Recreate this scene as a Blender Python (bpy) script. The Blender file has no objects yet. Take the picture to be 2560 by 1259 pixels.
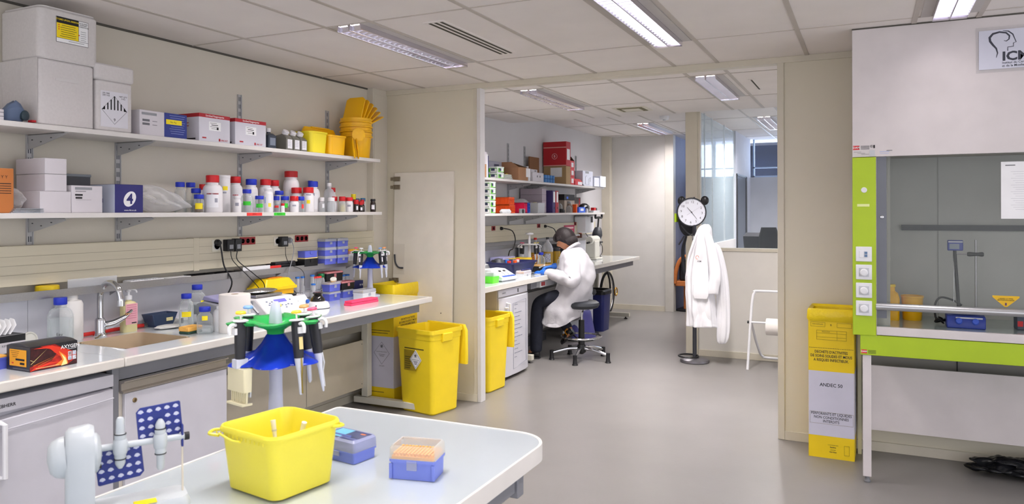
import bpy, math, random
from mathutils import Vector, Matrix
random.seed(7)
PI = math.pi
scene = bpy.context.scene
COL = scene.collection
# ---------------------------------------------------------------- camera
TH, RO = 0.4452, -0.0028
cam_data = bpy.data.cameras.new('camera'); cam = bpy.data.objects.new('camera', cam_data); COL.objects.link(cam)
cam_data.sensor_width = 36; cam_data.lens = 1860.86 / 2560 * 36
cam_data.shift_y = -(629.5 - 527.2) / 2560
fw = Vector((-math.sin(TH), math.cos(TH), 0)); rt = Vector((math.cos(TH), math.sin(TH), 0)); up = Vector((0, 0, 1))
r2 = rt * math.cos(RO) + up * math.sin(RO); u2 = up * math.cos(RO) - rt * math.sin(RO)
M3 = Matrix((r2, u2, -fw)).transposed().to_4x4()
cam.matrix_world = Matrix.Translation((0, 0, 1.57)) @ M3
cam_data.clip_start = 0.02
cam_data.dof.use_dof = True; cam_data.dof.focus_distance = 5.5; cam_data.dof.aperture_fstop = 7.1
scene.camera = cam
# ---------------------------------------------------------------- world and exposure
world = bpy.data.worlds.new('world'); scene.world = world; world.use_nodes = True
bg = world.node_tree.nodes['Background']; bg.inputs[0].default_value = (0.90, 0.90, 0.95, 1); bg.inputs[1].default_value = 0.92
scene.view_settings.view_transform = 'Standard'; scene.view_settings.look = 'None'
scene.view_settings.gamma = 1; scene.view_settings.exposure = 1.13
LAMP_W = 12.5            # power of one louvre tube strip
# ---------------------------------------------------------------- materials
def lin(c):
    return tuple((x / 12.92 if x <= .04045 else ((x + .055) / 1.055) ** 2.4) for x in c[:3])
def hexc(h):
    return tuple(int(h[i:i + 2], 16) / 255 for i in (0, 2, 4))
MATS = {}
def mat(name, col=None, rough=.5, metal=0, var=.04, vs=6., trans=0, alpha=1, emit=0, coat=0, ior=1.45, bump=0, bs=60., sss=0, stretch=(1, 1, 1)):
    if name in MATS: return MATS[name]
    m = bpy.data.materials.new(name); MATS[name] = m; m.use_nodes = True
    nt = m.node_tree; b = nt.nodes['Principled BSDF']
    c = lin(hexc(col)) if isinstance(col, str) else col
    b.inputs['Roughness'].default_value = rough; b.inputs['Metallic'].default_value = metal
    b.inputs['IOR'].default_value = ior; b.inputs['Transmission Weight'].default_value = trans
    b.inputs['Alpha'].default_value = alpha; b.inputs['Coat Weight'].default_value = coat
    if sss:
        b.inputs['Subsurface Weight'].default_value = sss; b.inputs['Subsurface Scale'].default_value = .02
    tc = nt.nodes.new('ShaderNodeTexCoord'); mp = nt.nodes.new('ShaderNodeMapping'); mp.inputs[3].default_value = stretch
    nt.links.new(tc.outputs['Object'], mp.inputs[0])
    n = nt.nodes.new('ShaderNodeTexNoise'); n.inputs['Scale'].default_value = vs; n.inputs['Detail'].default_value = 3
    nt.links.new(mp.outputs[0], n.inputs['Vector'])
    r = nt.nodes.new('ShaderNodeValToRGB')
    r.color_ramp.elements[0].position = .3; r.color_ramp.elements[1].position = .7
    r.color_ramp.elements[0].color = (*[max(0, x * (1 - var)) for x in c], 1)
    r.color_ramp.elements[1].color = (*[min(1, x * (1 + var)) for x in c], 1)
    nt.links.new(n.outputs[0], r.inputs[0]); nt.links.new(r.outputs[0], b.inputs['Base Color'])
    if emit:
        b.inputs['Emission Color'].default_value = (*c, 1); b.inputs['Emission Strength'].default_value = emit
    if bump:
        n2 = nt.nodes.new('ShaderNodeTexNoise'); n2.inputs['Scale'].default_value = bs; n2.inputs['Detail'].default_value = 4
        nt.links.new(mp.outputs[0], n2.inputs['Vector'])
        bp = nt.nodes.new('ShaderNodeBump'); bp.inputs['Strength'].default_value = bump; bp.inputs['Distance'].default_value = .01
        nt.links.new(n2.outputs[0], bp.inputs['Height']); nt.links.new(bp.outputs[0], b.inputs['Normal'])
    return m
def clear(name, col='eef2f4', op=.25, rough=.08):
    """thin clear plastic or glass: part see-through, part glossy body"""
    if name in MATS: return MATS[name]
    m = mat(name, col, rough, var=.02)
    nt = m.node_tree; b = nt.nodes['Principled BSDF']; out = nt.nodes['Material Output']
    t = nt.nodes.new('ShaderNodeBsdfTransparent'); mx = nt.nodes.new('ShaderNodeMixShader')
    lw = nt.nodes.new('ShaderNodeLayerWeight'); lw.inputs[0].default_value = .35
    ma = nt.nodes.new('ShaderNodeMath'); ma.operation = 'MULTIPLY_ADD'; ma.inputs[1].default_value = .55; ma.inputs[2].default_value = op; ma.use_clamp = True
    nt.links.new(lw.outputs['Facing'], ma.inputs[0]); nt.links.new(ma.outputs[0], mx.inputs[0])
    nt.links.new(t.outputs[0], mx.inputs[1]); nt.links.new(b.outputs[0], mx.inputs[2]); nt.links.new(mx.outputs[0], out.inputs[0])
    return m
white = mat('white_plastic', 'e6e6ea', .4)
offwhite = mat('cream_plastic', 'd9d5c6', .45)
black = mat('black_plastic', '1b1b20', .45)
dgrey = mat('dark_grey_plastic', '3a3c42', .5)
grey = mat('grey_metal', '8a8b90', .45, .3)
midgrey = mat('mid_grey_plastic', '8e9096', .5)
lgrey = mat('light_grey_plastic', 'c3c5ca', .45)
chrome = mat('chrome', 'd5d6da', .12, 1)
steel = mat('brushed_steel', 'a6a5a6', .35, .9, stretch=(1, 20, 20))
card = mat('brown_cardboard', '9c7352', .8)
orangecard = mat('orange_brown_cardboard', 'b8713a', .8)
paper = mat('white_paper', 'eeeef0', .8)
whitecard = mat('white_cardboard', 'cfcbd0', .7)
red = mat('red_plastic', 'c4161d', .4)
redcard = mat('red_cardboard', 'b01a24', .6)
blue = mat('blue_cap_plastic', '1c32b4', .4)
yellow = mat('yellow_plastic', 'f4d014', .35, sss=0)
yellowtape = mat('yellow_tape', 'f3dd1b', .5)
greentape = mat('green_tape', '35c02c', .5)
redtape = mat('red_tape', 'e03430', .5)
ink = mat('black_ink', '17171b', .6)
inkgrey = mat('grey_ink', '6b6b70', .7)
glass = clear('clear_glass', 'e3eaec', .10, .03)
plasticclear = clear('clear_plastic', 'dfe2e8', .32, .15)
milky = mat('milky_plastic', 'e4e3da', .4, sss=0)
bluebox = mat('lavender_blue_plastic', '5b66c8', .4)
navy = mat('navy_plastic', '232a66', .4)
cream = mat('cream_board', 'd8d2bf', .5)
# ---------------------------------------------------------------- mesh building
def V(*a): return Vector(a)
class B:
    def __init__(s): s.v = []; s.f = []
    def add(s, vs, fs):
        o = len(s.v); s.v += [tuple(p) for p in vs]; s.f += [tuple(i + o for i in f) for f in fs]; return s
    def box(s, x0, x1, y0, y1, z0, z1):
        return s.add([(x0, y0, z0), (x1, y0, z0), (x1, y1, z0), (x0, y1, z0), (x0, y0, z1), (x1, y0, z1), (x1, y1, z1), (x0, y1, z1)],
                     [(0, 3, 2, 1), (4, 5, 6, 7), (0, 1, 5, 4), (1, 2, 6, 5), (2, 3, 7, 6), (3, 0, 4, 7)])
    def loft(s, rings, cap=True, cyc=False):
        n = len(rings[0]); vs = [p for r in rings for p in r]; fs = []
        m = len(rings)
        for i in range(m if cyc else m - 1):
            a = i * n; b = ((i + 1) % m) * n
            for j in range(n):
                k = (j + 1) % n; fs.append((a + j, a + k, b + k, b + j))
        if cap and not cyc:
            if cap != 'end': fs.append(tuple(reversed(range(n))))
            fs.append(tuple(range((m - 1) * n, m * n)))
        return s.add(vs, fs)
    def lathe(s, prof, c=(0, 0, 0), n=24, sx=1, sy=1):
        return s.loft([[(c[0] + r * sx * math.cos(2 * PI * i / n), c[1] + r * sy * math.sin(2 * PI * i / n), c[2] + z) for i in range(n)] for r, z in prof])
    def cyl(s, p, q, r0, r1=None, n=14):
        r1 = r0 if r1 is None else r1
        p = Vector(p); q = Vector(q); d = (q - p).normalized()
        a = d.orthogonal().normalized(); b = d.cross(a)
        return s.loft([[p + (a * math.cos(2 * PI * i / n) + b * math.sin(2 * PI * i / n)) * r0 for i in range(n)],
                       [q + (a * math.cos(2 * PI * i / n) + b * math.sin(2 * PI * i / n)) * r1 for i in range(n)]])
    def axlathe(s, p, d, prof, n=20):
        """profile of (radius, distance along d) from p"""
        p = Vector(p); d = Vector(d).normalized(); a = d.orthogonal().normalized(); b = d.cross(a)
        return s.loft([[p + d * t + (a * math.cos(2 * PI * i / n) + b * math.sin(2 * PI * i / n)) * r for i in range(n)] for r, t in prof])
    def tube(s, pts, r, n=8, sm=0, cyc=False):
        P = [Vector(p) for p in pts]
        if sm:
            Q = []; m = len(P)
            for i in range(m if cyc else m - 1):
                p0 = P[i - 1] if (i > 0 or cyc) else P[0]; p1 = P[i]; p2 = P[(i + 1) % m]; p3 = P[(i + 2) % m] if (cyc or i + 2 < m) else P[-1]
                for k in range(sm):
                    t = k / sm
                    Q.append(.5 * ((2 * p1) + (p2 - p0) * t + (2 * p0 - 5 * p1 + 4 * p2 - p3) * t * t + (3 * p1 - p0 - 3 * p2 + p3) * t ** 3))
            if not cyc: Q.append(P[-1])
            rr = r
            if isinstance(r, (list, tuple)):
                rr = []; m = len(P)
                for i in range(m - 1):
                    for k in range(sm): rr.append(r[i] + (r[i + 1] - r[i]) * k / sm)
                rr.append(r[-1])
            P, r = Q, rr
        rings = []; a = None
        for i, p in enumerate(P):
            if cyc: d = (P[(i + 1) % len(P)] - P[i - 1]).normalized()
            else: d = (P[min(i + 1, len(P) - 1)] - P[max(i - 1, 0)]).normalized()
            if a is None: a = d.orthogonal().normalized()
            else:
                a = a - d * a.dot(d); a.normalize()
            b = d.cross(a); ri = r[i] if isinstance(r, (list, tuple)) else r
            rings.append([p + (a * math.cos(2 * PI * k / n) + b * math.sin(2 * PI * k / n)) * ri for k in range(n)])
        return s.loft(rings, cyc=cyc)
    def prism(s, poly, axis, a0, a1):
        """poly = 2D points; axis 'x': (y,z), 'y': (x,z), 'z': (x,y)"""
        def P(p, a):
            return {'x': (a, p[0], p[1]), 'y': (p[0], a, p[1]), 'z': (p[0], p[1], a)}[axis]
        return s.loft([[P(p, a0) for p in poly], [P(p, a1) for p in poly]])
    def ell(s, c, r, n=16, m=10):
        if not isinstance(r, (tuple, list)): r = (r, r, r)
        rings = []
        for i in range(m + 1):
            t = PI * i / m; q = max(math.sin(t), .02)
            rings.append([(c[0] + r[0] * q * math.cos(2 * PI * k / n), c[1] + r[1] * q * math.sin(2 * PI * k / n), c[2] - r[2] * math.cos(t)) for k in range(n)])
        return s.loft(rings)
    def quad(s, *p): return s.add(p, [tuple(range(len(p)))])
    def rot(s, M, i0=0):
        s.v = s.v[:i0] + [tuple(M @ Vector(p)) for p in s.v[i0:]]; return s
    def build(s, name, m, parent=None, bevel=0, smooth=True, loc=None, rz=0, seg=2, subdiv=0, ang=35):
        me = bpy.data.meshes.new(name); me.from_pydata(s.v, [], s.f); me.validate(); me.update()
        import bmesh
        bm = bmesh.new(); bm.from_mesh(me); bmesh.ops.recalc_face_normals(bm, faces=bm.faces); bm.to_mesh(me); bm.free()
        o = bpy.data.objects.new(name, me); COL.objects.link(o)
        me.materials.append(m)
        if smooth:
            for p in me.polygons: p.use_smooth = True
            me.set_sharp_from_angle(angle=math.radians(ang if not subdiv else 180))
        if bevel:
            md = o.modifiers.new('bevel', 'BEVEL'); md.width = bevel; md.segments = seg; md.limit_method = 'ANGLE'; md.angle_limit = math.radians(40); md.harden_normals = False
        if subdiv:
            md = o.modifiers.new('sub', 'SUBSURF'); md.levels = md.render_levels = subdiv
        if parent: o.parent = parent
        if loc is not None: o.location = loc
        if rz: o.rotation_euler = (0, 0, rz)
        return o
def rr(w, d, r, z, n=4, cx=0, cy=0, e=0):
    """rounded rectangle ring of width w (x), depth d (y)"""
    r = min(r, w / 2 - 1e-4, d / 2 - 1e-4); out = []
    for sx, sy, a0 in ((1, 1, 0), (-1, 1, PI / 2), (-1, -1, PI), (1, -1, 3 * PI / 2)):
        for k in range(n + 1):
            a = a0 + PI / 2 * k / n
            out.append((cx + sx * (w / 2 - r) + r * math.cos(a), cy + sy * (d / 2 - r) + r * math.sin(a), z))
    return out
def thing(name, label, cat, loc=(0, 0, 0), rz=0, group=None, rot=None):
    o = bpy.data.objects.new(name, None); COL.objects.link(o); o.empty_display_size = .05
    o.location = loc; o.rotation_euler = rot if rot else (0, 0, rz); o['label'] = label; o['category'] = cat
    if group: o['group'] = group
    return o
def tag(o, label, cat, group=None):
    o['label'] = label; o['category'] = cat
    if group: o['group'] = group
    return o
def struct(name, b, m, **k):
    o = b.build(name, m, **k); o['kind'] = 'structure'; return o
_txt = {}
def text(s, size, loc, face, m, parent, align='CENTER', bold=0, sx=1, name='lettering', rz=0, spacing=1.0):
    """flat lettering; face: 'x' (+x side), 'y' (-y side), 'z' (top)"""
    key = (s, align, bold, spacing)
    if key not in _txt:
        c = bpy.data.curves.new('t', 'FONT'); c.body = s; c.size = 1; c.align_x = align; c.align_y = 'CENTER'; c.offset = bold; c.resolution_u = 2
        c.space_line = spacing
        t = bpy.data.objects.new('t', c); COL.objects.link(t)
        dg = bpy.context.evaluated_depsgraph_get(); me = bpy.data.meshes.new_from_object(t.evaluated_get(dg))
        bpy.data.objects.remove(t); bpy.data.curves.remove(c); _txt[key] = me
    me = _txt[key].copy(); me.materials.clear(); me.materials.append(m)
    o = bpy.data.objects.new(name, me); COL.objects.link(o); o.parent = parent; o.location = loc
    o.scale = (size * sx, size, size)
    o.rotation_euler = {'x': (PI / 2, rz, PI / 2), 'y': (PI / 2, rz, 0), 'z': (0, 0, rz)}[face]
    return o
def wrinkle(o, k=.012, sc=.09, sub=1):
    tx = bpy.data.textures.new('cloth_folds', 'CLOUDS'); tx.noise_scale = sc; tx.noise_depth = 1
    if sub: m = o.modifiers.new('sub2', 'SUBSURF'); m.levels = m.render_levels = sub
    m = o.modifiers.new('folds', 'DISPLACE'); m.texture = tx; m.strength = k; m.mid_level = .5; m.texture_coords = 'LOCAL'; return o
def copy_tree(o, parent=None):
    c = o.copy(); COL.objects.link(c); c.parent = parent
    for ch in list(o.children): copy_tree(ch, c)
    return c
# ================================================================ room shell
wallm = mat('painted_wall', 'cfc9bc', .7, var=.03, vs=1.5, bump=.05, bs=90)
wallfar = mat('painted_wall_far', 'cccacb', .7, var=.03, vs=1.5)
creamwall = mat('cream_partition_panel', 'd3ccb9', .5, var=.03, vs=1.2)
trimm = mat('cream_metal_trim', 'cfc8b7', .4)
whitetrim = mat('white_metal_trim', 'd9d6d4', .4)
ceilm = mat('ceiling_tile', 'e6e0dc', .85, var=.03, vs=3, bump=.05, bs=300)
gridm = mat('ceiling_grid_metal', 'bcb4ac', .5)
tintwall = mat('window_light_tinted_wall', '9a9fb8', .7)  # blue tint of the window daylight put into the passage wall colour
fl = mat('grey_vinyl_floor', '7f7c7a', .33, var=.06, vs=1.6, bump=.02, bs=40)
FRONT, CE, CE2 = 5.41, 2.62, 2.75
struct('floor', B().box(-4.3, 3.2, -2.2, 14.5, -.1, 0), fl)
struct('ceiling', B().box(-4.3, 3.2, -2.2, 8.0, CE, CE + .3), ceilm)
struct('ceiling_far', B().box(-4.3, 3.2, 8.0, 14.5, CE2, CE2 + .17), ceilm)
struct('wall_left', B().box(-4.05, -3.85, -2.2, 5.41, 0, CE), wallm)
struct('wall_left_far', B().box(-4.05, -3.84, 5.47, 11.5, 0, CE2), wallfar)
struct('wall_partition_left', B().box(-4.0, -2.895, FRONT, FRONT + .06, 0, CE), creamwall)
struct('wall_partition_right', B().box(-.541, 3.2, FRONT, FRONT + .06, 0, CE), creamwall)
struct('trim_1', B().box(-2.895, -2.862, FRONT - .012, FRONT + .07, 0, CE - .04), whitetrim, bevel=.003)      # left jamb
struct('trim_2', B().box(-.556, -.512, FRONT - .012, FRONT + .07, 0, CE - .04), trimm, bevel=.003)           # right jamb
struct('trim_3', B().box(-3.789, 3.2, FRONT - .014, FRONT + .075, CE - .042, CE), trimm, bevel=.002)          # head rail
struct('trim_4', B().box(-2.93, -2.896, FRONT - .006, FRONT, .05, CE - .04), trimm)
struct('baseboard_partition_left', B().box(-3.789, -2.896, FRONT - .012, FRONT, 0, .062), trimm, bevel=.002)
struct('baseboard_partition_right', B().box(-.512, 3.2, FRONT - .012, FRONT, 0, .062), trimm, bevel=.002)
struct('baseboard_left', B().box(-3.85, -3.84, -2.2, FRONT, 0, .06), trimm)
# pilaster in the corner of the near left wall
struct('trim_5', B().box(-3.85, -3.789, 5.2, FRONT, 0, CE).box(-3.789, -3.786, 5.215, 5.395, 1.5, CE - .05), wallm, bevel=.002)
# small wall plates under the head rail
struct('trim_6', B().box(-2.55, -2.1, FRONT + .075, FRONT + .1, CE - .03, CE - .005).box(-1.75, -1.0, FRONT + .075, FRONT + .1, CE - .03, CE - .008), whitetrim, bevel=.002)
# ceiling grid
g = B()
for x in (-3.40, -2.785, -2.475, -1.865, -1.26, -.955, -.365, .24, .55, 1.15, 1.76, 2.37):
    g.box(x - .013, x + .013, -2.2, 7.99, CE - .004, CE + .01)
for y in (-1.59, -.35, .89, 2.13, 3.375, 4.615, 5.86, 7.08):
    g.box(-3.85, 3.2, y - .005, y + .005, CE - .0035, CE + .01)
struct('trim_7', g, gridm, smooth=False)
g = B()
for x in (-3.40, -2.95, -2.55, -1.95, -1.35, -.95, -.35, .25): g.box(x - .013, x + .013, 8.0, 13.9, CE2 - .004, CE2 + .01)
for y in (8.6, 9.8, 11.25, 12.4): g.box(-3.84, 3.2, y - .006, y + .006, CE2 - .0035, CE2 + .01)
struct('trim_8', g, gridm, smooth=False)
struct('trim_9', B().box(-3.85, -3.842, -2.2, 5.2, CE - .012, CE), mat('dark_gap', '55524c', .8))
# ---- glazed partition of the office, y = 8.15
GY = 8.15
struct('trim_10', B().box(-1.785, -1.655, GY - .02, GY + .12, 0, CE2), trimm, bevel=.004)
struct('wall_office_front', B().box(-1.655, 3.2, GY, GY + .06, 0, 1.14), mat('office_panel', 'dedad2', .5, var=.02))
struct('baseboard_office', B().box(-1.655, 3.2, GY - .012, GY, 0, .07), trimm, bevel=.002)
w = struct('window_1', B().box(-1.655, 3.2, GY + .024, GY + .034, 1.16, CE2 - .02), clear('office_glass', 'c9d6de', .05, .02))
o = B().box(-1.655, 3.2, GY - .01, GY + .07, 1.135, 1.17).box(-1.655, -1.63, GY - .01, GY + .07, 1.14, CE2).box(-1.655, 3.2, GY, GY + .06, CE2 - .03, CE2).build('window_frame', trimm, w, bevel=.003)
struct('wall_office_side', B().box(-1.80, -1.76, GY + .12, 11.4, 0, 1.15), wallfar)
w = struct('window_2', B().box(-1.785, -1.775, GY + .12, 11.4, 1.15, CE2 - .02), clear('side_glass', 'b9cbd4', .10, .02))
o = B()
for y in (9.15, 9.64, 10.53, 11.36): o.box(-1.79, -1.77, y - .006, y + .006, 1.15, CE2)
o.build('window_frame', mat('bright_aluminium', 'd7dde2', .3, .3), w)
# ---- far wall and passage
struct('wall_far', B().box(-4.05, -2.71, 11.5, 11.6, 0, CE2), mat('far_wall_panel', 'cfccc8', .7, var=.02))
struct('trim_11', B().box(-2.84, -2.705, 11.47, 11.62, 0, CE2), mat('far_casing', 'c9c5bd', .5), bevel=.004)
struct('trim_12', B().box(-3.84, -3.70, 11.38, 11.5, 0, CE2), trimm, bevel=.003)
struct('baseboard_far', B().box(-3.70, -2.84, 11.485, 11.5, 0, .08), trimm)
struct('wall_passage', B().box(-2.86, -2.74, 11.62, 13.2, 0, CE2), tintwall)
struct('trim_13', B().box(-2.74, -2.62, 12.75, 12.9, 0, CE2), mat('beige_column', 'a8a29a', .6))
# facade of the building outside, seen through window band
FY = 12.95
band0, band1 = 2.19, 2.78
struct('wall_back_low', B().box(-2.62, 3.2, FY, FY + .1, 0, 2.12), mat('pale_blue_wall', 'b9bec8', .7))
struct('wall_office_side_end', B().box(-1.80, -1.76, 11.4, FY, 0, CE2), mat('pale_pier', 'bcc0cc', .7))
struct('wall_outside', B().box(-4, 3.2, 14.2, 14.3, 0, 3.5), mat('dark_facade', '3b4152', .8, var=.4, vs=1.2, stretch=(1, 1, 4)))
lightblue = mat('light_blue_frame', 'a9c3e4', .4)
n = 3
for (x0, x1) in ((-2.62, -2.2), (-2.2, -1.9), (-1.72, -1.20), (-1.20, -.2)):
    w = struct('window_%d' % n, B().box(x0, x1, FY + .04, FY + .05, 2.12, CE2), clear('outer_glass_%d' % n, '66708a', .25, .05)); n += 1
    B().box(x0, x1, FY, FY + .06, 2.12, 2.145).box(x0, x1, FY, FY + .06, 2.27, 2.29).box(x0, x0 + .025, FY, FY + .06, 2.12, CE2).box(x1 - .02, x1, FY, FY + .06, 2.12, CE2).build('window_frame', lightblue, w)
w = struct('door_1', B().box(-1.76, -1.75, 11.5, 12.35, 0, 2.08), mat('dark_glass_door', '3a4558', .2))
B().box(-1.762, -1.742, 11.45, 11.5, 0, 2.10).box(-1.762, -1.742, 12.35, 12.45, 0, 2.10).box(-1.762, -1.742, 11.45, 12.45, 2.08, 2.12).build('door_frame', black, w)
struct('wall_passage_window', B().box(-2.62, -2.5, FY - .02, FY, .05, 2.6), mat('deep_blue_glass', '27305c', .2))
# ================================================================ luminaires
lampglow = mat('lamp_tube_glow', 'fff6f0', .5, emit=2.0)
louvre = mat('louvre_aluminium', 'e4e0ea', .14, 1)
platem = mat('lamp_side_plate', 'bdb8b4', .5)
def luminaire(x, y0, y1, z, label, group, power, wd=.165, bay=.3, fine=True):
    t = thing('ceiling_light', label, 'ceiling light', (x, (y0 + y1) / 2, z), 0, group)
    L = (y1 - y0) / 2
    B().box(-bay / 2 + .014, -wd / 2, -L, L, -.006, 0).box(wd / 2, bay / 2 - .014, -L, L, -.006, 0).build('side_plate', platem, t)
    f = B()
    for s in (-1, 1):
        cx = s * wd / 4
        for q in (-1, 1): a_ = cx + q * (wd / 4 - .001); f.prism([(a_, -.002), (a_ - q * .009, -.002), (a_ - q * .002, -.034), (a_, -.034)], 'y', -L, L)
        f.box(cx - wd / 4 + .002, cx + wd / 4 - .002, L - .03, L, -.034, -.002)
    f.build('louvre_frame', louvre, t)
    f = B(); k = int(2 * L / (.05 if fine else .09))
    for s in (-1, 1):
        cx = s * wd / 4
        for i in range(k):
            y = -L + (i + .5) * 2 * L / k
            f.prism([(y - .008, -.006), (y + .008, -.006), (y + .0006, -.033), (y - .0006, -.033)], 'x', cx - wd / 4 + .003, cx + wd / 4 - .003)
    f.build('louvre', louvre, t)
    f = B()
    for s in (-1, 1): f.cyl((s * wd / 4, -L + .02, -.0035), (s * wd / 4, L - .02, -.0035), .003, n=8)
    f.build('tube', lampglow, t)
    for s in (-1, 1):
        a = bpy.data.lights.new('tube_light', 'AREA'); a.shape = 'RECTANGLE'; a.size = wd / 2 - .02; a.size_y = 2 * L - .06; a.energy = power; a.spread = math.radians(165); a.color = (1.0, .955, .925)
        ob = bpy.data.objects.new('tube_light', a); COL.objects.link(ob); ob.parent = t; ob.location = (s * wd / 4, 0, -.003)
    return t
luminaire(-2.625, 3.38, 4.61, CE, 'louvred twin-tube ceiling light nearer the left wall, in front of the partition opening', None, LAMP_W)
luminaire(-1.11, 3.38, 4.61, CE, 'louvred twin-tube ceiling light cut by the top edge of the photo, over the aisle', None, LAMP_W * .65)
luminaire(-1.11, .9, 2.12, CE, 'ceiling light over the front table, outside the view', 'ceiling lights behind the view', LAMP_W * .65)
luminaire(-2.625, .9, 2.12, CE, 'ceiling light over the front table, outside the view', 'ceiling lights behind the view', LAMP_W * .65)
luminaire(.4, 3.38, 4.61, CE, 'ceiling light in front of the fume cupboard, outside the view', None, LAMP_W * .15)
luminaire(.4, .9, 2.12, CE, 'ceiling light to the right of the front table, outside the view', None, LAMP_W * .65)
luminaire(-2.645, 5.88, 7.07, CE, 'louvred ceiling light of the second room, over the seated woman\'s bench', None, LAMP_W * 1.65)
luminaire(-1.135, 5.88, 7.07, CE, 'louvred ceiling light of the second room, to the right above the coat stand', None, LAMP_W * 1.8)
luminaire(-2.73, 9.82, 11.2, CE2, 'farthest louvred ceiling light, above the far end of the second bench', None, LAMP_W * 1.15, fine=False)
luminaire(-1.17, 9.82, 11.2, CE2, 'ceiling light of the glazed office, seen through the glass', None, LAMP_W * 2.2, fine=False)
luminaire(.8, 9.82, 11.2, CE2, 'ceiling light of the glazed office, outside the view', None, LAMP_W * 1.2, fine=False)
def slotvent(x0, x1, y0, y1, label, ns=3):
    t = thing('ceiling_vent', label, 'air vent', ((x0 + x1) / 2, (y0 + y1) / 2, CE))
    w = (x1 - x0) / 2; L = (y1 - y0) / 2
    B().box(-w, w, -L, L, -.004, 0).build('backing', ceilm, t)
    s = B(); k = 2 * w / (ns + .5)
    for i in range(ns):
        x = -w + k * (i + .5) + .004; s.box(x, x + k * .45, -L + .02, L - .02, -.0055, -.003)
    s.build('slot', mat('dark_slot', '4a463c', .8), t)
slotvent(-2.23, -2.10, 3.53, 4.47, 'three-slot linear air vent in the ceiling tile between the two lights')
slotvent(-.86, -.82, 6.2, 6.75, 'single-slot air vent at the right of the second room ceiling', 1)
t = thing('ceiling_vent', 'square four-way air diffuser in the ceiling of the second room', 'air vent', (-2.18, 7.46, CE))
for i, s in enumerate((.25, .17, .13, .09)):
    B().box(-s, s, -s, s, -.004 * (i + 1), -.004 * i).build('ring', (ceilm, trimm, mat('dark_slot'), trimm)[i] if i != 2 else mat('dusty_slot', '7a7458', .8), t)  # third ring drawn in a darker olive tone than its neighbours
t = thing('smoke_detector', 'small round white smoke detector under the far ceiling', 'smoke detector', (-2.283, 9.214, CE2))
B().lathe([(.001, 0), (.06, 0), (.06, -.015), (.05, -.045), (.001, -.045)]).build('housing', white, t)
B().lathe([(.001, -.045), (.02, -.045), (.018, -.055), (.001, -.056)]).build('sensor', lgrey, t)
# daylight from the street side, as real soft light through the back windows
a = bpy.data.lights.new('window_daylight', 'AREA'); a.shape = 'RECTANGLE'; a.size = 1.6; a.size_y = .9; a.energy = 25; a.color = (.62, .75, 1)
ob = bpy.data.objects.new('window_daylight', a); COL.objects.link(ob); ob.location = (-1.6, 13.6, 2.3); ob.rotation_euler = (PI / 2, 0, PI)
# ================================================================ left bench, shelves, trunking
topm = mat('pale_glass_worktop', 'dfe6ea', .12, var=.02, coat=.5)
edgem = mat('cream_worktop_edge', 'ddd9d2', .35)
beamm = mat('grey_frame_paint', '8b8c93', .4, .2)
legm = mat('off_white_frame_paint', 'd6d2c4', .4)
BH = .90
t = thing('worktop', 'pale worktop above the near fridge, left of the joint beside the sink', 'worktop', (-3.465, 1.9, BH))
B().box(-.385, .365, -.9, .421, -.038, 0).build('slab', topm, t)
B().box(.365, .385, -.9, .421, -.042, .001).build('front_edge', edgem, t, bevel=.006)
t = thing('worktop', 'long pale worktop with the sink, running along the left wall to a free end', 'worktop', (-3.465, 3.66, BH))
# local hole: x -3.67..-3.28 -> -.205..+.185 ; y 2.48..2.86 -> -1.18..-.80
hx0, hx1, hy0, hy1 = -.205, .185, -1.185, -.795
B().box(-.385, hx0, -1.337, 1.32, -.038, 0).box(hx1, .365, -1.337, 1.32, -.038, 0).box(hx0, hx1, -1.337, hy0, -.038, 0).box(hx0, hx1, hy1, 1.32, -.038, 0).build('slab', topm, t)
B().box(.365, .385, -1.337, 1.342, -.042, .001).box(-.385, .365, 1.32, 1.342, -.042, .001).build('front_edge', edgem, t, bevel=.006)
s = B(); w, d = hx1 - hx0, hy1 - hy0; cx, cy = (hx0 + hx1) / 2, (hy0 + hy1) / 2
s.loft([rr(w, d, .03, .0005, cx=cx, cy=cy), rr(w - .012, d - .012, .03, 0, cx=cx, cy=cy), rr(w - .02, d - .02, .03, -.02, cx=cx, cy=cy), rr(w - .05, d - .05, .04, -.15, cx=cx, cy=cy), rr(w - .12, d - .12, .05, -.165, cx=cx, cy=cy), rr(.05, .05, .02, -.168, cx=cx, cy=cy)], cap='end')
s.build('sink_basin', mat('beige_resin', 'b09c80', .5), t)
B().lathe([(.028, -.1675), (.03, -.165), (.02, -.1655), (.001, -.1665)], (cx, cy, 0), 16).build('drain', chrome, t)
s = B()
for i in range(16):
    a = i / 15; s.ell((cx - .15 + .02 * math.sin(a * 6), cy - .19 + .13 * a, .002 - .03 * math.sin(a * PI) - (.02 if a > .5 else 0) * (a - .5) * 4), .0045, 6, 4)
s.build('plug_chain', mat('tarnished_chain', '8a7c60', .4, .6), t)
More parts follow.
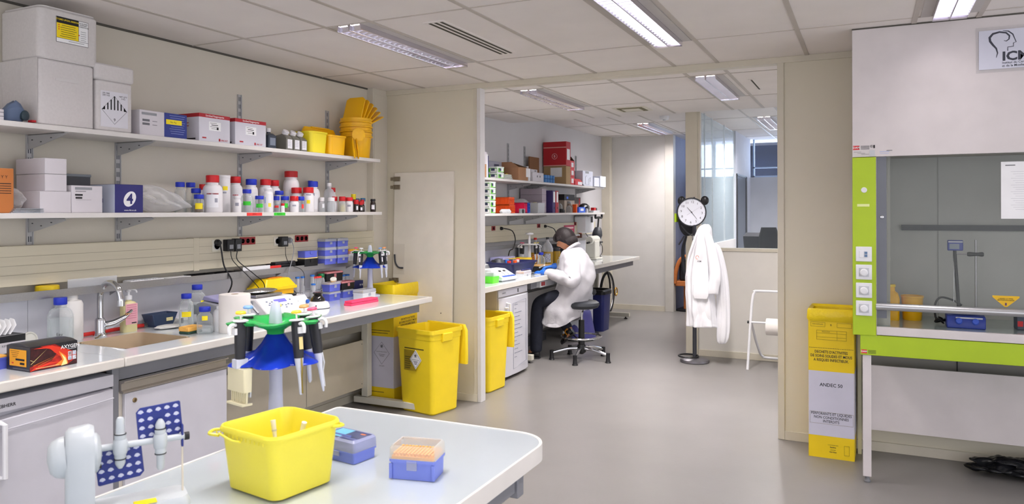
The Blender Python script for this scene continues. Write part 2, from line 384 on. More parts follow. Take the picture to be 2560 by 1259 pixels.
# frame beams + leg frames below
t = thing('bench_frame', 'grey rail and cream C-shaped leg frame under the long worktop', 'bench frame', (-3.5, 4.95, 0))
B().box(.30, .345, -2.64, -.02, .785, .857).build('front_rail', beamm, t, bevel=.003)
B().box(-.30, .30, -.06, -.02, .80, .857).build('cross_rail', beamm, t)
B().box(-.205, -.145, -.03, .03, .075, .80).build('leg', legm, t, bevel=.003)
B().box(-.28, .385, -.035, .03, .02, .07).build('foot', legm, t, bevel=.004)
B().lathe([(.018, 0), (.02, .006), (.008, .01), (.008, .022)], (.34, 0, 0), 12).build('levelling_foot', dgrey, t)
p = B().box(-.20, -.185, -1.6, -.03, .145, .53).build('modesty_panel', mat('beige_panel', 'c4bba8', .5), t, bevel=.001)
B().box(-.184, -.1835, -.71, -.708, .15, .525).build('panel_joint', dgrey, p)
B().box(-.20, -.19, -2.7, -1.6, .145, .53).build('modesty_panel', mat('beige_panel'), t)
s = B()
for y, z in ((-.05, .50), (-.05, .18), (-.69, .5), (-.73, .5)): s.cyl((-.186, y, z), (-.184, y, z), .004, n=8)
s.build('screw', dgrey, t)
# wall services duct seen under bench
t = tag(B().box(-3.845, -3.70, 2.4, 5.15, .60, .84).build('service_duct', mat('duct_grey', '8d8980', .6)), 'grey service duct on the wall in the shadow under the long worktop', 'duct')
# splashback
w = B().box(-3.849, -3.842, .9, 2.347, BH, 1.14).box(-3.849, -3.842, 2.349, 5.0, BH, 1.14).build('splashback', mat('white_laminate', 'd8d8e0', .35)); tag(w, 'white splashback strip on the wall behind the long worktop', 'splashback')
# cable trunking
t = thing('cable_trunking', 'cream cable trunking along the left wall below the lower shelf', 'cable trunking', (-3.8495, 3.0, 1.205))
trm = mat('cream_trunking', 'cdc6b0', .5, stretch=(1, .2, 8), vs=4)
B().box(0, .065, -2.1, 2.195, 0, .2).build('trunk_body', trm, t, bevel=.003)
s = B()
for z in (.055, .10, .145): s.box(.065, .0662, -2.1, 2.19, z, z + .003)
s.build('cover_groove', mat('groove_shadow_line', 'a9a28e', .6), t)
s = B().box(-.0, .068, .327, .37, -.004, .203).build('joint_cover', trm, t, bevel=.002)
B().box(0, .069, 2.18, 2.2, -.004, .203).build('end_cap', trm, t, bevel=.002)
# steel ledge
t = thing('steel_ledge', 'brushed steel ledge running under the cable trunking of the long bench', 'ledge', (-3.85, 3.0, 1.16))
B().box(0, .125, -2.1, 2.05, 0, .006).box(.125, .13, -2.1, 2.05, -.022, .018).build('tray', steel, t)
s = B()
for y in (-1.5, -.2, 1.1, 1.9): s.prism([(0, -.06), (.12, -.002), (0, -.002)], 'y', y, y + .004)
s.build('support', steel, t)
# ---- shelves
bracketm = mat('grey_bracket_paint', 'b4b4b6', .4, .3)
shelfm = mat('white_shelf_board', 'd3d0cd', .45)
def shelf(label, y0, y1, x0, x1, ztop, by, wall, far=False):
    t = thing('wall_shelf', label, 'shelf', (wall, (y0 + y1) / 2, ztop - .025)); cy = (y0 + y1) / 2
    B().box(.012, x1 - wall, y0 - cy, y1 - cy, 0, .025).build('board', shelfm, t, bevel=.002)
    for y in by:
        s = B(); y -= cy; s.prism([(.012, -.001), (.30, -.001), (.31, -.012), (.10, -.06), (.012, -.075)], 'y', y - .011, y - .008)
        s.box(.012, .30, y - .011, y + .012, -.003, -.0005)
        b = s.build('bracket', bracketm, t)
        s = B()
        for dx, dz in ((.04, -.03), (.11, -.042), (.19, -.025)): s.box(dx, dx + .012, y - .0118, y - .0109, dz, dz + .005)
        s.build('bracket_slot', dgrey, b)
    return t
RY = (2.36, 2.855, 3.765, 4.673)
shelf('upper wall shelf of the near room, holding foam boxes and yellow bins', 1.0, 4.93, -3.85, -3.52, 1.988, RY, -3.85)
sh = shelf('lower wall shelf of the near room, holding cartons and reagent bottles', 1.0, 4.95, -3.85, -3.52, 1.567, RY, -3.85)
B().box(.3302, .331, .53, .661, .003, .022).build('tape_label', redtape, sh, loc=None).location = (0, 0, 0)
B().box(.3302, .331, .768, .873, .003, .022).build('tape_label', greentape, sh)
text('EPPEN', .012, (.3314, .595, .0125), 'x', ink, sh); text('ALCOOL', .012, (.3314, .82, .0125), 'x', ink, sh)
def rail(y, z0, z1, wall, label, slots=True):
    t = thing('shelf_rail', label, 'shelf rail', (wall, y, z0)); h = z1 - z0
    B().box(0, .006, -.016, .016, 0, h).box(0, .012, -.017, -.013, 0, h).box(0, .012, .013, .017, 0, h).build('channel', bracketm, t)
    if slots:
        s = B(); k = int(h / .05)
        for i in range(k):
            z = (i + .3) * .05
            s.box(.006, .0066, -.008, -.003, z, z + .028).box(.006, .0066, .003, .008, z, z + .028)
        s.build('slot', mat('slot_shadow', '4d5058', .6), t)
    return t
for y, l in zip(RY, ('leftmost upright shelf rail on the near left wall', 'second upright shelf rail from the left, above the sink', 'upright shelf rail rising behind the two red-banded kit cartons', 'upright shelf rail behind the yellow bins, nearest the partition')):
    rail(y, 1.405, 2.364, -3.85, l)
# ---- cartons
def carton(label, xf, xb, y0, y1, z0, h, m, name='carton', cat='box', lid=None, group=None, seam=True, rz=0):
    t = thing(name, label, cat, ((xf + xb) / 2, (y0 + y1) / 2, z0), rz, group); w = (xf - xb) / 2; d = (y1 - y0) / 2
    B().box(-w, w, -d, d, 0, h).build('body', m, t, bevel=.0025)
    if seam: B().box(-w + .004, w - .004, -.001, .001, h, h + .0006).build('flap_seam', mat('seam_shadow', '8a8680', .8), t)
    t['dim'] = 0; del t['dim']
    return t, w, d
def decal(t, face, a, z, wa, hz, m, off, name='printed_patch', e=.0005):
    """rectangle on a side: face 'x' at x=off (a = y centre), 'y' at y=-off (a = x centre), 'z' on top at z=off"""
    b = B()
    if face == 'x': b.box(off, off + e, a - wa / 2, a + wa / 2, z - hz / 2, z + hz / 2)
    elif face == 'y': b.box(a - wa / 2, a + wa / 2, -off - e, -off, z - hz / 2, z + hz / 2)
    else: b.box(a - wa / 2, a + wa / 2, z - hz / 2, z + hz / 2, off, off + e)
    return b.build(name, m, t, smooth=False)
UZ, MZ = 1.988, 1.567
foam = mat('white_polystyrene', 'cdc9c8', .75, var=.03, vs=80, bump=.08, bs=250)
def rbox(t, name, m, w, d, z0, z1, r=.018, cx=0, cy=0, parent=None):
    return B().loft([rr(w - .012, d - .012, r, z0, cx=cx, cy=cy), rr(w, d, r, z0 + .008, cx=cx, cy=cy), rr(w, d, r, z1 - .008, cx=cx, cy=cy), rr(w - .012, d - .012, r, z1, cx=cx, cy=cy)]).build(name, m, parent or t)
t = thing('foam_box', 'large white polystyrene box standing on the upper shelf, under the smaller foam box', 'foam box', (-3.695, 2.36, UZ))
rbox(t, 'body', foam, .30, .285, 0, .318)
B().box(.153, .1535, -.06, .06, .22, .235).build('embossed_mark', mat('foam_shadow', 'cfcccb', .8), t)
s = B().box(-.146, .146, -.1445, -.1435, .0, .318).box(-.13, -.1265, -.146, -.143, 0, .316).box(.02, .0235, -.146, -.143, 0, .316).build('rib', foam, t)
t = thing('foam_box', 'white polystyrene box with a black and yellow storage label, topmost under the ceiling', 'foam box', (-3.695, 2.372, 2.307))
rbox(t, 'body', foam, .31, .305, 0, .245, .03)
rbox(t, 'lid', foam, .30, .285, .245, .255, .03)
a, z = .012, .152
decal(t, 'x', a, z, .165, .125, ink, .1551, 'label_border'); decal(t, 'x', a, z, .161, .121, paper, .1556, 'label_paper')
decal(t, 'x', a - .025, z + .046, .110, .029, ink, .1561, 'label_header'); decal(t, 'x', a - .025, z - .004, .110, .072, mat('label_yellow', 'f0d40e', .5), .1561, 'label_yellow_field')
decal(t, 'x', a, z - .041, .161, .0015, ink, .1561, 'label_rule'); decal(t, 'x', a + .031, z + .01, .0015, .10, ink, .1561, 'label_rule')
text('STORE UPON ARRIVAL', .0115, (.1569, a - .025, z + .049), 'x', mat('label_yellow'), t, bold=.02)
text('QUALIFIED\nSUPPORT\nCONDITIONS', .009, (.1569, a + .056, z + .042), 'x', ink, t, bold=.01)
for i in range(6):
    decal(t, 'x', a - .02 - (i % 2) * .004, z + .022 - i * .0105, .07 + (i % 3) * .006, .0022, ink, .1563, 'print_line'); 
    if i < 5: decal(t, 'x', a + .056, z + .010 - i * .0105, .028, .0018, inkgrey, .1563, 'print_line')
for i in range(3): decal(t, 'x', a - .069, z + .022 - i * .0105, .006, .005, redtape, .1563, 'tick_mark')
decal(t, 'x', a + .034, z - .01, .005, .005, redtape, .1563, 'tick_mark'); decal(t, 'x', a + .02, z - .05, .08, .002, inkgrey, .1563, 'print_line')
t = thing('foam_box', 'white polystyrene box with a lid and a black-striped dry ice diamond label', 'foam box', (-3.675, 2.613, UZ))
rbox(t, 'body', foam, .27, .205, 0, .262, .014)
rbox(t, 'lid', foam, .285, .222, .262, .345, .016)
lb = t; X0 = .1355; yc = -.003; zc = .115
decal(t, 'x', yc, zc, .155, .185, mat('label_grey_paper', 'd8d7de', .7), X0, 'dry_ice_label')
s = B(); e = X0 + .001
for i in range(-3, 4):
    y = yc + i * .019; top = zc + .070 - abs(i) * .019
    s.box(e - .0004, e, y - .0035, y + .0035, zc - .002, top)
s.add([(e, yc - .072, zc - .004), (e, yc - .054, zc - .004), (e, yc - .054, zc + .012)], [(0, 1, 2)]); s.add([(e, yc + .072, zc - .004), (e, yc + .054, zc - .004), (e, yc + .054, zc + .012)], [(0, 2, 1)])
s.build('stripe', ink, t, smooth=False)
s = B().tube([(e, yc - .072, zc - .004), (e, yc, zc - .076), (e, yc + .072, zc - .004), (e, yc, zc + .07)], .0008, 4, cyc=True); s.build('diamond_outline', ink, t)
text('9', .022, (e, yc, zc - .054), 'x', ink, t, bold=.01); text('UN 1845\nDRY ICE', .011, (e, yc - .048, zc + .075), 'x', ink, t, bold=.01); text('NET QTY\n3 KG', .011, (e, yc + .05, zc + .066), 'x', ink, t, bold=.01)
# E: long white box with blue end
t, w, d = carton('white and dark blue carton with a yellow sticky tag on the upper shelf', -3.54, -3.80, 2.76, 3.067, UZ, .137, whitecard)
bluecard = mat('dark_blue_cardboard', '2a3a86', .6)
decal(t, 'x', .077, .0685, .152, .137, bluecard, w, 'blue_half'); decal(t, 'x', -.095, .118, .095, .014, midgrey, w, 'grey_band')
for i in range(2): decal(t, 'x', -.115, .082 - i * .02, .045, .012, inkgrey, w, 'barcode'); decal(t, 'x', -.06, .08 - i * .02, .03, .003, inkgrey, w, 'print_line')
for i in range(9): decal(t, 'x', .088, .125 - i * .0125, .105 - (i % 3) * .01, .0016, mat('pale_blue_ink', 'a9b6e0', .6), w + .0005, 'print_line')
decal(t, 'x', .065, .088, .105, .027, yellowtape, w + .0011, 'sticky_tag'); text('Sac 4 g', .014, (w + .0018, .06, .088), 'x', ink, t)
for (ya, yb, lab) in ((3.155, 3.39, 'red-banded reagent kit carton on the upper shelf, the one beside the blue carton'), (3.431, 3.694, 'red-banded reagent kit carton on the upper shelf, the one beside the dark bottle')):
    t, w, d = carton(lab, -3.54, -3.79, ya, yb, UZ, .165, mat('kit_white_card', 'cccbd4', .6), group=None)
    rc = mat('kit_red_print', 'a81a26', .5)
    decal(t, 'x', 0, .154, 2 * d, .022, rc, w, 'red_band'); decal(t, 'y', 0, .154, 2 * w, .022, rc, d, 'red_band')
    text('SureSeal Reagentpette', .0155, (w + .001, .0, .154), 'x', paper, t, bold=.01)
    decal(t, 'x', .0, .095, .09, .052, paper, w, 'address_label')
    for i in range(4): decal(t, 'x', -.012 + .01 * (i % 2), .113 - i * .011, .05, .004 if i == 1 else .002, ink, w + .0006, 'print_line')
    decal(t, 'x', .02, .083, .014, .016, ink, w + .0006, 'print_mark')
    decal(t, 'x', -.08, .022, .03, .008, rc, w, 'red_mark'); text('SPEC KIT', .013, (w + .001, .072, .014), 'x', rc, t, bold=.02); decal(t, 'x', .035, .016, .012, .016, rc, w, 'red_logo')
    for i in range(2): decal(t, 'y', -.02, .11 - i * .018, .12, .004, rc, d, 'print_line')
    decal(t, 'y', .05, .015, .09, .008, ink, d, 'print_line')
# ---- bottles
CAM_A = lambda x, y: math.atan2(-y, -x)
def patch(t, r, ang, span, z0, z1, m, name='label_patch', off=.0006, n=8):
    b = B(); rings = []
    R = r + off
    for i in range(n + 1):
        a = ang - span / 2 + span * i / n; c, s_ = math.cos(a), math.sin(a)
        rings.append([(R * c, R * s_, z0), ((R + .0004) * c, (R + .0004) * s_, z0), ((R + .0004) * c, (R + .0004) * s_, z1), (R * c, R * s_, z1)])
    return b.loft(rings).build(name, m, t)
def cap(t, r, z, h, m, name='cap', parent=None):
    b = B(); n = 28; rings = []
    for rr_, zz in ((r * .96, z), (r, z + .002), (r, z + h - .003), (r * .93, z + h), (.001, z + h)):
        rings.append([((rr_ * (1 + .018 * (i % 2))) * math.cos(2 * PI * i / n), (rr_ * (1 + .018 * (i % 2))) * math.sin(2 * PI * i / n), zz) for i in range(n)])
    return b.loft(rings).build(name, m, parent or t)
def bottle(label, x, y, z, r, h, cr, ch, body, capm, shoulder=.62, name='bottle', cat='bottle', liquid=None, fill=.5, lab=None, group=None, capname='cap', neck=None):
    t = thing(name, label, cat, (x, y, z), 0, group)
    hb = h - ch; sh = hb * shoulder; nr = neck or cr * .88
    B().lathe([(.001, 0), (r * .93, 0), (r, .006), (r, sh)] + [(nr + (r - nr) * math.cos(q * PI / 10), sh + (hb - sh) * .78 * math.sin(q * PI / 10)) for q in (1, 2, 3, 4, 5)] + [(nr, hb + ch * .5)], n=22).build('body', body, t)
    if capm: cap(t, cr, hb, ch, capm, capname)
    if liquid: B().lathe([(.001, .002), (r * .95, .003), (r * .965, .01), (r * .965, sh * fill), (.001, sh * fill)], n=20).build('liquid', liquid, t)
    a = CAM_A(x, y)
    for L in (lab or ()):
        m, z0, z1 = L[0], L[1], L[2]; sp = L[3] if len(L) > 3 else 1.5; da = L[4] if len(L) > 4 else 0
        patch(t, r, a + da, sp, z0, z1, m, 'label_band')
    return t
hdpe = mat('white_hdpe', 'e3e1e4', .4)
amber = mat('brown_liquid', '5a3d18', .2); darkb = mat('dark_brown_glass', '231512', .15, coat=.5)
water = clear('water', 'd3dfe0', .18, .02); yl = mat('yellow_powder', 'd8cc88', .6)
lp = mat('label_white', 'e9e9ee', .6); lr = mat('label_red_line', 'b32732', .6); li = mat('label_grey_print', '9a9aa8', .7); greencap = mat('green_cap_plastic', '0f6a3c', .4); yellowcap = mat('yellow_cap_plastic', 'e8d31c', .4); blackcap = mat('black_cap_plastic', '16161a', .4)
tealcap = mat('teal_cap_plastic', '2f6c92', .4)
BT = [
('g', -3.720, 3.173, 0.032, 0.182, 0.026, 0.029, blue, 'blue-capped clear glass bottle beside the plastic wrap, leftmost on the lower shelf', ()),
('g', -3.760, 3.285, 0.030, 0.184, 0.027, 0.030, blue, 'blue-capped clear glass bottle second from the plastic wrap on the lower shelf', ()),
('w', -3.800, 3.41, 0.023, 0.178, 0.018, 0.036, red, 'narrow white bottle with a red cap mostly hidden behind the big red-capped jar', ()),
('g', -3.680, 3.255, 0.029, 0.146, 0.028, 0.029, blue, 'blue-capped glass bottle directly behind the brown-filled one on the lower shelf', ()),
('a', -3.600, 3.205, 0.029, 0.107, 0.028, 0.026, blue, 'short blue-capped glass bottle of brown liquid with a yellow tape label', ((yellowtape, .02, .055),)),
('w', -3.605, 3.313, 0.058, 0.226, 0.038, 0.044, red, 'large white plastic jar with a red cap and a red line on its label', ((lp, .03, .115, 1.2), (lr, .108, .116, 1.2), (li, .06, .085, .3, .35))),
('tub', -3.710, 3.495, 0.043, 0.236, 0.043, 0.018, None, 'tall straight white tub with a white lid and a yellow label', ((yellowtape, .14, .165, .7, .3), (li, .12, .13, .9))),
('w', -3.775, 3.66, 0.046, 0.236, 0.034, 0.043, red, 'white plastic jar with a red cap just right of the tall white tub', ((lp, .03, .12, 1.3), (lr, .11, .116, .8))),
('w', -3.745, 3.770, 0.043, 0.223, 0.035, 0.040, blue, 'white plastic jar with a blue cap, the left one, behind the green-labelled bottles', ((lp, .03, .12),)),
('w', -3.600, 3.503, 0.026, 0.105, 0.022, 0.018, hdpe, 'small all-white jar in front of the tall white tub', ((li, .04, .06, .8),)),
('g', -3.620, 3.607, 0.037, 0.148, 0.027, 0.026, blue, 'taller blue-capped glass bottle with a green tape label', ((greentape, .045, .07, 1.3),)),
('g', -3.575, 3.670, 0.027, 0.107, 0.027, 0.023, blue, 'shorter blue-capped glass bottle with a green tape label, beside the taller one', ((greentape, .03, .055, 1.6),)),
('w', -3.735, 3.893, 0.050, 0.226, 0.036, 0.041, red, 'white jar with a red cap standing above the white bottle with a yellow sticker', ((lp, .03, .12),)),
('w', -3.620, 3.79, 0.038, 0.161, 0.025, 0.012, hdpe, 'white round-shouldered bottle with a blue-edged label and a yellow sticker', ((lp, .03, .12, 1.2), (mat('label_blue', '6f9be0', .6), .06, .10, .12, -.4), (yellowtape, .035, .06, .5, .35))),
('w', -3.775, 4.014, 0.047, 0.225, 0.035, 0.042, red, 'white jar with a red cap left of the tallest jar', ((lp, .03, .12),)),
('w', -3.770, 4.183, 0.058, 0.296, 0.046, 0.044, red, 'tallest white jar with a red cap, standing at the back of the lower shelf', ((lp, .03, .15),)),
('g', -3.690, 3.975, 0.030, 0.148, 0.029, 0.028, blue, 'blue-capped glass bottle behind the two short blue-capped ones, mid shelf', ()),
('g', -3.635, 3.890, 0.023, 0.109, 0.020, 0.028, blue, 'small blue-capped glass bottle with a red label right of the white bottle', ((redtape, .03, .045, 1.2),)),
('g', -3.610, 3.943, 0.029, 0.109, 0.027, 0.027, blue, 'small blue-capped glass bottle of brown liquid with a green label', ((greentape, .03, .06, 1.4),)),
('w', -3.545, 3.852, 0.013, 0.059, 0.012, 0.016, red, 'tiny white vial with a red cap at the very front of the shelf', ()),
('w', -3.565, 3.985, 0.031, 0.110, 0.028, 0.034, red, 'small white jar with a red cap in the front row, beside the tiny vial', ((li, .04, .05, .8),)),
('w', -3.690, 4.150, 0.040, 0.175, 0.036, 0.041, red, 'medium white jar with a red cap in front of the tallest jar', ((lp, .02, .09),)),
('g', -3.595, 4.082, 0.027, 0.109, 0.027, 0.028, blue, 'short blue-capped glass bottle with a red tape label', ((redtape, .025, .055, .6, .6),)),
('w', -3.600, 4.170, 0.040, 0.176, 0.036, 0.040, red, 'medium white jar with a red cap and a small yellow sticker', ((yellowtape, .06, .085, .6), (li, .12, .126, .9))),
('w', -3.725, 4.365, 0.051, 0.228, 0.036, 0.042, blue, 'white jar with a blue cap, the right one, behind the yellow-stickered jar', ((lp, .02, .13, 1.4), (li, .12, .14, .5))),
('w', -3.815, 4.440, 0.025, 0.237, 0.018, 0.024, blue, 'slim blue-capped bottle hidden behind the right blue-capped jar', ()),
('c', -3.730, 4.556, 0.043, 0.222, 0.019, 0.027, hdpe, 'clear plastic flask with a white cap near the right end of the lower shelf', ()),
('w', -3.800, 4.680, 0.030, 0.190, 0.024, 0.035, red, 'red-capped bottle at the back, right of the clear plastic flask', ()),
('c', -3.650, 4.374, 0.023, 0.108, 0.019, 0.029, hdpe, 'small clear bottle with a white cap and a paper label, left one of two', ((lp, .03, .06, .7, .5),)),
('c', -3.590, 4.408, 0.027, 0.108, 0.025, 0.029, hdpe, 'small square-shouldered clear bottle with a white cap, right one of two', ()),
('w', -3.670, 4.548, 0.022, 0.117, 0.020, 0.033, red, 'narrow white bottle with a red cap behind the small clear bottles', ((lp, .02, .06),)),
('y', -3.600, 4.550, 0.026, 0.117, 0.024, 0.034, red, 'translucent jar of pale yellow powder with a red cap', ()),
('w', -3.600, 4.632, 0.031, 0.112, 0.030, 0.028, red, 'squat white jar with a wide red cap, rightmost of the red-capped white jars', ((li, .04, .055, .8),)),
('d', -3.710, 4.831, 0.021, 0.142, 0.019, 0.042, yellowcap, 'brown glass bottle with a bright yellow cap', ()),
('d', -3.580, 4.695, 0.019, 0.094, 0.019, 0.034, red, 'first small brown bottle with a red cap, just below the yellow-capped one', ((lp, .015, .045, .7, .4),)),
('d', -3.580, 4.752, 0.018, 0.082, 0.017, 0.028, red, 'second small brown bottle with a red cap, the shortest', ((lp, .012, .035, .8, .3),)),
('d', -3.630, 4.838, 0.019, 0.096, 0.016, 0.035, red, 'third small brown bottle with a red cap, beside the teal-capped vials', ((lp, .012, .045, .8),)),
('c', -3.730, 4.905, 0.022, 0.108, 0.020, 0.026, tealcap, 'clear vial with a teal cap in the back row near the shelf end', ()),
('w', -3.670, 4.90, 0.022, 0.111, 0.020, 0.026, tealcap, 'pale vial with a teal cap in front of the other teal-capped vial', ((lp, .02, .06),)),
('d', -3.580, 4.912, 0.023, 0.103, 0.020, 0.020, blackcap, 'dark bottle with a black cap and white label, last on the lower shelf', ((lp, .02, .055, 1.1),)),
]
for k, x, y, r, h, cr, ch, cm, lab, labs in BT:
    if k == 'tub':
        t = thing('tub', lab, 'tub', (x, y, MZ))
        B().lathe([(.001, 0), (r * .97, 0), (r, .006), (r, h - ch), (r * .96, h - ch)]).build('body', hdpe, t); cap(t, r * 1.02, h - ch, ch, hdpe, 'lid')
        for L in labs: patch(t, r, CAM_A(x, y) + (L[4] if len(L) > 4 else 0), L[3], L[1], L[2], L[0], 'label_band')
        continue
    body = {'g': glass, 'a': glass, 'w': hdpe, 'c': plasticclear, 'y': plasticclear, 'd': darkb}[k]
    liq = {'g': water, 'a': amber, 'c': water, 'y': yl}.get(k)
    if k == 'g' and 'brown' in lab and 'behind' not in lab: liq = amber
    nm = {'g': 'glass_bottle', 'a': 'glass_bottle', 'w': 'plastic_jar', 'c': 'plastic_bottle', 'y': 'plastic_jar', 'd': 'reagent_bottle'}[k]
    bottle(lab, x, y, MZ, r, h, cr, ch, body, cm, {'g': .6, 'a': .66, 'w': .68, 'c': .6, 'y': .8, 'd': .7}[k], nm, 'jar' if 'jar' in nm else 'bottle', liq, .8, labs)
# ---- cartons on lower shelf
t, w, d = carton('orange-brown cardboard carton at the left end of the lower shelf, cut by the photo edge', -3.56, -3.80, 1.98, 2.114, MZ, .205, orangecard)
text('i Y Y', .02, (w + .0005, .02, .165), 'x', ink, t)
for i in range(5): decal(t, 'x', .01, .135 - i * .011, .09, .003 if i else .004, ink, w, 'print_line')
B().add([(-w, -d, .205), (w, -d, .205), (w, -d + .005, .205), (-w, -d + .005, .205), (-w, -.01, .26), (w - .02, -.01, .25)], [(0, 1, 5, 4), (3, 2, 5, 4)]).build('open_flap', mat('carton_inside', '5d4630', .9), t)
carton('plain white carton at the bottom of the three-box stack', -3.56, -3.80, 2.235, 2.389, MZ, .105, whitecard)
carton('plain white carton in the middle of the three-box stack', -3.565, -3.79, 2.262, 2.370, MZ + .1056, .083, whitecard)
carton('plain white carton on top of the three-box stack', -3.562, -3.79, 2.260, 2.368, MZ + .1892, .076, whitecard)
t, w, d = carton('white carton with a grey-banded shipping label between the box stack and the blue carton', -3.56, -3.80, 2.391, 2.556, MZ, .137, whitecard)
decal(t, 'x', -.02, .122, .09, .013, midgrey, w, 'grey_band'); decal(t, 'x', -.035, .108, .055, .003, inkgrey, w, 'print_line'); decal(t, 'x', -.02, .065, .08, .0012, inkgrey, w, 'print_line')
for i in range(2): decal(t, 'x', -.045, .09 - i * .015, .04 - i * .005, .009, ink, w, 'barcode')
t = thing('storage_box', 'dark grey lidded storage box standing behind the labelled white carton', 'box', (-3.74, 2.50, MZ + .138))
B().box(-.06, .06, -.075, .075, 0, .052).build('body', dgrey, t, bevel=.003); B().box(-.063, .063, -.078, .078, .048, .062).build('lid', mat('smoky_lid', '6a7077', .3), t, bevel=.003)
t, w, d = carton('dark blue carton with a big white 4 in an oval, one end printed silver', -3.56, -3.80, 2.626, 2.795, MZ, .15, mat('deep_navy_card', '2b2b6e', .45), seam=False)
s = B(); pts = [(w + .0006, .003 + .036 * math.cos(a) * 1.0 + .010 * math.sin(a), .073 + .041 * math.sin(a)) for a in [2 * PI * i / 28 for i in range(28)]]
s.quad(*pts).build('white_oval', paper, t, smooth=False); text('4', .075, (w + .0012, .003, .071), 'x', mat('deep_navy_card'), t, bold=.03)
text('www.4ti.co.uk', .0125, (w + .0008, .005, .013), 'x', paper, t, bold=.01)
decal(t, 'y', 0, .075, 2 * w - .002, .148, mat('silver_print', 'c4cbdc', .4), d, 'silver_end_print')
text('4', .17, (-.01, -d - .0012, .07), 'y', mat('navy_print', '3a3f86', .5), t, bold=.02, sx=.9)
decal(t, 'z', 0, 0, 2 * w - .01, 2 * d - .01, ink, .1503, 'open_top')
# bubble wrap heap
wrapm = clear('bubble_wrap', 'f6f6f8', .20, .12)
def crumple(name, label, cat, loc, size, m, seed, n=22, k=12, amp=.16, rz=0, slope=0, bump=0):
    rnd = random.Random(seed); ph = [(rnd.uniform(2, 7), rnd.uniform(2, 7), rnd.uniform(0, 6.3), rnd.uniform(0, 6.3)) for _ in range(5)]
    rings = []
    for j in range(k + 1):
        t_ = j / k; q = math.sin(PI * (.04 + .92 * t_)) ** .6; zz = t_
        ring = []
        for i in range(n):
            a = 2 * PI * i / n; f = 1
            for (p, q2, c1, c2) in ph: f += amp / 3 * math.sin(p * a + c1) * math.sin(q2 * t_ * 3 + c2)
            f += rnd.uniform(-amp, amp) * .25
            x = size[0] / 2 * q * f * math.cos(a); y = size[1] / 2 * q * f * math.sin(a)
            z = size[2] * zz * (1 + (slope * y / (size[1] / 2) if slope else 0))
            ring.append((x, y, max(0, z)))
        rings.append(ring)
    b = B().loft(rings)
    o = b.build(name, m, subdiv=1); o.location = loc; o.rotation_euler = (0, 0, rz)
    return tag(o, label, cat)
crumple('bubble_wrap', 'heap of clear bubble wrap between the blue carton and the glass bottles', 'bubble wrap', (-3.68, 3.0, MZ + .001), (.25, .36, .135), wrapm, 5, slope=-.55, amp=.30, n=34, k=14)
crumple('plastic_bag', 'small clear plastic bag beside the orange-brown carton', 'plastic bag', (-3.70, 2.185, MZ + .001), (.16, .09, .12), wrapm, 9, amp=.2)
t = thing('foil_sachet', 'flat pile of silvery foil sachets in front of the white carton stack', 'sachet', (-3.575, 2.17, MZ)); s = B()
for i in range(4):
    s2 = B().box(-.035, .035, -.075 + .004 * i, .07, i * .006, i * .006 + .004).build('sachet', mat('foil_silver', 'b6bcc6', .3, .7), t, bevel=.001, rz=.05 * (i - 1.5))
# ---- upper shelf right part
t = thing('reagent_bottle', 'square dark bottle with a white cap next to the right kit carton', 'bottle', (-3.62, 3.80, UZ))
B().loft([rr(.075, .075, .008, 0), rr(.075, .075, .008, .09), rr(.05, .05, .015, .105), rr(.026, .026, .012, .108), rr(.026, .026, .012, .118)]).build('body', mat('smoky_blue_glass', '363e4c', .25), t)
cap(t, .016, .115, .026, hdpe); decal(t, 'x', .0, .05, .05, .05, mat('label_slate', '7b8494', .5), .0376, 'label')
g_ = 'grey media bottles with tilted white caps on the upper shelf'
mb = None
for i in range(3):
    y = 3.945 + i * .072
    if mb is None:
        t = thing('media_bottle', '', 'bottle', (-3.64, y, UZ), 0, g_)
        gm = mat('olive_grey_glass', '6e6c64', .3)
        B().loft([rr(.15, .066, .008, 0), rr(.15, .066, .008, .082), rr(.13, .06, .01, .098, cx=-.005), rr(.05, .045, .02, .112, cx=.02), rr(.035, .035, .016, .118, cx=.03)]).build('body', gm, t)
        B().axlathe((.027, 0, .112), (.55, .0, .83), [(.019, 0), (.023, .004), (.023, .026), (.02, .03), (.001, .031)]).build('cap', hdpe, t)
        decal(t, 'x', 0, .045, .045, .062, lp, .0752, 'label')
        for q in range(4): decal(t, 'x', -.004, .066 - q * .011, .028, .002, li, .0758, 'print_line')
        mb = t
    else:
        t = copy_tree(mb); t.location = (-3.64, y, UZ)
    t['label'] = ('grey media bottle with a tilted white cap, next to the dark square bottle', 'grey media bottle with a tilted white cap, middle of the three', 'grey media bottle with a tilted white cap, touching the yellow bin')[i]
# yellow open tubs
def bin_(t, name, m, w0, d0, w1, d1, h, r=.03, th=.003, lip=.012, rim=True, lipz=.012, z=0):
    R = [rr(w0 - .01, d0 - .01, r, z), rr(w0, d0, r, z + .006), rr(w1, d1, r, z + h - lipz)]
    if rim: R += [rr(w1 + 2 * lip, d1 + 2 * lip, r + lip, z + h - lipz), rr(w1 + 2 * lip, d1 + 2 * lip, r + lip, z + h)]
    else: R += [rr(w1, d1, r, z + h)]
    R += [rr(w1 - 2 * th, d1 - 2 * th, r, z + h), rr(w0 - 2 * th, d0 - 2 * th, r, z + .008), rr(.02, .02, .005, z + .008)]
    return B().loft(R).build(name, m, t)
ylight = mat('bright_yellow_plastic', 'f0dc2a', .35, var=.02); yorange = mat('amber_yellow_plastic', 'f2b90a', .35, var=.02)
t = thing('sharps_bin', 'square bright yellow sharps tub on the upper shelf, next to the media bottles', 'yellow bin', (-3.665, 4.235, UZ)); bin_(t, 'tub', ylight, .22, .165, .235, .185, .155, lip=.006)
t = thing('sharps_bin', 'deeper yellow sharps tub on the upper shelf, between the bright tub and the stacked buckets', 'yellow bin', (-3.655, 4.435, UZ)); bin_(t, 'tub', yorange, .22, .175, .23, .195, .145, lip=.006)
